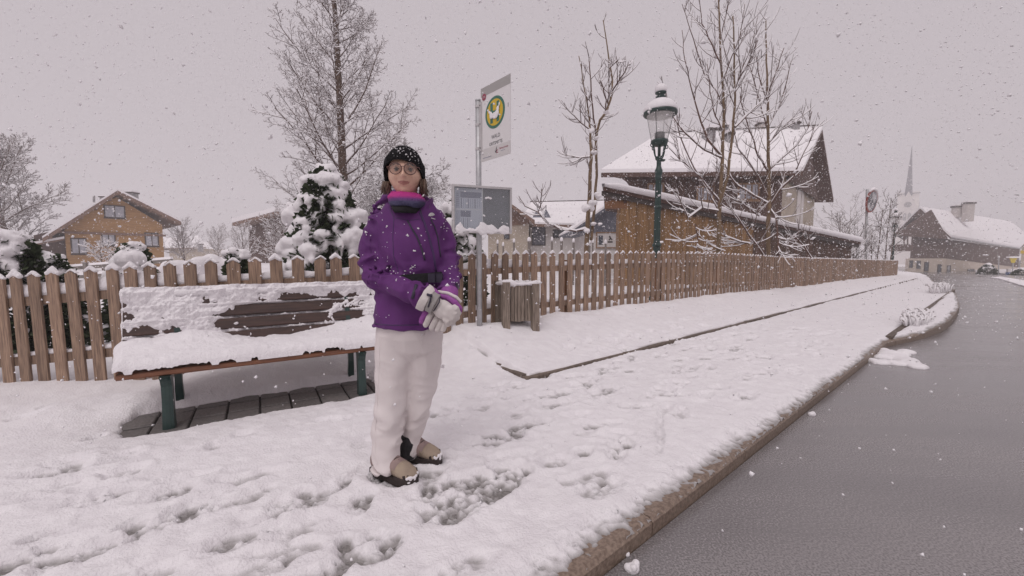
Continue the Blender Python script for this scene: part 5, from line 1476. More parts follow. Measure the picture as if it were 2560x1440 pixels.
# two young limes with many ascending branches behind the fence
def lime(name, label, Y, trunk, seed, limbs, twigs):
    return poly_tree(name, label, Y, [trunk] + limbs, 'bark_tan', 'twig_red', seed, twigs, 1.9, Lt=(.35, 1.0))
lime('lime_tree', 'tall young lime tree in front of the barn, its top cut off by the picture', 9.6,
     [(1795, 660, 9), (1797, 600, 8.5), (1800, 500, 7.5), (1806, 400, 6.5), (1810, 300, 5.5), (1806, 200, 4.4), (1800, 100, 3.4), (1796, -10, 2.6)], 61,
     [[(1800, 512, 6), (1820, 440, 5.5), (1832, 330, 5), (1838, 240, 4), (1836, 130, 3), (1832, 40, 2)],
      [(1806, 392, 4.5), (1770, 350, 4), (1745, 280, 3), (1728, 220, 2.2), (1712, 150, 1.4), (1705, 75, .9)],
      [(1806, 395, 3), (1760, 375, 2.6), (1710, 330, 2.0), (1675, 280, 1.4), (1662, 210, .9)],
      [(1812, 275, 3.5), (1790, 225, 3), (1765, 195, 2.4), (1740, 120, 1.8), (1718, 50, 1.2), (1705, 10, .9)],
      [(1838, 318, 4), (1875, 280, 3.2), (1915, 245, 2.4), (1925, 240, 1.6)],
      [(1814, 272, 3), (1830, 240, 2.4), (1845, 200, 1.8), (1880, 110, 1.2), (1895, 40, .8)],
      [(1800, 505, 3.4), (1770, 470, 3), (1735, 420, 2.5), (1700, 340, 1.8), (1686, 260, 1.2)],
      [(1798, 530, 3.5), (1765, 470, 3), (1740, 430, 2.4), (1700, 400, 1.6), (1672, 370, 1.0)],
      [(1798, 528, 3), (1755, 520, 3), (1720, 545, 2.5), (1700, 500, 1.6), (1688, 470, 1)],
      [(1805, 170, 2.5), (1780, 110, 2), (1755, 60, 1.5), (1748, -10, 1)],
      [(1838, 220, 2.5), (1862, 170, 2), (1880, 150, 1.5), (1895, 100, 1)],
      [(1806, 210, 2.2), (1826, 150, 1.7), (1850, 90, 1.2), (1862, 10, .8)],
      [(1800, 100, 2), (1812, 50, 1.5), (1826, -10, 1)],
      [(1808, 330, 2.5), (1788, 290, 2), (1775, 230, 1.5), (1768, 160, 1)],
      [(1738, 560, 2.5), (1745, 600, 2.5), (1738, 640, 3)],
      [(1700, 400, 1.4), (1690, 330, 1.1), (1682, 270, .8)]], 10)
lime('lime_tree', 'shorter young lime tree with sagging snowy lower branches, right of the taller one', 10.6,
     [(1920, 660, 8.5), (1921, 580, 8), (1923, 500, 7), (1922, 420, 6), (1920, 320, 5), (1918, 220, 3.8), (1916, 120, 2.6), (1915, 50, 1.4)], 62,
     [[(1924, 515, 4.5), (1950, 475, 4), (1985, 440, 3.2), (2010, 380, 2.4), (2035, 330, 1.7), (2062, 300, 1.1)],
      [(1922, 430, 4), (1895, 390, 3.2), (1880, 340, 2.4), (1862, 290, 1.8), (1850, 240, 1.2)],
      [(1922, 425, 3.5), (1955, 395, 3), (1990, 365, 2.4), (2020, 320, 1.7), (2030, 278, 1.1)],
      [(1922, 510, 4), (1885, 490, 3.6), (1845, 465, 3), (1825, 440, 2.2), (1812, 410, 1.5)],
      [(1921, 495, 3.5), (1895, 440, 3), (1868, 400, 2.4), (1845, 370, 1.7), (1835, 330, 1.1)],
      [(1920, 330, 3), (1905, 280, 2.4), (1890, 220, 1.8), (1872, 160, 1.2)],
      [(1920, 320, 3), (1940, 280, 2.4), (1960, 230, 1.8), (1978, 150, 1.1)],
      [(1918, 250, 2.4), (1900, 200, 1.9), (1890, 140, 1.3)],
      [(1918, 240, 2.4), (1936, 190, 1.8), (1960, 120, 1.1)],
      [(1920, 360, 2.6), (1955, 320, 2), (1985, 290, 1.4)],
      [(1925, 520, 3), (1940, 545, 3), (1945, 600, 4), (1945, 640, 4)],
      [(1898, 540, 2.5), (1870, 520, 2.2), (1845, 500, 1.6)],
      [(1910, 640, 3.2), (1870, 585, 3), (1845, 545, 2.4), (1828, 520, 1.6)],
      [(1880, 610, 2.6), (1850, 605, 2.2), (1810, 590, 1.6)],
      [(2030, 648, 3), (2010, 615, 2.6), (1982, 588, 2)]], 10)
# bare shrubs at the far end of the fence
for px_, Y, Hh, sd, lab in ((2095, 20, 3.0, 71, 'bare spreading shrub right of the barn end'), (2135, 21, 2.6, 72, 'dark bare shrub at the low end of the barn roof'), (2120, 38, 6.0, 73, 'faint bare tree behind the right end of the large house'),
                            (2192, 23, 4.0, 74, 'slim upright bare sapling just right of the round mirror'), (2212, 23.4, 4.6, 75, 'tallest upright bare sapling left of the distant lamp'), (2180, 22.6, 2.6, 76, 'short bare sapling below the round mirror'), (2224, 24, 3.4, 77, 'thin bare sapling touching the distant lamp')):
    T = Tree(sd)
    up_ = px_ > 2175
    P = dict(seg=[6, 5, 4, 3], wig=.07, lift=[0, .12 if up_ else .05, .06, .03], tip=.008, kids=[9 if up_ else 16, 5, 4], start=[.2 if up_ else .05, .15, .15], ang=[36 if up_ else 50, 32, 36], ratio=[.34 if up_ else .6, .5, .5], shape=lambda f: 1.2 - .6 * f, rk=.010, snow=1.0)
    T.grow(Vector((0, 0, -.1)), Vector((.02, 0, 1)), Hh, .04, 0, 3, P)
    T.finish('bare_shrub', lab, base(px_, Y, .05), group='bare shrubs at the far end of the fence', cat='shrub')

# ------------------------------------------------------------------ snow-laden conifers
def conifer(name, label, loc, Hh, R, seed, cone=.55, snow_n=60, voxel=.03, cat='conifer', cover=.6, low=.1, tops=(), big=1.0):
    r = random.Random(seed); o = thing(name, label, cat, loc)
    def rad(z):
        f = min(1, max(0, z / Hh)); return R * (1 - f ** 1.6) ** .6 * (1 if f > .12 else .7 + 2.5 * f)
    mb = MB(); mb.tube([(0, 0, -.2), (0, 0, Hh * .8)], [.05, .015], 6); mb.build('trunk', 'bark_brown', o, world=False)
    n = int(4200 * (Hh * R) ** .6)
    V = []; Fc = []
    for k in range(n):
        z = Hh * (low + (1 - low) * r.random()) * .97; rr = rad(z) * math.sqrt(r.uniform(.25, 1.0)); a = r.uniform(0, 6.283)
        c = Vector((rr * cos(a), rr * sin(a), z))
        out = Vector((cos(a), sin(a), r.uniform(-.5, .6))).normalized(); s = r.uniform(.05, .11) * (.6 + .4 * Hh / 2)
        t = out.orthogonal(); t.rotate(Matrix.Rotation(r.uniform(0, 6.28), 3, out)); t.normalize()
        b = len(V); w = s * .28
        V += [tuple(c - t * w), tuple(c + out * s * .55 - t * w * 1.5), tuple(c + out * s), tuple(c + out * s * .5 + t * w * 1.5 + Vector((0, 0, -.01))), tuple(c + t * w)]
        Fc += [(b, b + 1, b + 2, b + 3, b + 4)]
    me = bpy.data.meshes.new('foliage'); me.from_pydata(V, [], Fc); me.update(); link('foliage', me, 'thuja', o)
    bl = []
    for k in range(snow_n):
        z = Hh * (.18 + .8 * r.random() ** .8); a = r.uniform(0, 6.283); rr = rad(z) * r.uniform(.72, 1.0)
        c = np.array((rr * cos(a), rr * sin(a), z)); s = big * R * r.uniform(.12, .27) * (1.1 - .4 * z / Hh)
        if r.random() > cover: s *= .55
        bl.append((c, (s, s, s * .62)))
        for j in range(2):     # drooping flank
            q = c + np.array((cos(a) * s * .5, sin(a) * s * .5, -s * (.5 + .75 * j))); bl.append((q + np.array((r.uniform(-.3, .3) * s, r.uniform(-.3, .3) * s, 0)), (s * .42, s * .42, s * .55)))
    for (x, y, z, s) in ((0, 0, Hh * .97, R * .30), (R * .08, -R * .1, Hh * .90, R * .36)) + tuple(tops):
        bl.append((np.array((x, y, z)), (s * .62, s * .62, s * .66)))
        for j in range(9):
            a = r.uniform(0, 6.283); q = r.uniform(.32, .55); bl.append((np.array((x + s * .55 * cos(a), y + s * .55 * sin(a), z + s * r.uniform(-.75, .45))), (s * q * .8, s * q * .8, s * q * .75)))
    link('snow_load', blobs_mesh('snow_load', bl, voxel * .75, .036, 11, 1), 'snow', o, 'stuff')
    return o
c = at_y(822, 640, 5.6); zt = at_y(836, 418, 5.6).z
conifer('conifer', 'tall bushy conifer bowed under thick snow left of the woman', Vector((c.x, 5.6, .05)), zt - .05, .62, 3, snow_n=135, big=1.22, cover=.8, voxel=.026, tops=((.10, -.1, zt - .45, .22), (-.32, -.15, zt * .70, .24), (-.42, -.1, zt * .52, .2), (.42, -.05, zt * .70, .17)))
c = at_y(34, 640, 4.35); zt = at_y(40, 585, 4.35).z
conifer('conifer', 'dark green conifer with snow-covered tip at the left edge behind the fence', Vector((c.x, 4.35, 0)), zt, .44, 5, snow_n=34, voxel=.022, cover=.4, tops=((.02, -.05, zt * .93, .20), (.05, -.1, zt * .84, .21)))
c = at_y(122, 640, 4.5); zt = at_y(122, 634, 4.5).z
conifer('conifer', 'rounded small conifer wrapped in snow right of the leftmost one', Vector((c.x, 4.5, 0)), zt, .30, 6, snow_n=30, voxel=.02, cover=.8, tops=((0, 0, zt * .9, .18), (0, -.05, zt * .75, .19)))
c = at_y(332, 640, 5.0); zt = at_y(332, 606, 5.0).z
conifer('conifer', 'shrub under a dome of snow in front of the orange chalet', Vector((c.x, 5.0, 0)), zt, .30, 8, snow_n=60, voxel=.02, cover=1.0, tops=((0, 0, zt * .92, .16), (0, -.1, zt * .78, .24), (.1, -.1, zt * .66, .24), (-.1, -.1, zt * .66, .24)))
c = at_y(592, 650, 5.0); zt = at_y(592, 623, 5.0).z
conifer('conifer', 'low clipped shrub with a flat cushion of snow left of the tall conifer', Vector((c.x, 5.0, 0)), zt, .18, 9, snow_n=24, voxel=.018, cover=.9, tops=((0, 0, zt * .95, .10), (-.08, 0, zt * .95, .1), (.09, 0, zt * .95, .1)))
c = at_y(1150, 640, 6.6); zt = at_y(1140, 490, 6.6).z
conifer('conifer', 'conifer smothered in snow between the woman and the bus stop pole', Vector((c.x, 6.6, .1)), zt - .1, .42, 10, snow_n=60, voxel=.026, cover=.95, tops=((-.1, -.05, zt * .85, .22), (0, -.1, zt * .7, .28), (.15, -.1, zt * .58, .28)))
# ------------------------------------------------------------------ the woman
mat('skin', (0.70, 0.44, 0.33), (0.75, 0.48, 0.36), scale=60, rough=0.5, sss=0.06, bump=0.25, bscale=160)
mat('lips', (0.43, 0.19, 0.16), rough=0.45)
mat('brow', (0.20, 0.12, 0.085), rough=0.8)
mat('jacket', (0.105, 0.024, 0.14), (0.13, 0.031, 0.168), scale=7, rough=0.62, bump=0.25, bscale=420, spec=0.28)
mat('jacket_dark', (0.06, 0.022, 0.10), rough=0.6)
mat('zip', (0.03, 0.022, 0.045), rough=0.5)
mat('black_cloth', (0.012, 0.011, 0.013), (0.022, 0.02, 0.023), scale=80, rough=0.9, bump=0.6, bscale=220)
mat('hat_wool', (0.007, 0.0065, 0.008), (0.016, 0.015, 0.017), scale=120, rough=0.95, spec=0.15, bump=0.9, bscale=260)
mat('trousers', (0.70, 0.64, 0.63), (0.76, 0.70, 0.69), scale=6, rough=0.8, bump=0.25, bscale=320)
mat('glove_white', (0.60, 0.55, 0.53), (0.68, 0.63, 0.61), scale=14, rough=0.6, bump=0.3, bscale=60)
mat('glove_purple', (0.25, 0.06, 0.27), (0.31, 0.08, 0.33), scale=14, rough=0.7, bump=0.3, bscale=120)
mat('glove_grey', (0.30, 0.28, 0.27), rough=0.6)
mat('hair', (0.075, 0.043, 0.03), (0.19, 0.125, 0.09), scale=14, rough=0.5, stretch=(8, 8, 1), bump=0.5, bscale=60)
mat('boot', (0.26, 0.185, 0.175), (0.34, 0.25, 0.23), scale=18, rough=0.75, bump=0.3, bscale=90)
mat('boot_toe', (0.30, 0.235, 0.18), (0.37, 0.295, 0.22), scale=18, rough=0.75, bump=0.3, bscale=90)
mat('sole', (0.03, 0.02, 0.018), rough=0.8)
mat('glasses', (0.13, 0.06, 0.05), rough=0.3)
mat('eye_white', (0.42, 0.37, 0.35), rough=0.25)
mat('iris', (0.035, 0.022, 0.018), rough=0.15)
glass_mat('lens', tint=(0.86, 0.82, 0.80), a=0.06)
def wrinkles(name, scale, strength, stretch, dist=.02):
    """broad cloth creases under the fine weave"""
    nt = MATS[name].node_tree; b = nt.nodes['Principled BSDF']; old = b.inputs['Normal'].links[0].from_socket
    tc = nt.nodes.new('ShaderNodeTexCoord'); mp = nt.nodes.new('ShaderNodeMapping'); mp.inputs['Scale'].default_value = stretch; mp.inputs['Rotation'].default_value = (.3, .5, .2)
    n = nt.nodes.new('ShaderNodeTexNoise'); n.noise_type = 'RIDGED_MULTIFRACTAL'; n.inputs['Scale'].default_value = scale; n.inputs['Detail'].default_value = 2.5; n.inputs['Distortion'].default_value = .6
    bp = nt.nodes.new('ShaderNodeBump'); bp.inputs['Strength'].default_value = strength; bp.inputs['Distance'].default_value = dist; bp.invert = True
    nt.links.new(tc.outputs['Object'], mp.inputs['Vector']); nt.links.new(mp.outputs[0], n.inputs['Vector']); nt.links.new(n.outputs['Fac'], bp.inputs['Height'])
    nt.links.new(old, bp.inputs['Normal']); nt.links.new(bp.outputs[0], b.inputs['Normal'])
wrinkles('jacket', 6.5, .9, (1, 1, .7), .035); wrinkles('trousers', 5.0, .9, (1, 1, .6), .035); wrinkles('glove_white', 16, .3, (1, 1, 1), .008)
# knitted scarf: colour bands run round the neck
m = bpy.data.materials.new('scarf'); m.use_nodes = True; nt = m.node_tree; b = nt.nodes['Principled BSDF']; b.inputs['Roughness'].default_value = 0.95
tc = nt.nodes.new('ShaderNodeTexCoord'); sx = nt.nodes.new('ShaderNodeSeparateXYZ'); mr = nt.nodes.new('ShaderNodeMapRange'); cr = nt.nodes.new('ShaderNodeValToRGB')
nn = nt.nodes.new('ShaderNodeTexNoise'); nn.inputs['Scale'].default_value = 160; bp = nt.nodes.new('ShaderNodeBump'); bp.inputs['Strength'].default_value = .7; bp.inputs['Distance'].default_value = .01
nt.links.new(tc.outputs['Object'], nn.inputs['Vector']); nt.links.new(nn.outputs['Fac'], bp.inputs['Height']); nt.links.new(bp.outputs[0], b.inputs['Normal'])
nt.links.new(tc.outputs['Object'], sx.inputs[0]); nt.links.new(sx.outputs['Z'], mr.inputs['Value']); nt.links.new(mr.outputs[0], cr.inputs['Fac']); nt.links.new(cr.outputs[0], b.inputs['Base Color'])
mr.inputs['From Min'].default_value = 1.345; mr.inputs['From Max'].default_value = 1.44
e = cr.color_ramp.elements; e[0].position = .0; e[0].color = (.05, .045, .10, 1); e[1].position = 1.0; e[1].color = (.56, .04, .27, 1)
for p_, c_ in ((.22, (.07, .06, .13, 1)), (.36, (.16, .05, .20, 1)), (.52, (.50, .04, .25, 1))):
    q = e.new(p_); q.color = c_
MATS['scarf'] = m

def ringp(xl, xr, y, Y, dep, n=28, tilt=0.0, pw=1.0, yaw=0.0):
    c = at_y((xl + xr) / 2, y, Y); w = (xr - xl) / 2 * Y / FPX
    out = []
    for k in range(n):
        t = 2 * pi * k / n
        a, b_ = cos(t) * w, sin(t) * dep
        out.append(c + Vector((a * cos(yaw) - b_ * sin(yaw) * .0, b_ + a * sin(yaw), a * tilt)))
    return out
def tube_px(mb, pts, n=14):
    """pts: (px, py, Y, radius)"""
    mb.tube([at_y(x, y, Y) for x, y, Y, r in pts], [r for *_, r in pts], n)
def sleeve(mb, pts, amp, seed, n=16):
    """tube whose surface is gathered in slanting creases"""
    r = random.Random(seed); P = [at_y(x, y, Y) for x, y, Y, _ in pts]; R = [q[3] for q in pts]
    C, Q = [], []
    for i in range(len(P) - 1):
        m_ = max(3, int((P[i + 1] - P[i]).length / .011))
        for k in range(m_):
            f = k / m_; C.append(P[i].lerp(P[i + 1], f)); Q.append(R[i] * (1 - f) + R[i + 1] * f)
    C.append(P[-1]); Q.append(R[-1])
    ph = r.uniform(0, 6); rings = []
    for i in range(len(C)):
        d = (C[min(i + 1, len(C) - 1)] - C[max(i - 1, 0)]).normalized(); a = d.cross(Vector((0, 1, .2))).normalized(); b_ = d.cross(a)
        ring = []
        for j in range(n):
            t = 2 * pi * j / n
            w = i * .95 + 1.6 * sin(t + ph) + .8 * sin(2 * t + ph * 2)
            ring.append(C[i] + (a * cos(t) + b_ * sin(t)) * (Q[i] + amp * (abs(sin(w * .5)) - .6) * (.5 + .5 * sin(i * .31 + ph))))
        rings.append(ring)
    mb.loft(rings)
FEET = on_z(1010, 1185, 0.02)
WL = Vector((FEET.x, FEET.y, 0.02))
woman = thing('person', 'woman in purple jacket, black hat and white trousers standing in front of the bench', 'person', WL)
def wlink(name, me, m, parent=woman, kind=None):
    offset_mesh(me, -np.array(WL)); return link(name, me, m, parent, kind)
def fold(me, amp, sc, seed=0, stretch=(1, 1, 1), mask=None):
    n = len(me.vertices); P = np.empty(n * 3, np.float32); me.vertices.foreach_get('co', P); P = P.reshape(-1, 3)
    N = np.empty(n * 3, np.float32); me.vertices.foreach_get('normal', N); N = N.reshape(-1, 3)
    Q = P * np.array(stretch)
    warp = np.stack([noise3(Q, sc * .5, seed + 1), noise3(Q, sc * .5, seed + 2), noise3(Q, sc * .5, seed + 3)], -1) * .06
    d = -np.abs(noise3(Q + warp, sc, seed)) ** .8 * 2 + .12
    d = np.clip(d, -.95, .25)
    if mask is not None: d = d * mask(P)
    me.vertices.foreach_set('co', (P + N * (d * amp)[:, None]).astype(np.float32).ravel()); me.update()

# --- body: head with face, neck, trunk and limbs under the clothes, fused into one surface
HC = at_y(1013, 436, 1.99)
def face_pt(fx, fz):
    return HC + Vector((fx, 0, fz))
nu, nv = 96, 80
U, Vv = np.meshgrid(np.linspace(0, 2 * pi, nu, endpoint=False), np.linspace(0.02, pi - 0.02, nv), indexing='ij')
hx = np.sin(Vv) * np.sin(U) * .079; hy = -np.sin(Vv) * np.cos(U) * .094; hz = np.cos(Vv) * .118
jaw = sstep(-.02, -.11, hz); hx = hx * (1 - .28 * jaw); hy = np.where(hy < 0, hy * (1 - .10 * jaw), hy * (1 - .35 * jaw))
front = sstep(.25, .75, -hy / .094 + 0 * hx)
fr_ = sstep(0.0, -.05, hy)
G = lambda cx, cz, sxx, szz: np.exp(-((hx - cx) / sxx) ** 2 - ((hz - cz) / szz) ** 2)
d = (.014 * G(0, .0, .010, .026) + .023 * G(0, -.024, .012, .012) + .006 * G(.011, -.029, .007, .006) + .006 * G(-.011, -.029, .007, .006)
     - .011 * G(.031, .008, .017, .013) - .011 * G(-.031, .008, .017, .013) + .006 * (G(.03, .028, .02, .008) + G(-.03, .028, .02, .008)) + .005 * (G(.038, -.025, .018, .018) + G(-.038, -.025, .018, .018))
     + .006 * G(0, -.052, .024, .012) + .003 * G(0, -.0475, .018, .004) + .004 * G(0, -.0595, .016, .005) - .010 * np.exp(-(hx / .028) ** 4 - ((hz + .0545 - 7.0 * hx ** 2) / .0026) ** 2) - .004 * G(0, -.07, .02, .006) + .010 * G(0, -.09, .02, .016)
     - .006 * (G(.031, -.042, .0045, .016) + G(-.031, -.042, .0045, .016)))
hy = hy - d * fr_
yaw = math.radians(9); hx, hy = hx * cos(yaw) - hy * sin(yaw), hx * sin(yaw) + hy * cos(yaw)
HV = np.stack([hx, hy, hz], -1).reshape(-1, 3) + np.array(HC)
ii = np.arange(nu * nv).reshape(nu, nv); jj = np.roll(ii, -1, axis=0)
HF = np.stack([ii[:, :-1].ravel(), ii[:, 1:].ravel(), jj[:, 1:].ravel(), jj[:, :-1].ravel()], 1)
mb = MB(); mb.v = [tuple(p) for p in HV]; mb.f = [tuple(f) for f in HF] + [tuple(int(x) for x in ii[::-1, 0]), tuple(int(x) for x in ii[:, -1])]; mb.m = [0] * len(mb.f)
mb.tube([HC + Vector((0, .025, -.05)), HC + Vector((0, .03, -.12)), HC + Vector((0, .04, -.19))], [.052, .05, .06], 16)
for sd in (-1, 1):      # ears, mostly under the hat
    mb.tube([HC + Vector((sd * .070, .01, -.035)), HC + Vector((sd * .078, .015, .0)), HC + Vector((sd * .072, .02, .03))], [.010, .014, .008], 8)
mb.loft([ringp(965, 1075, 520, 2.04, .07), ringp(958, 1080, 545, 2.04, .07), ringp(955, 1082, 640, 2.03, .085), ringp(960, 1085, 720, 2.03, .085), ringp(952, 1095, 800, 2.03, .09), ringp(955, 1098, 850, 2.03, .09)])
tube_px(mb, [(960, 552, 2.05, .026), (938, 600, 2.05, .026), (935, 660, 2.04, .024), (946, 694, 1.98, .024), (1002, 720, 1.87, .022), (1062, 742, 1.79, .02)])
tube_px(mb, [(1078, 558, 2.06, .022), (1114, 604, 2.095, .02), (1129, 650, 2.095, .02), (1129, 688, 2.04, .02), (1118, 735, 1.89, .02)])
tube_px(mb, [(990, 830, 2.02, .075), (982, 920, 2.01, .062), (974, 1000, 1.99, .05), (965, 1080, 1.97, .045), (965, 1160, 1.95, .038), (975, 1188, 1.93, .04)])
tube_px(mb, [(1062, 830, 2.05, .075), (1058, 920, 2.07, .062), (1048, 1000, 2.08, .05), (1034, 1080, 2.10, .045), (1030, 1125, 2.12, .038), (1040, 1142, 2.12, .04)])
me = remesh(mb.mesh('body'), .0042, 0, 1, 1)
n = len(me.vertices); P = np.empty(n * 3, np.float32); me.vertices.foreach_get('co', P); P = P.reshape(-1, 3)
me.materials.append(MATS['skin']); me.materials.append(MATS['lips']); me.materials.append(MATS['brow'])
fc = np.empty(len(me.polygons) * 3, np.float32); me.polygons.foreach_get('center', fc); fc = fc.reshape(-1, 3) - np.array(HC)
cx_, cy_ = fc[:, 0] * cos(-yaw) - fc[:, 1] * sin(-yaw), fc[:, 0] * sin(-yaw) + fc[:, 1] * cos(-yaw); cz_ = fc[:, 2]
mi = np.zeros(len(fc), np.int32)
mi[(cy_ < -.05) & ((cx_ / .027) ** 2 + ((cz_ + .0555 - 7.0 * cx_ ** 2) / .0080) ** 2 < 1)] = 1
mi[(cy_ < -.05) & (np.abs(np.abs(cx_) - .033) < .017) & (np.abs(cz_ - .0305 + .25 * (np.abs(cx_) - .033) ** 2 / .017) < .0028)] = 2
me.polygons.foreach_set('material_index', mi)
body = wlink('body', me, None)
for sd in (-1, 1):
    c = HC + Matrix.Rotation(yaw, 3, 'Z') @ Vector((sd * .0315, -.0765, .0085))
    V0, F0 = ico(2)
    me = np_mesh('eye', V0 * .0118 + np.array(c), F0); ey = wlink('eye', me, 'eye_white', body)
    g = (Vector((0, 0, CAMH)) - c).normalized(); mb = MB(); q = c + g * .0106
    o1 = g.orthogonal().normalized(); o2 = g.cross(o1)
    mb.prism([q + (o1 * cos(t) + o2 * sin(t)) * .0066 for t in np.linspace(0, 2 * pi, 15)[:-1]], g * .0016); mb.build('iris', 'iris', body, fix=True)
    mb = MB(); mb.tube([c + g * .0112 + Vector((x, 0, .0052 - 30 * x * x)) for x in np.linspace(-.012, .012, 7)], .0022, 5); mb.build('eyelid', 'brow', body)
# --- hair
mb = MB(); r = random.Random(2)
for sd, x0, x1, y0, y1 in ((-1, 958, 976, 454, 488), (1, 1050, 1064, 448, 497)):
    for k in range(60):
        f = r.random(); x = x0 + (x1 - x0) * f; Y = 2.0 + r.uniform(-.03, .08)
        L = r.uniform(.6, 1.0)
        mb.tube([at_y(x, y0, Y), at_y(x + sd * r.uniform(-2, 4), y0 + (y1 - y0) * .5 * L, Y - .005), at_y(x + sd * r.uniform(-4, 14) - sd * 2, y0 + (y1 - y0) * L, Y + r.uniform(-.02, .02))], [.0045, .005, .0012], 5)
mb.build('hair', 'hair', woman, smooth=True, kind='stuff')
# --- hat
mb = MB(); nu, nv = 64, 30
hc = HC + Vector((-.005, .012, .0))
V = []
for i in range(nu):
    t = 2 * pi * i / nu          # 0 = front
    ff = cos(t)
    low = (.046 if ff > 0 else .046) * max(0, ff) ** .8 - .040 * (1 - max(0, ff) ** .8)          # hem height over the head centre
    for j in range(nv):
        f = j / (nv - 1)
        ph = f * pi / 2 * 1.06
        top = .138
        z = low + (top - low) * cos(min(ph, pi / 2)) if f < 1 else low
        zz = low + (top - low) * (1 - f) if False else z
        k = math.sqrt(max(0, 1 - max(0, (z - .02) / (top - .02)) ** 2.1)) if z > .02 else 1.0
        w = .090 * k; dp = .114 * k
        band = .007 * (1 if f > .60 else 0) * min(1, (f - .60) / .05 if f > .60 else 0)
        rib = .0016 * cos(26 * t)
        V.append((hc.x + (w + (band + rib) * k) * sin(t) * 1.0, hc.y - (dp + (band + rib) * k) * cos(t), hc.z + z))
    # inner turn-up
    V.append((hc.x + .080 * sin(t), hc.y - .100 * cos(t), hc.z + low + .012))
m_ = nv + 1
Fh = [(i * m_ + j, i * m_ + j + 1, ((i + 1) % nu) * m_ + j + 1, ((i + 1) % nu) * m_ + j) for i in range(nu) for j in range(nv)]
mb.v = V; mb.f = Fh + [tuple(i * m_ for i in range(nu))]; mb.m = [0] * len(mb.f)
hat = mb.build('hat', 'hat_wool', woman, smooth=True, fix=True)
# --- glasses
gl = None
RZ = Matrix.Rotation(yaw, 3, 'Z')
for sd in (-1, 1):
    c = HC + RZ @ Vector((sd * .0335, -.1035, .006)); mb = MB()
    mb.tube([c + RZ @ Vector((.0275 * cos(t), .004 * sd * cos(t) * 1.0, .0265 * sin(t))) for t in np.linspace(0, 2 * pi, 27)], .0024, 6, caps=False)
    o = mb.build('glasses_rim' if gl else 'glasses', 'glasses', gl or woman, smooth=True)
    if gl is None:
        gl = o
    mb = MB(); mb.prism([c + RZ @ Vector((.0265 * cos(t), .004 * sd * cos(t), .0255 * sin(t))) for t in np.linspace(0, 2 * pi, 25)[:-1]], RZ @ Vector((0, .0012, 0))); mb.build('lens', 'lens', gl)
    mb = MB(); mb.tube([c + RZ @ Vector((sd * .0275, .004, .008)), c + RZ @ Vector((sd * .039, .012, .009)), c + RZ @ Vector((sd * .042, .10, .006))], .0018, 5); mb.build('temple', 'glasses', gl)
mb = MB(); mb.tube([HC + RZ @ Vector((x, -.1035 - .004 + 0.2 * 0, .012 + .004 * (1 - (x / .007) ** 2))) for x in np.linspace(-.007, .007, 6)], .0018, 5); mb.build('bridge', 'glasses', gl)
# --- scarf
mb = MB()
mb.loft([ringp(980, 1054, 482, 1.995, .072, tilt=-.10), ringp(974, 1062, 490, 1.99, .083, tilt=-.10), ringp(971, 1065, 500, 1.985, .086, tilt=-.10), ringp(973, 1062, 510, 1.98, .087, tilt=-.10), ringp(977, 1057, 519, 1.98, .087, tilt=-.09), ringp(978, 1056, 521, 1.98, .085, tilt=-.09), ringp(984, 1050, 520, 1.985, .070, tilt=-.08)])
me = remesh(mb.mesh('scarf'), .005, .004, 34, 1); fold(me, .005, 16, 5, (1, 1, 2.2)); scarf = wlink('scarf', me, 'scarf')
# --- jacket
mb = MB()
mb.loft([ringp(960, 1080, 500, 2.045, .085), ringp(948, 1090, 512, 2.045, .100), ringp(934, 1102, 530, 2.045, .110), ringp(928, 1110, 560, 2.04, .120), ringp(932, 1110, 610, 2.035, .128), ringp(936, 1112, 660, 2.03, .132), ringp(943, 1107, 692, 2.03, .122),
         ringp(938, 1109, 730, 2.03, .132), ringp(932, 1113, 780, 2.03, .140), ringp(929, 1115, 812, 2.03, .143), ringp(931, 1113, 817, 2.03, .138)])
sleeve(mb, [(962, 536, 2.05, .058), (942, 556, 2.05, .070), (934, 595, 2.05, .073), (932, 640, 2.04, .070), (938, 680, 2.01, .068), (948, 700, 1.97, .066)], .024, 1)
sleeve(mb, [(942, 694, 1.98, .070), (968, 706, 1.93, .070), (1005, 720, 1.86, .064), (1035, 730, 1.82, .058), (1054, 737, 1.80, .056), (1064, 742, 1.785, .052)], .026, 2)
sleeve(mb, [(1080, 540, 2.06, .058), (1103, 562, 2.07, .064), (1120, 602, 2.09, .063), (1130, 645, 2.09, .060), (1131, 684, 2.03, .057)], .022, 3)
sleeve(mb, [(1131, 680, 2.04, .060), (1126, 705, 1.97, .058), (1118, 730, 1.89, .054), (1116, 738, 1.87, .050)], .022, 4)
mb.tube([at_y(*q) for q in ((934, 524, 2.07), (944, 508, 2.13), (962, 496, 2.17), (990, 488, 2.20), (1025, 486, 2.20), (1055, 492, 2.17), (1076, 504, 2.12), (1084, 520, 2.07))], [.026, .036, .042, .045, .045, .042, .034, .024], 14)
for x, y, Y, rr in () and ((930, 520, 2.09, .028), (944, 508, 2.13, .034), (962, 496, 2.17, .038), (990, 486, 2.21, .044), (1025, 484, 2.21, .044), (1055, 490, 2.18, .04), (1078, 502, 2.13, .034), (1088, 515, 2.08, .03)):
    c = at_y(x, y, Y); V0, F0 = ico(2); mb.add([tuple(v) for v in (V0 * rr * np.array((1.3, 1, .9)) + np.array(c))], [tuple(f) for f in F0])
me = remesh(mb.mesh('jacket'), .0056, 0, 1, 3)
fold(me, .024, 6.0, 0, (1, 1, .6)); fold(me, .009, 15, 3, (1, 1, .8)); fold(me, .012, 12, 7, (.7, .7, 1.8), lambda P: sstep(.10, .02, np.abs(P[:, 2] - 1.03)) + sstep(.06, .0, np.abs(P[:, 0] + .70)) * .8)
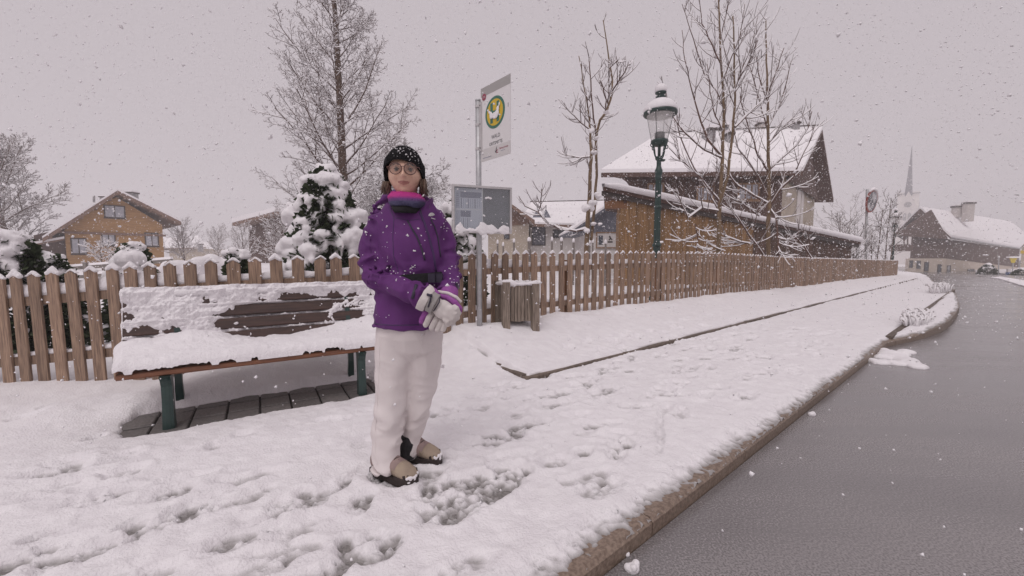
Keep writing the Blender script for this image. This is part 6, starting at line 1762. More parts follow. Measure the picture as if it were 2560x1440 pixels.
jk_v = np.empty(len(me.vertices) * 3, np.float32); me.vertices.foreach_get('co', jk_v); jk_v = jk_v.reshape(-1, 3)
JB = BVHTree.FromPolygons([tuple(v) for v in jk_v], [tuple(p.vertices) for p in me.polygons])
jacket = wlink('jacket', me, 'jacket')
CO = Vector((0, 0, CAMH))
def jhit(px_, py_, off=0.0, tree=None):
    d = ray(px_, py_).normalized(); h = (tree or JB).ray_cast(CO, d)
    if h[0] is None: return None
    return h[0] - d * off
def on_jacket(name, pts, rad, m, sides=6, parent=None, off=.0015, k=5):
    q = []
    for i in range(len(pts) - 1):
        for j in range(k):
            f = j / k; p = jhit(pts[i][0] * (1 - f) + pts[i + 1][0] * f, pts[i][1] * (1 - f) + pts[i + 1][1] * f, off)
            if p is not None: q.append(p)
    p = jhit(*pts[-1], off)
    if p is not None: q.append(p)
    if len(q) > 1:
        mb = MB(); mb.tube(q, rad, sides); return mb.build(name, m, parent or jacket, smooth=True)
on_jacket('zip', [(1019, 552), (1030, 572), (1043, 593), (1054, 622), (1062, 650)], .0042, 'zip')
on_jacket('zip', [(1077, 548), (1087, 568), (1094, 590), (1102, 643)], .0036, 'zip')
on_jacket('front_placket', [(1050, 530), (1062, 560), (1074, 600), (1084, 640), (1090, 680)], .0065, 'jacket_dark', off=-.001)
on_jacket('zip', [(1051, 524), (1053, 536), (1057, 552)], .0035, 'zip')
on_jacket('seam', [(975, 520), (985, 545), (982, 590), (984, 640), (996, 680)], .0022, 'jacket_dark', off=0)
on_jacket('yoke_seam', [(990, 545), (1020, 551), (1048, 548)], .002, 'jacket_dark', off=0)
on_jacket('hem', [(931, 808), (950, 811), (980, 813), (1020, 813), (1048, 812)], .003, 'jacket_dark', off=0)
for rr in (7.5, 5.0, 2.5):     # three white quarter arcs on the chest
    on_jacket('chest_mark', [(1079 + rr * cos(t), 541 - rr * sin(t) * 1.1) for t in np.linspace(pi * .95, pi * .12, 6)], .0024, 'sign_white', 5, k=2)
on_jacket('chest_mark', [(1078, 545), (1088, 548)], .002, 'sign_white', 5)
mb = MB(); mb.loft([ringp(978, 1054, 513, 1.99, .080, tilt=-.08), ringp(982, 1052, 525, 1.985, .085, tilt=-.06), ringp(988, 1046, 534, 1.985, .084, tilt=-.05)]); mb.build('inner_collar', 'black_cloth', woman, smooth=True)
mb = MB(); q_ = [at_y(1060, 524, 1.905), at_y(1078, 494, 1.93), at_y(1081, 505, 1.98), at_y(1072, 522, 1.925)]
mb.prism(q_, (.004, .010, .004)); mb.build('collar_flap', 'jacket', woman, fix=True)
# belt of a waist pack with its buckle
mb = MB()
for yy in ((684, 706),):
    R0 = []
    for f, o_ in ((0, .004), (.5, .0075), (1, .004)):
        y = yy[0] + (yy[1] - yy[0]) * f
        c = at_y(1025, y, 2.03); w = (1109 - 941) / 2 * 2.03 / FPX
        R0.append([c + Vector((cos(t) * (w + .006 + o_), sin(t) * (.128 + o_), .012 * cos(t))) for t in np.linspace(0, 2 * pi, 41)[:-1]])
    mb.loft(R0, caps=False)
belt = mb.build('belt', 'black_cloth', woman, smooth=True)
p0 = at_y(1088, 695, 1.9); q = None
for x0, x1 in ((1071, 1088), (1090, 1106)):
    mb = MB(); a = at_y(x0, 706, 1.915 + .0008 * (x0 - 1071)); c = at_y(x1, 684, 1.915 + .0008 * (x0 - 1071))
    mb.box((a.x, a.y - .012, a.z), (c.x, a.y + .02, c.z)); mb.build('buckle', 'zip', belt, fix=True)
# cuff straps
on_jacket('cuff_strap', [(1041, 712), (1036, 728), (1031, 746)], .0085, 'zip', 6, k=3, off=-.003)
on_jacket('cuff_strap', [(1138, 708), (1144, 716), (1150, 728)], .007, 'zip', 6, k=3, off=-.003)
# --- trousers
mb = MB()
mb.loft([ringp(945, 1102, 780, 2.03, .115), ringp(940, 1108, 810, 2.03, .122), ringp(937, 1112, 840, 2.03, .122), ringp(945, 1104, 875, 2.03, .100), ringp(975, 1075, 900, 2.035, .06), ringp(1005, 1045, 915, 2.04, .02)])
def leg(rows):
    RR = [ringp(*r_, n=32) for r_ in rows]; out = []
    for i in range(len(RR) - 1):
        m_ = 6
        for k in range(m_):
            f = k / m_; out.append([p.lerp(q, f) for p, q in zip(RR[i], RR[i + 1])])
    out.append(RR[-1]); L_ = len(out); ph = rows[0][0] * .1
    for i, ring in enumerate(out):
        c = sum(ring, Vector()) / len(ring); g_ = .25 + .75 * max(0.0, (i / L_ - .45) / .55) + .5 * math.exp(-((i / L_ - .52) / .09) ** 2)
        for j, p in enumerate(ring):
            t = 2 * pi * j / len(ring); w = i * .62 + 1.9 * sin(t + ph) + .9 * sin(2 * t - ph)
            ring[j] = c + (p - c) * (1 + .24 * g_ * (abs(sin(w * .5)) - .62) * (.55 + .45 * sin(i * .27 + ph)))
    mb.loft(out)
leg([(940, 1036, 830, 2.02, .105), (936, 1033, 880, 2.02, .103), (934, 1027, 930, 2.01, .098), (935, 1022, 970, 2.0, .092), (932, 1019, 1005, 1.99, .090), (924, 1014, 1040, 1.985, .090), (921, 1009, 1080, 1.975, .092), (922, 1004, 1120, 1.96, .093), (925, 1002, 1150, 1.95, .094), (929, 1005, 1172, 1.945, .096)])
leg([(1008, 1112, 830, 2.05, .100), (1012, 1109, 880, 2.06, .098), (1014, 1101, 930, 2.07, .092), (1015, 1093, 970, 2.08, .086), (1012, 1085, 1000, 2.085, .083), (1010, 1078, 1030, 2.09, .08), (1006, 1068, 1060, 2.10, .08), (1004, 1060, 1090, 2.11, .080), (1003, 1059, 1115, 2.115, .082), (1003, 1062, 1136, 2.12, .084)])
me = remesh(mb.mesh('trousers'), .0056, 0, 1, 3)
fold(me, .016, 7.5, 2, (1.2, 1.2, .5)); fold(me, .008, 13, 6, (.8, .8, 1.5), lambda P: np.clip(.3 + 1.4 * sstep(.55, .15, P[:, 2]), 0, 1.3))
jv = np.empty(len(me.vertices) * 3, np.float32); me.vertices.foreach_get('co', jv); jv = jv.reshape(-1, 3)
TB = BVHTree.FromPolygons([tuple(v) for v in jv], [tuple(p.vertices) for p in me.polygons])
trousers = wlink('trousers', me, 'trousers')
def seam(pts):
    q = []
    for i in range(len(pts) - 1):
        for j in range(5):
            f = j / 5; p = jhit(pts[i][0] * (1 - f) + pts[i + 1][0] * f, pts[i][1] * (1 - f) + pts[i + 1][1] * f, .0, TB)
            if p is not None: q.append(p)
    if len(q) > 1:
        mb = MB(); mb.tube(q, .0018, 5); mb.build('seam', 'trousers', trousers, smooth=True)
seam([(950, 840), (948, 920), (944, 1000), (938, 1080), (940, 1150), (944, 1165)])
seam([(1062, 832), (1050, 870), (1040, 900)])
# black gaiter showing at the inner side of the far leg
mb = MB(); rr = []
for y, xl, xr, o_ in ((1086, 1003, 1032, .006), (1104, 1000, 1043, .008), (1112, 1000, 1040, .008), (1125, 999, 1038, .009), (1141, 999, 1044, .010)):
    c = at_y((xl + xr) / 2, y, 2.075); w = (xr - xl) / 2 * 2.06 / FPX
    rr.append([c + Vector((cos(t) * w, sin(t) * .055, 0)) for t in np.linspace(0, 2 * pi, 17)[:-1]])
mb.loft(rr); me = remesh(mb.mesh('gaiter'), .006, .006, 30, 2); wlink('gaiter', me, 'black_cloth')
# --- boots
def boot(hx_, hy_, tx_, ty_, z0):
    a = on_z(hx_, hy_, z0); b_ = on_z(tx_, ty_, z0); u = (b_ - a); L = u.length; u.normalize(); s_ = Vector((-u.y, u.x, 0))
    def sec(f, w, h, zb, n=18, flat=.4):
        c = a + u * (L * f)
        return [c + s_ * (w * cos(t)) + Vector((0, 0, zb + h * (.5 + .5 * sin(t)) * (1.0))) for t in np.linspace(0, 2 * pi, n + 1)[:-1]]
    mb = MB(); mb.loft([sec(0.0, .022, .06, .024), sec(.04, .036, .10, .022), sec(.2, .042, .125, .022), sec(.38, .044, .115, .022), sec(.55, .048, .085, .022), sec(.68, .051, .074, .022)])
    up_ = mb.build('boot', 'boot', woman, smooth=True, fix=True)
    mb = MB(); mb.loft([sec(.62, .0505, .078, .022), sec(.75, .052, .066, .022), sec(.86, .049, .054, .022), sec(.95, .038, .040, .022), sec(1.0, .018, .03, .024)]); mb.build('toe_cap', 'boot_toe', up_, smooth=True, fix=True)
    mb = MB(); pr_ = [(0, .03), (.03, .040), (.2, .044), (.45, .045), (.68, .054), (.85, .052), (.95, .041), (1.015, .02)]
    poly = [a + u * (L * f) + s_ * w for f, w in pr_] + [a + u * (L * f) - s_ * w for f, w in pr_[::-1]]
    mb.prism([p + Vector((0, 0, -.002)) for p in poly], (0, 0, .034)); mb.build('sole', 'sole', up_, fix=True)
    for k in range(5):
        f = .40 + .055 * k; mb = MB(); h = .122 - (f - .3) * .13
        mb.tube([a + u * (L * f) + s_ * (.034 * x) + Vector((0, 0, .024 + h * (1 - .22 * x * x) - .006)) for x in np.linspace(-1, 1, 7)], .0028, 5); mb.build('lace', 'sole', up_)
    mb = MB(); mb.loft([[p + Vector((0, 0, 0)) for p in sec(f, w, h, .016)] for f, w, h in ((.66, .0535, .030), (.76, .0555, .033), (.87, .053, .034), (.965, .041, .033), (1.022, .020, .028))]); mb.build('toe_rand', 'sole', up_, smooth=True, fix=True)
    # toe guard teeth
    for k in range(6):
        t = -1.1 + k * .44; c = a + u * (L * (.86 + .12 * cos(t))) + s_ * (.047 * sin(t)); mb = MB(); mb.tube([c + Vector((0, 0, .02)), c + Vector((0, 0, .056)) - u * .010], .0075, 6); mb.build('toe_guard', 'sole', up_)
    bl = []; r = random.Random(int(hx_))
    for k in range(16):
        t = r.uniform(-1.0, 1.0); c = a + u * (L * (.84 + .16 * cos(t))) + s_ * (.045 * sin(t)) + Vector((0, 0, r.uniform(.026, .05))); bl.append((tuple(c), (r.uniform(.006, .012),) * 2 + (r.uniform(.005, .009),)))
    me = blobs_mesh('boot_snow', bl, .003, .003, 60, 1); offset_mesh(me, -np.array(WL)); link('boot_snow', me, 'snow', up_, 'stuff')
boot(936, 1176, 1038, 1212, .026)
boot(1004, 1138, 1099, 1160, .026)
# --- gloves
def fused(name, m, fn, voxel=.0042, amp=.003, parent=woman, sm=2):
    mb = MB(); fn(mb); me = remesh(mb.mesh(name), voxel, amp, 40, sm); return wlink(name, me, m, parent)
def ell(mb, x, y, Y, rx, ry, rz, rot=0.0):
    c = at_y(x, y, Y); V0, F0 = ico(3); P = V0 * np.array((rx, ry, rz)); P = np.stack([P[:, 0] * cos(rot) - P[:, 2] * sin(rot), P[:, 1], P[:, 0] * sin(rot) + P[:, 2] * cos(rot)], -1) + np.array(c)
    mb.add([tuple(v) for v in P], [tuple(f) for f in F0])
RT = -math.radians(33)
def lower(mb):          # her left hand, underneath: purple shell and side walls of the fingers
    tube_px(mb, [(1122, 728, 1.885, .046), (1122, 742, 1.86, .044), (1120, 756, 1.83, .040)])
    ell(mb, 1112, 766, 1.825, .056, .030, .044, RT)
    ell(mb, 1138, 768, 1.81, .026, .024, .022, RT)
    ell(mb, 1090, 782, 1.81, .05, .020, .036, .9)
    tube_px(mb, [(1082, 764, 1.80, .017), (1066, 780, 1.785, .016), (1056, 797, 1.785, .015), (1053, 808, 1.79, .013)], 10)
lower_g = fused('glove', 'glove_purple', lower)
for k, (x0, y0, x1, y1, x2, y2) in enumerate(((1087, 774, 1073, 794, 1064, 812), (1099, 783, 1088, 803, 1079, 820), (1110, 790, 1101, 810, 1094, 825), (1119, 798, 1112, 812, 1107, 824))):
    fused('finger', 'glove_white', lambda mb: tube_px(mb, [(x0, y0, 1.795, .0145), (x1, y1, 1.777, .0148), (x2, y2, 1.782, .0135), (x2 - 1, y2 + 2, 1.80, .010)], 12), .0032, .002, lower_g)
fused('glove_trim', 'glove_white', lambda mb: tube_px(mb, [(1094, 729, 1.80, .008), (1118, 733, 1.79, .0095), (1140, 743, 1.785, .0095), (1153, 756, 1.79, .008)], 10), .003, .002, lower_g)
fused('glove_trim', 'glove_purple', lambda mb: tube_px(mb, [(1092, 738, 1.79, .010), (1118, 743, 1.775, .012), (1138, 756, 1.765, .013), (1150, 772, 1.77, .013), (1149, 782, 1.775, .010)], 10), .003, .002, lower_g)
def upper(mb):          # her right hand on top: white back of hand
    ell(mb, 1108, 774, 1.762, .050, .022, .043, RT)
    ell(mb, 1124, 782, 1.757, .040, .021, .038, RT)
    ell(mb, 1090, 762, 1.77, .030, .024, .036, RT)
    for x0, y0, x1, y1 in ((1138, 768, 1146, 782), (1136, 780, 1142, 795), (1128, 792, 1132, 805), (1116, 800, 1120, 811)):
        tube_px(mb, [(x0 - 6, y0 - 3, 1.755, .0135), (x0 + 2, y0 + 3, 1.752, .0150), (x1, y1, 1.768, .0140), (x1 - 3, y1 + 1, 1.80, .013), (x1 - 14, y1 - 5, 1.83, .012)], 10)
upper_g = fused('glove', 'glove_white', upper)
fused('cuff', 'glove_white', lambda mb: mb.loft([[at_y(x, y, Y) + Vector((cos(t) * rr * .55, -sin(t) * rr * .9, cos(t) * rr * .95)) for t in np.linspace(0, 2 * pi, 21)[:-1]] for x, y, Y, rr in ((1056, 741, 1.79, .058), (1064, 746, 1.785, .057), (1074, 752, 1.78, .05))]), .0036, .003, upper_g)
fused('wrist_band', 'glove_grey', lambda mb: mb.loft([[at_y(x, y, Y) + Vector((cos(t) * rr * .5, -sin(t) * rr * .85, cos(t) * rr * .95)) for t in np.linspace(0, 2 * pi, 21)[:-1]] for x, y, Y, rr in ((1074, 752, 1.775, .046), (1082, 757, 1.77, .045), (1090, 762, 1.765, .044))]), .0036, .001, upper_g)
mb = MB(); tube_px(mb, [(1078, 735, 1.735, .0035), (1076, 750, 1.728, .0035), (1070, 768, 1.735, .0035)], 6); mb.build('strap_edge', 'zip', upper_g, smooth=True)
mb = MB(); tube_px(mb, [(1100, 742, 1.742, .0028), (1098, 756, 1.735, .0028), (1084, 778, 1.738, .0028)], 6); mb.build('strap_edge', 'zip', upper_g, smooth=True)
mb = MB(); tube_px(mb, [(1068, 736, 1.738, .006), (1080, 740, 1.732, .006)], 6); mb.build('size_tag', 'zip', upper_g, smooth=True)
fused('thumb', 'glove_purple', lambda mb: tube_px(mb, [(1072, 718, 1.80, .014), (1084, 728, 1.785, .015), (1096, 738, 1.775, .013)], 10), .0036, .002, upper_g)

# --- snow caught on the clothes
def stuck(name, parent, tree, boxes, seed):
    r = random.Random(seed); V0, F0 = ico(1); Vs, Fs, k = [], [], 0
    for (x0, y0, x1, y1, n, s0, s1) in boxes:
        for j in range(n):
            x, y = r.uniform(x0, x1), r.uniform(y0, y1); p = jhit(x, y, .001, tree)
            if p is None or p.y > 2.4: continue
            for q in range(r.randint(1, 3)):
                s = r.uniform(s0, s1)
                Vs.append((V0 * (1 + .3 * np.random.default_rng(k).standard_normal((len(V0), 1)) * .5)) * s * np.array((r.uniform(.7, 1.6), .6, r.uniform(.6, 1.1))) + np.array(p) + np.array((r.uniform(-1, 1), 0, r.uniform(-1, 1))) * s * 1.2 - np.array(WL)); Fs.append(F0 + k); k += len(V0)
    return link(name, np_mesh(name, np.concatenate(Vs), np.concatenate(Fs)), 'flake', parent, 'stuff')
stuck('jacket_snow', jacket, JB, [(895, 520, 1155, 815, 34, .0010, .0028), (915, 560, 990, 700, 20, .001, .0028), (975, 665, 1055, 705, 26, .001, .003), (1110, 655, 1158, 720, 22, .0012, .0035), (1008, 560, 1070, 665, 5, .003, .005), (1098, 525, 1122, 585, 18, .001, .0024), (905, 510, 960, 550, 12, .001, .0024)], 4)
_hv = [root_of(hat) + v.co for v in hat.data.vertices]
HB = BVHTree.FromPolygons([tuple(v) for v in _hv], [tuple(p.vertices) for p in hat.data.polygons])
stuck('hat_snow', hat, HB, [(975, 372, 1040, 392, 24, .001, .0026), (1020, 378, 1058, 412, 18, .001, .0026), (985, 366, 1035, 374, 16, .0012, .0026)], 5)
# ------------------------------------------------------------------ small things further off
mat('mirror_red', (0.26, 0.035, 0.02), rough=0.4)
mat('mirror_face', (0.07, 0.07, 0.08), (0.55, 0.54, 0.55), scale=3.5, rough=0.15, metallic=0.3, lo=.45, hi=.60)  # reflection of dark trees painted into the mirror's colour as dark and pale patches
mat('dry_grass', (0.20, 0.155, 0.12), (0.30, 0.24, 0.19), scale=9, rough=0.9)
mat('grey_fence', (0.16, 0.14, 0.13), (0.24, 0.21, 0.19), scale=6, rough=0.85)
mat('sign_blue', (0.04, 0.10, 0.30), rough=0.4)
mat('sign_yellow', (0.62, 0.48, 0.03), rough=0.4)
# round traffic mirror
Y = 22.0; b = at_y(2166, 660, Y)
t = thing('traffic_mirror', 'round traffic mirror with red rim on a grey post, seen edge-on', 'traffic mirror', Vector((b.x, Y, -.1)))
tp = at_y(2168, 473, Y); mb = MB(); mb.tube([Vector((b.x, Y, -.2)), Vector((tp.x, Y, tp.z))], .06, 8); mb.build('post', 'zinc', t, smooth=True)
c = at_y(2177, 503, Y - .2); nrm = (Vector((-.45, -1.0, 0)).normalized() * .55 + Vector((.95, -.25, 0)).normalized() * .6).normalized()
nrm = Vector((0.18, -1.0, -.08)).normalized(); nrm.rotate(Matrix.Rotation(math.radians(-18), 3, 'Z'))
nrm = Vector((-.98, -.20, -.12)).normalized() if False else Vector((0.05, -1, -.1)).normalized()
sdv = Vector((1, 0, 0)); up2 = Vector((.22, 0, 1)).normalized()
o1 = (Matrix.Rotation(math.radians(12), 3, 'Y') @ Vector((1, 0, 0))); o1 = Vector((.865, .49, -.16)); o2 = up2
nn_ = o1.cross(o2).normalized(); nn_ = nn_ if nn_.y < 0 else -nn_
o1 = o1.normalized()
def ring_disc(name, r, m, off, parent, th=.05):
    mb = MB(); mb.prism([c + nn_ * off + (o1 * cos(a) + o2 * sin(a)) * r for a in np.linspace(0, 2 * pi, 29)[:-1]], nn_ * th); return mb.build(name, m, parent, fix=True)
rim = ring_disc('rim', .60, 'mirror_red', 0, t, .06); ring_disc('mirror_face', .52, 'mirror_face', .062, t, .012)
mb = MB(); mb.tube([c + (o1 * cos(a) + o2 * sin(a)) * .64 + nn_ * .03 for a in np.linspace(.55, 2.5, 14)], [.02 + .07 * sin((k + .5) / 14 * pi) for k in range(14)], 7); mb.build('rim_snow', 'snow_far', t, smooth=True)
mb = MB(); mb.tube([Vector((b.x, Y, c.z)), c], .04, 6); mb.build('arm', 'zinc', t)
# signs and post across the road
Y = 46.0
b = at_y(2529, 700, Y); t = thing('road_sign', 'small yellow road sign under a snow cap on a post across the road', 'road sign', Vector((b.x, Y, -1.2)))
tp = at_y(2529, 640, Y); mb = MB(); mb.tube([Vector((b.x, Y, -1.3)), Vector((b.x, Y, tp.z))], .05, 6); mb.build('post', 'zinc', t)
a, q = at_y(2521, 657, Y), at_y(2541, 645, Y); mb = MB(); mb.prism([Vector((a.x, Y - .06, q.z)), Vector((q.x, Y - .06, q.z)), Vector((q.x - .25, Y - .06, a.z)), Vector((a.x + .25, Y - .06, a.z))], (0, -.03, 0)); mb.build('sign_plate', 'sign_yellow', t, fix=True)
mb = MB(); mb.box((a.x - .2, Y - .2, q.z + .005), (q.x + .2, Y + .1, q.z + .18)); mb.build('sign_snow', 'snow_far', t, fix=True)
b = at_y(2519, 700, Y + 1); t = thing('guide_post', 'pale blue and white guide post right of the round snowy bush', 'guide post', Vector((b.x, Y + 1, -1.2)))
q = at_y(2519, 672, Y + 1); mb = MB(); mb.box((b.x - .16, Y + .9, -1.3), (b.x + .16, Y + 1.1, q.z)); mb.build('body', 'plaster_white', t, fix=True)
mb = MB(); mb.box((b.x - .17, Y + .88, q.z - .9), (b.x + .17, Y + 1.12, q.z - .4)); mb.build('band', 'sign_blue', t, fix=True)
b = at_y(2496, 700, Y); t = thing('thin_pole', 'thin grey pole between round snowy bush and yellow sign', 'pole', Vector((b.x, Y, -1.2)))
q = at_y(2497, 644, Y); mb = MB(); mb.tube([Vector((b.x, Y, -1.3)), Vector((q.x, Y, q.z))], .05, 6); mb.build('shaft', 'zinc', t); mb = MB(); mb.lathe([(.09, 0), (.10, .1), (.05, .2)], (q.x, Y, q.z), 8); mb.build('cap', 'snow_far', t)
# clipped bushes
c = at_y(2468, 690, 48); o = conifer('clipped_bush', 'round clipped bush dusted with snow across the road', Vector((c.x, 48, -1.15)), at_y(2468, 660, 48).z + 1.15, 1.0, 21, snow_n=40, voxel=.09, cat='bush', cover=.4)
c = at_y(2553, 690, 42); o = conifer('clipped_bush', 'reddish bush with snow at the right edge of the picture', Vector((c.x, 42, -.9)), at_y(2553, 672, 42).z + .9, .9, 22, snow_n=14, voxel=.09, cat='bush', cover=.2)
# snow-covered verge across the road, with its dark kerb
pp = [on_z(x, y, -.15) for x, y in ((2476, 699), (2500, 696), (2565, 707), (2640, 716), (2640, 738), (2560, 722), (2520, 709), (2496, 701))]
mb = MB(); mb.prism([p + Vector((0, 0, .0)) for p in pp], (0, 0, .12)); v = mb.build('verge', 'snow_far', fix=True); struct(v)
mb = MB(); mb.loft([[p + Vector((a_, -a_, z)) for a_, z in ((.05, -.12), (.14, -.12), (.14, .05), (.05, .05))] for p in [pp[7], pp[6], pp[5], pp[4]]]); k_ = mb.build('verge_kerb', 'edging', fix=True); struct(k_)
# tufts of ornamental grass on the planted island
def tuft(label, px_, py_, n, R, L, seed):
    w = on_z(px_, py_, .05); r = random.Random(seed); t = thing('grass_tuft', label, 'ornamental grass', Vector((w.x, w.y, .05)), math.atan2(UY, UX), 'grass tufts on the kerb island')
    mb, ms = MB(), MB()
    for k in range(n):
        a = r.uniform(0, 6.28); rr = R * math.sqrt(r.random()); p = Vector((rr * cos(a) * 2.4, rr * sin(a) * .45, 0)); a2 = r.uniform(-.9, 2.2); l = L * r.uniform(.6, 1.1)
        d = Vector((cos(a2), sin(a2) * .6, 0))
        pts = [p, p + d * l * .22 + Vector((0, 0, l * .55)), p + d * l * .55 + Vector((0, 0, l * .75)), p + d * l * .85 + Vector((0, 0, l * .68))]
        mb.tube(pts, [.010, .010, .008, .004], 3)
        ms.tube([q + Vector((0, 0, .012)) for q in pts], [.016, .016, .016, .010], 4)
    mb.build('blades', 'dry_grass', t, world=False, kind='stuff'); ms.build('blade_snow', 'snow_far', t, smooth=True, world=False, kind='stuff')
    return t
tuft('larger tuft of dry grass poking through snow on the near part of the kerb island', 2293, 806, 120, .34, .20, 3)
tuft('smaller snowy grass tuft at the far tip of the kerb island', 2350, 729, 90, .5, .32, 4)
# white-topped rail fence in the neighbouring yard
Y = 15.0
t = thing('yard_railing', 'pale two-rail yard fence topped with snow in front of the orange chalet', 'railing', at_y(240, 690, Y))
for y0, y1 in ((668, 652), (690, 676)):
    mb = MB(); a, q = at_y(90, y0 + 10, Y + .5), at_y(430, y1, Y - .5); mb.loft([[p + Vector((0, dy, dz)) for dy, dz in ((-.05, -.06), (.05, -.06), (.05, .06), (-.05, .06))] for p in (a, q)]); rl = mb.build('rail', 'grey_fence', t, fix=True)
    mb = MB(); mb.loft([[p + Vector((0, dy, dz)) for dy, dz in ((-.07, .062), (.07, .062), (.05, .15), (-.05, .15))] for p in (a, q)]); mb.build('rail_snow', 'snow_far', rl, fix=True)
for px_ in range(110, 430, 52):
    p = at_y(px_, 655, Y); mb = MB(); mb.box((p.x - .06, Y - .06, -.1), (p.x + .06, Y + .06, at_y(px_, 656, Y).z)); mb.build('post', 'grey_fence', t, fix=True)
# low wire fence with snow-capped posts right of the bus stop
for k, (px_, yt, hw_) in enumerate(((1244, 604, 2.2), (1258, 610, 2.2), (1285, 601, 2.4), (1323, 598, 4.0), (1380, 597, 2.4), (1404, 598, 3.2), (1434, 601, 2.6), (1474, 604, 2.4), (1482, 602, 2.2), (1514, 604, 2.6))):
    Y = 11.5; p = at_y(px_, yt, Y); w_ = hw_ * Y / 1000
    t = thing('yard_post', ['leftmost thin', 'second thin', 'third thin', 'thickest', 'fifth thin', 'sixth sturdy', 'seventh', 'eighth', 'ninth', 'rightmost'][k] + ' snow-capped yard fence post, counted from the timetable case', 'fence post', Vector((p.x, Y, 0)), 0, 'low yard fence posts')
    mb = MB(); mb.tube([Vector((p.x, Y, -.1)), Vector((p.x, Y, p.z - .06))], w_, 7); mb.build('stake', 'grey_fence', t)
    mb = MB(); mb.lathe([(w_ * 1.1, 0), (w_ * 1.35, .04), (w_ * 1.1, .09), (w_ * .4, .12)], (p.x, Y, p.z - .06), 8); mb.build('cap_snow', 'snow_far', t, smooth=True)
for yy in (.55, .95):
    Y = 11.5; a, q = at_y(1225, 640, Y), at_y(1560, 640, Y); mb = MB(); mb.tube([Vector((a.x + (q.x - a.x) * f, Y, yy + .03 * sin(f * 40))) for f in np.linspace(0, 1, 40)], .012, 4)
    o = mb.build('fence_wire', 'snow_far'); tag(o, ('upper' if yy > .7 else 'lower') + ' snow-coated wire strung along the low yard fence posts', 'wire', 'yard fence wires')
# overhead wires
mb = MB(); mb.tube([at_y(2163, 563, 40), at_y(2205, 567, 42), at_y(2300, 573, 46)], .04, 4); tag(mb.build('overhead_wire', 'frame_dark'), 'dark overhead wire passing behind the distant lamp', 'wire')
mb = MB(); mb.tube([at_y(1325, 504, 30), at_y(1430, 502, 30), at_y(1560, 499, 30)], .035, 4); tag(mb.build('overhead_wire', 'frame_dark'), 'thin dark wire above the ridge of the long low pale house', 'wire')
# garden heaps behind the bench
for k, (px_, py_, Y, rx, rz, lab) in enumerate(((540, 640, 9.0, .62, .35, 'snow-covered heap sloping up left of the low clipped shrub'), (1020, 640, 9.5, .5, .3, 'snow-covered mound right behind the woman'), (470, 640, 8.0, .3, .22, 'small snowy mound behind the bench'))):
    c = at_y(px_, py_, Y); r = random.Random(k); bl = [((r.uniform(-.5, .5) * rx, r.uniform(-.2, .2), c.z - .1 - r.uniform(0, .3)), (rx * .5, .3, rz * r.uniform(.6, 1))) for j in range(9)] + [((0, 0, .4), (rx, .4, .6))]
    o = link('snow_mound', blobs_mesh('snow_mound', bl, .04, .04, 6, 2), 'snow'); o.location = (c.x, Y, 0); tag(o, lab, 'snow mound')
# snowy twigs in front of the chalet
T = Tree(91); P = dict(seg=[5, 5, 4, 3], wig=.12, lift=[0, .02, .02, .0], tip=.008, kids=[14, 7, 5], start=[.05, .12, .12], ang=[58, 42, 42], ratio=[.7, .5, .5], shape=lambda f: 1.1 - .4 * f, rk=.010, snow=2.4)
T.grow(Vector((0, 0, 0)), Vector((0, 0, 1)), 1.9, .05, 0, 3, P); T.finish('garden_shrub', 'snow-covered leafless shrub against the orange chalet wall', base(255, 26, .1), cat='shrub')

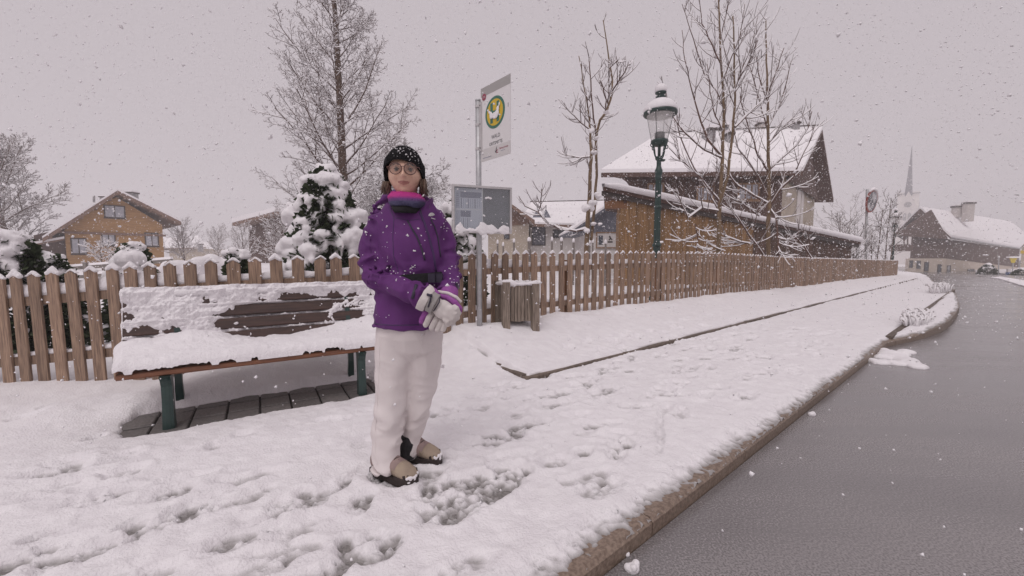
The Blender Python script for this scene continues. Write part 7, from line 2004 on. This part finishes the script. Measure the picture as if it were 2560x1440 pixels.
# ------------------------------------------------------------------ air: falling snow and haze
rg = np.random.default_rng(77)
NF = 130000
px_ = rg.uniform(-9.5, 13.5, NF); py_ = 0.55 + 14.5 * rg.random(NF) ** 0.8; pz_ = rg.uniform(-.0, 8.2, NF)
near = py_ < 1.1
sz = rg.lognormal(-5.32, .45, NF); sz = np.clip(sz, .002, .013) * np.where(near, .55, 1.0)
big = rg.random(NF) < .022; sz = np.where(big & (py_ > 2.2), sz * 2.1, sz); sz = np.where(py_ < 2.1, np.minimum(sz, .0055), sz)
keep = ~((np.abs(px_ + .53) < .20) & (py_ > 1.6) & (py_ < 1.9) & (pz_ > 1.40) & (pz_ < 1.68)) & ~((np.abs(px_ / py_ + .266) < .035) & (np.abs((pz_ - CAMH) / py_ - .20) < .05) & (py_ < 1.9))
px_, py_, pz_, sz = px_[keep], py_[keep], pz_[keep], sz[keep]; NF = len(sz)
OV = np.array([(1, 0, 0), (-1, 0, 0), (0, 1, 0), (0, -1, 0), (0, 0, 1), (0, 0, -1)], float)
OF = np.array([(0, 2, 4), (2, 1, 4), (1, 3, 4), (3, 0, 4), (2, 0, 5), (1, 2, 5), (3, 1, 5), (0, 3, 5)])
V = OV[None] * (0.55 + 0.9 * rg.random((NF, 6, 1))) * sz[:, None, None] + .25 * sz[:, None, None] * rg.standard_normal((NF, 6, 3))
an = rg.uniform(0, 6.28, NF); ca, sa = np.cos(an)[:, None], np.sin(an)[:, None]
V = np.stack([V[..., 0] * ca - V[..., 2] * sa, V[..., 1], V[..., 0] * sa + V[..., 2] * ca], -1)
V = V + np.stack([px_, py_, pz_], -1)[:, None, :]
Fk = (OF[None] + (np.arange(NF) * 6)[:, None, None]).reshape(-1, 3)
flakes = link('falling_snow', np_mesh('falling_snow', V.reshape(-1, 3), Fk), 'flake'); flakes['kind'] = 'stuff'; flakes['label'] = 'snowflakes drifting down through the air'

m = bpy.data.materials.new('haze'); m.use_nodes = True; nt = m.node_tree; nt.nodes.clear()
o = nt.nodes.new('ShaderNodeOutputMaterial'); v = nt.nodes.new('ShaderNodeVolumePrincipled')
v.inputs['Color'].default_value = (0.97, 0.958, 0.97, 1); v.inputs['Density'].default_value = 0.0028; v.inputs['Anisotropy'].default_value = 0.0
nt.links.new(v.outputs[0], o.inputs['Volume']); MATS['haze'] = m
mb = MB(); mb.box((-290, -290, -2.4), (290, 290, 48)); hz_ = mb.build('haze', 'haze'); hz_['kind'] = 'stuff'; hz_['label'] = 'pale snowy haze filling the air'
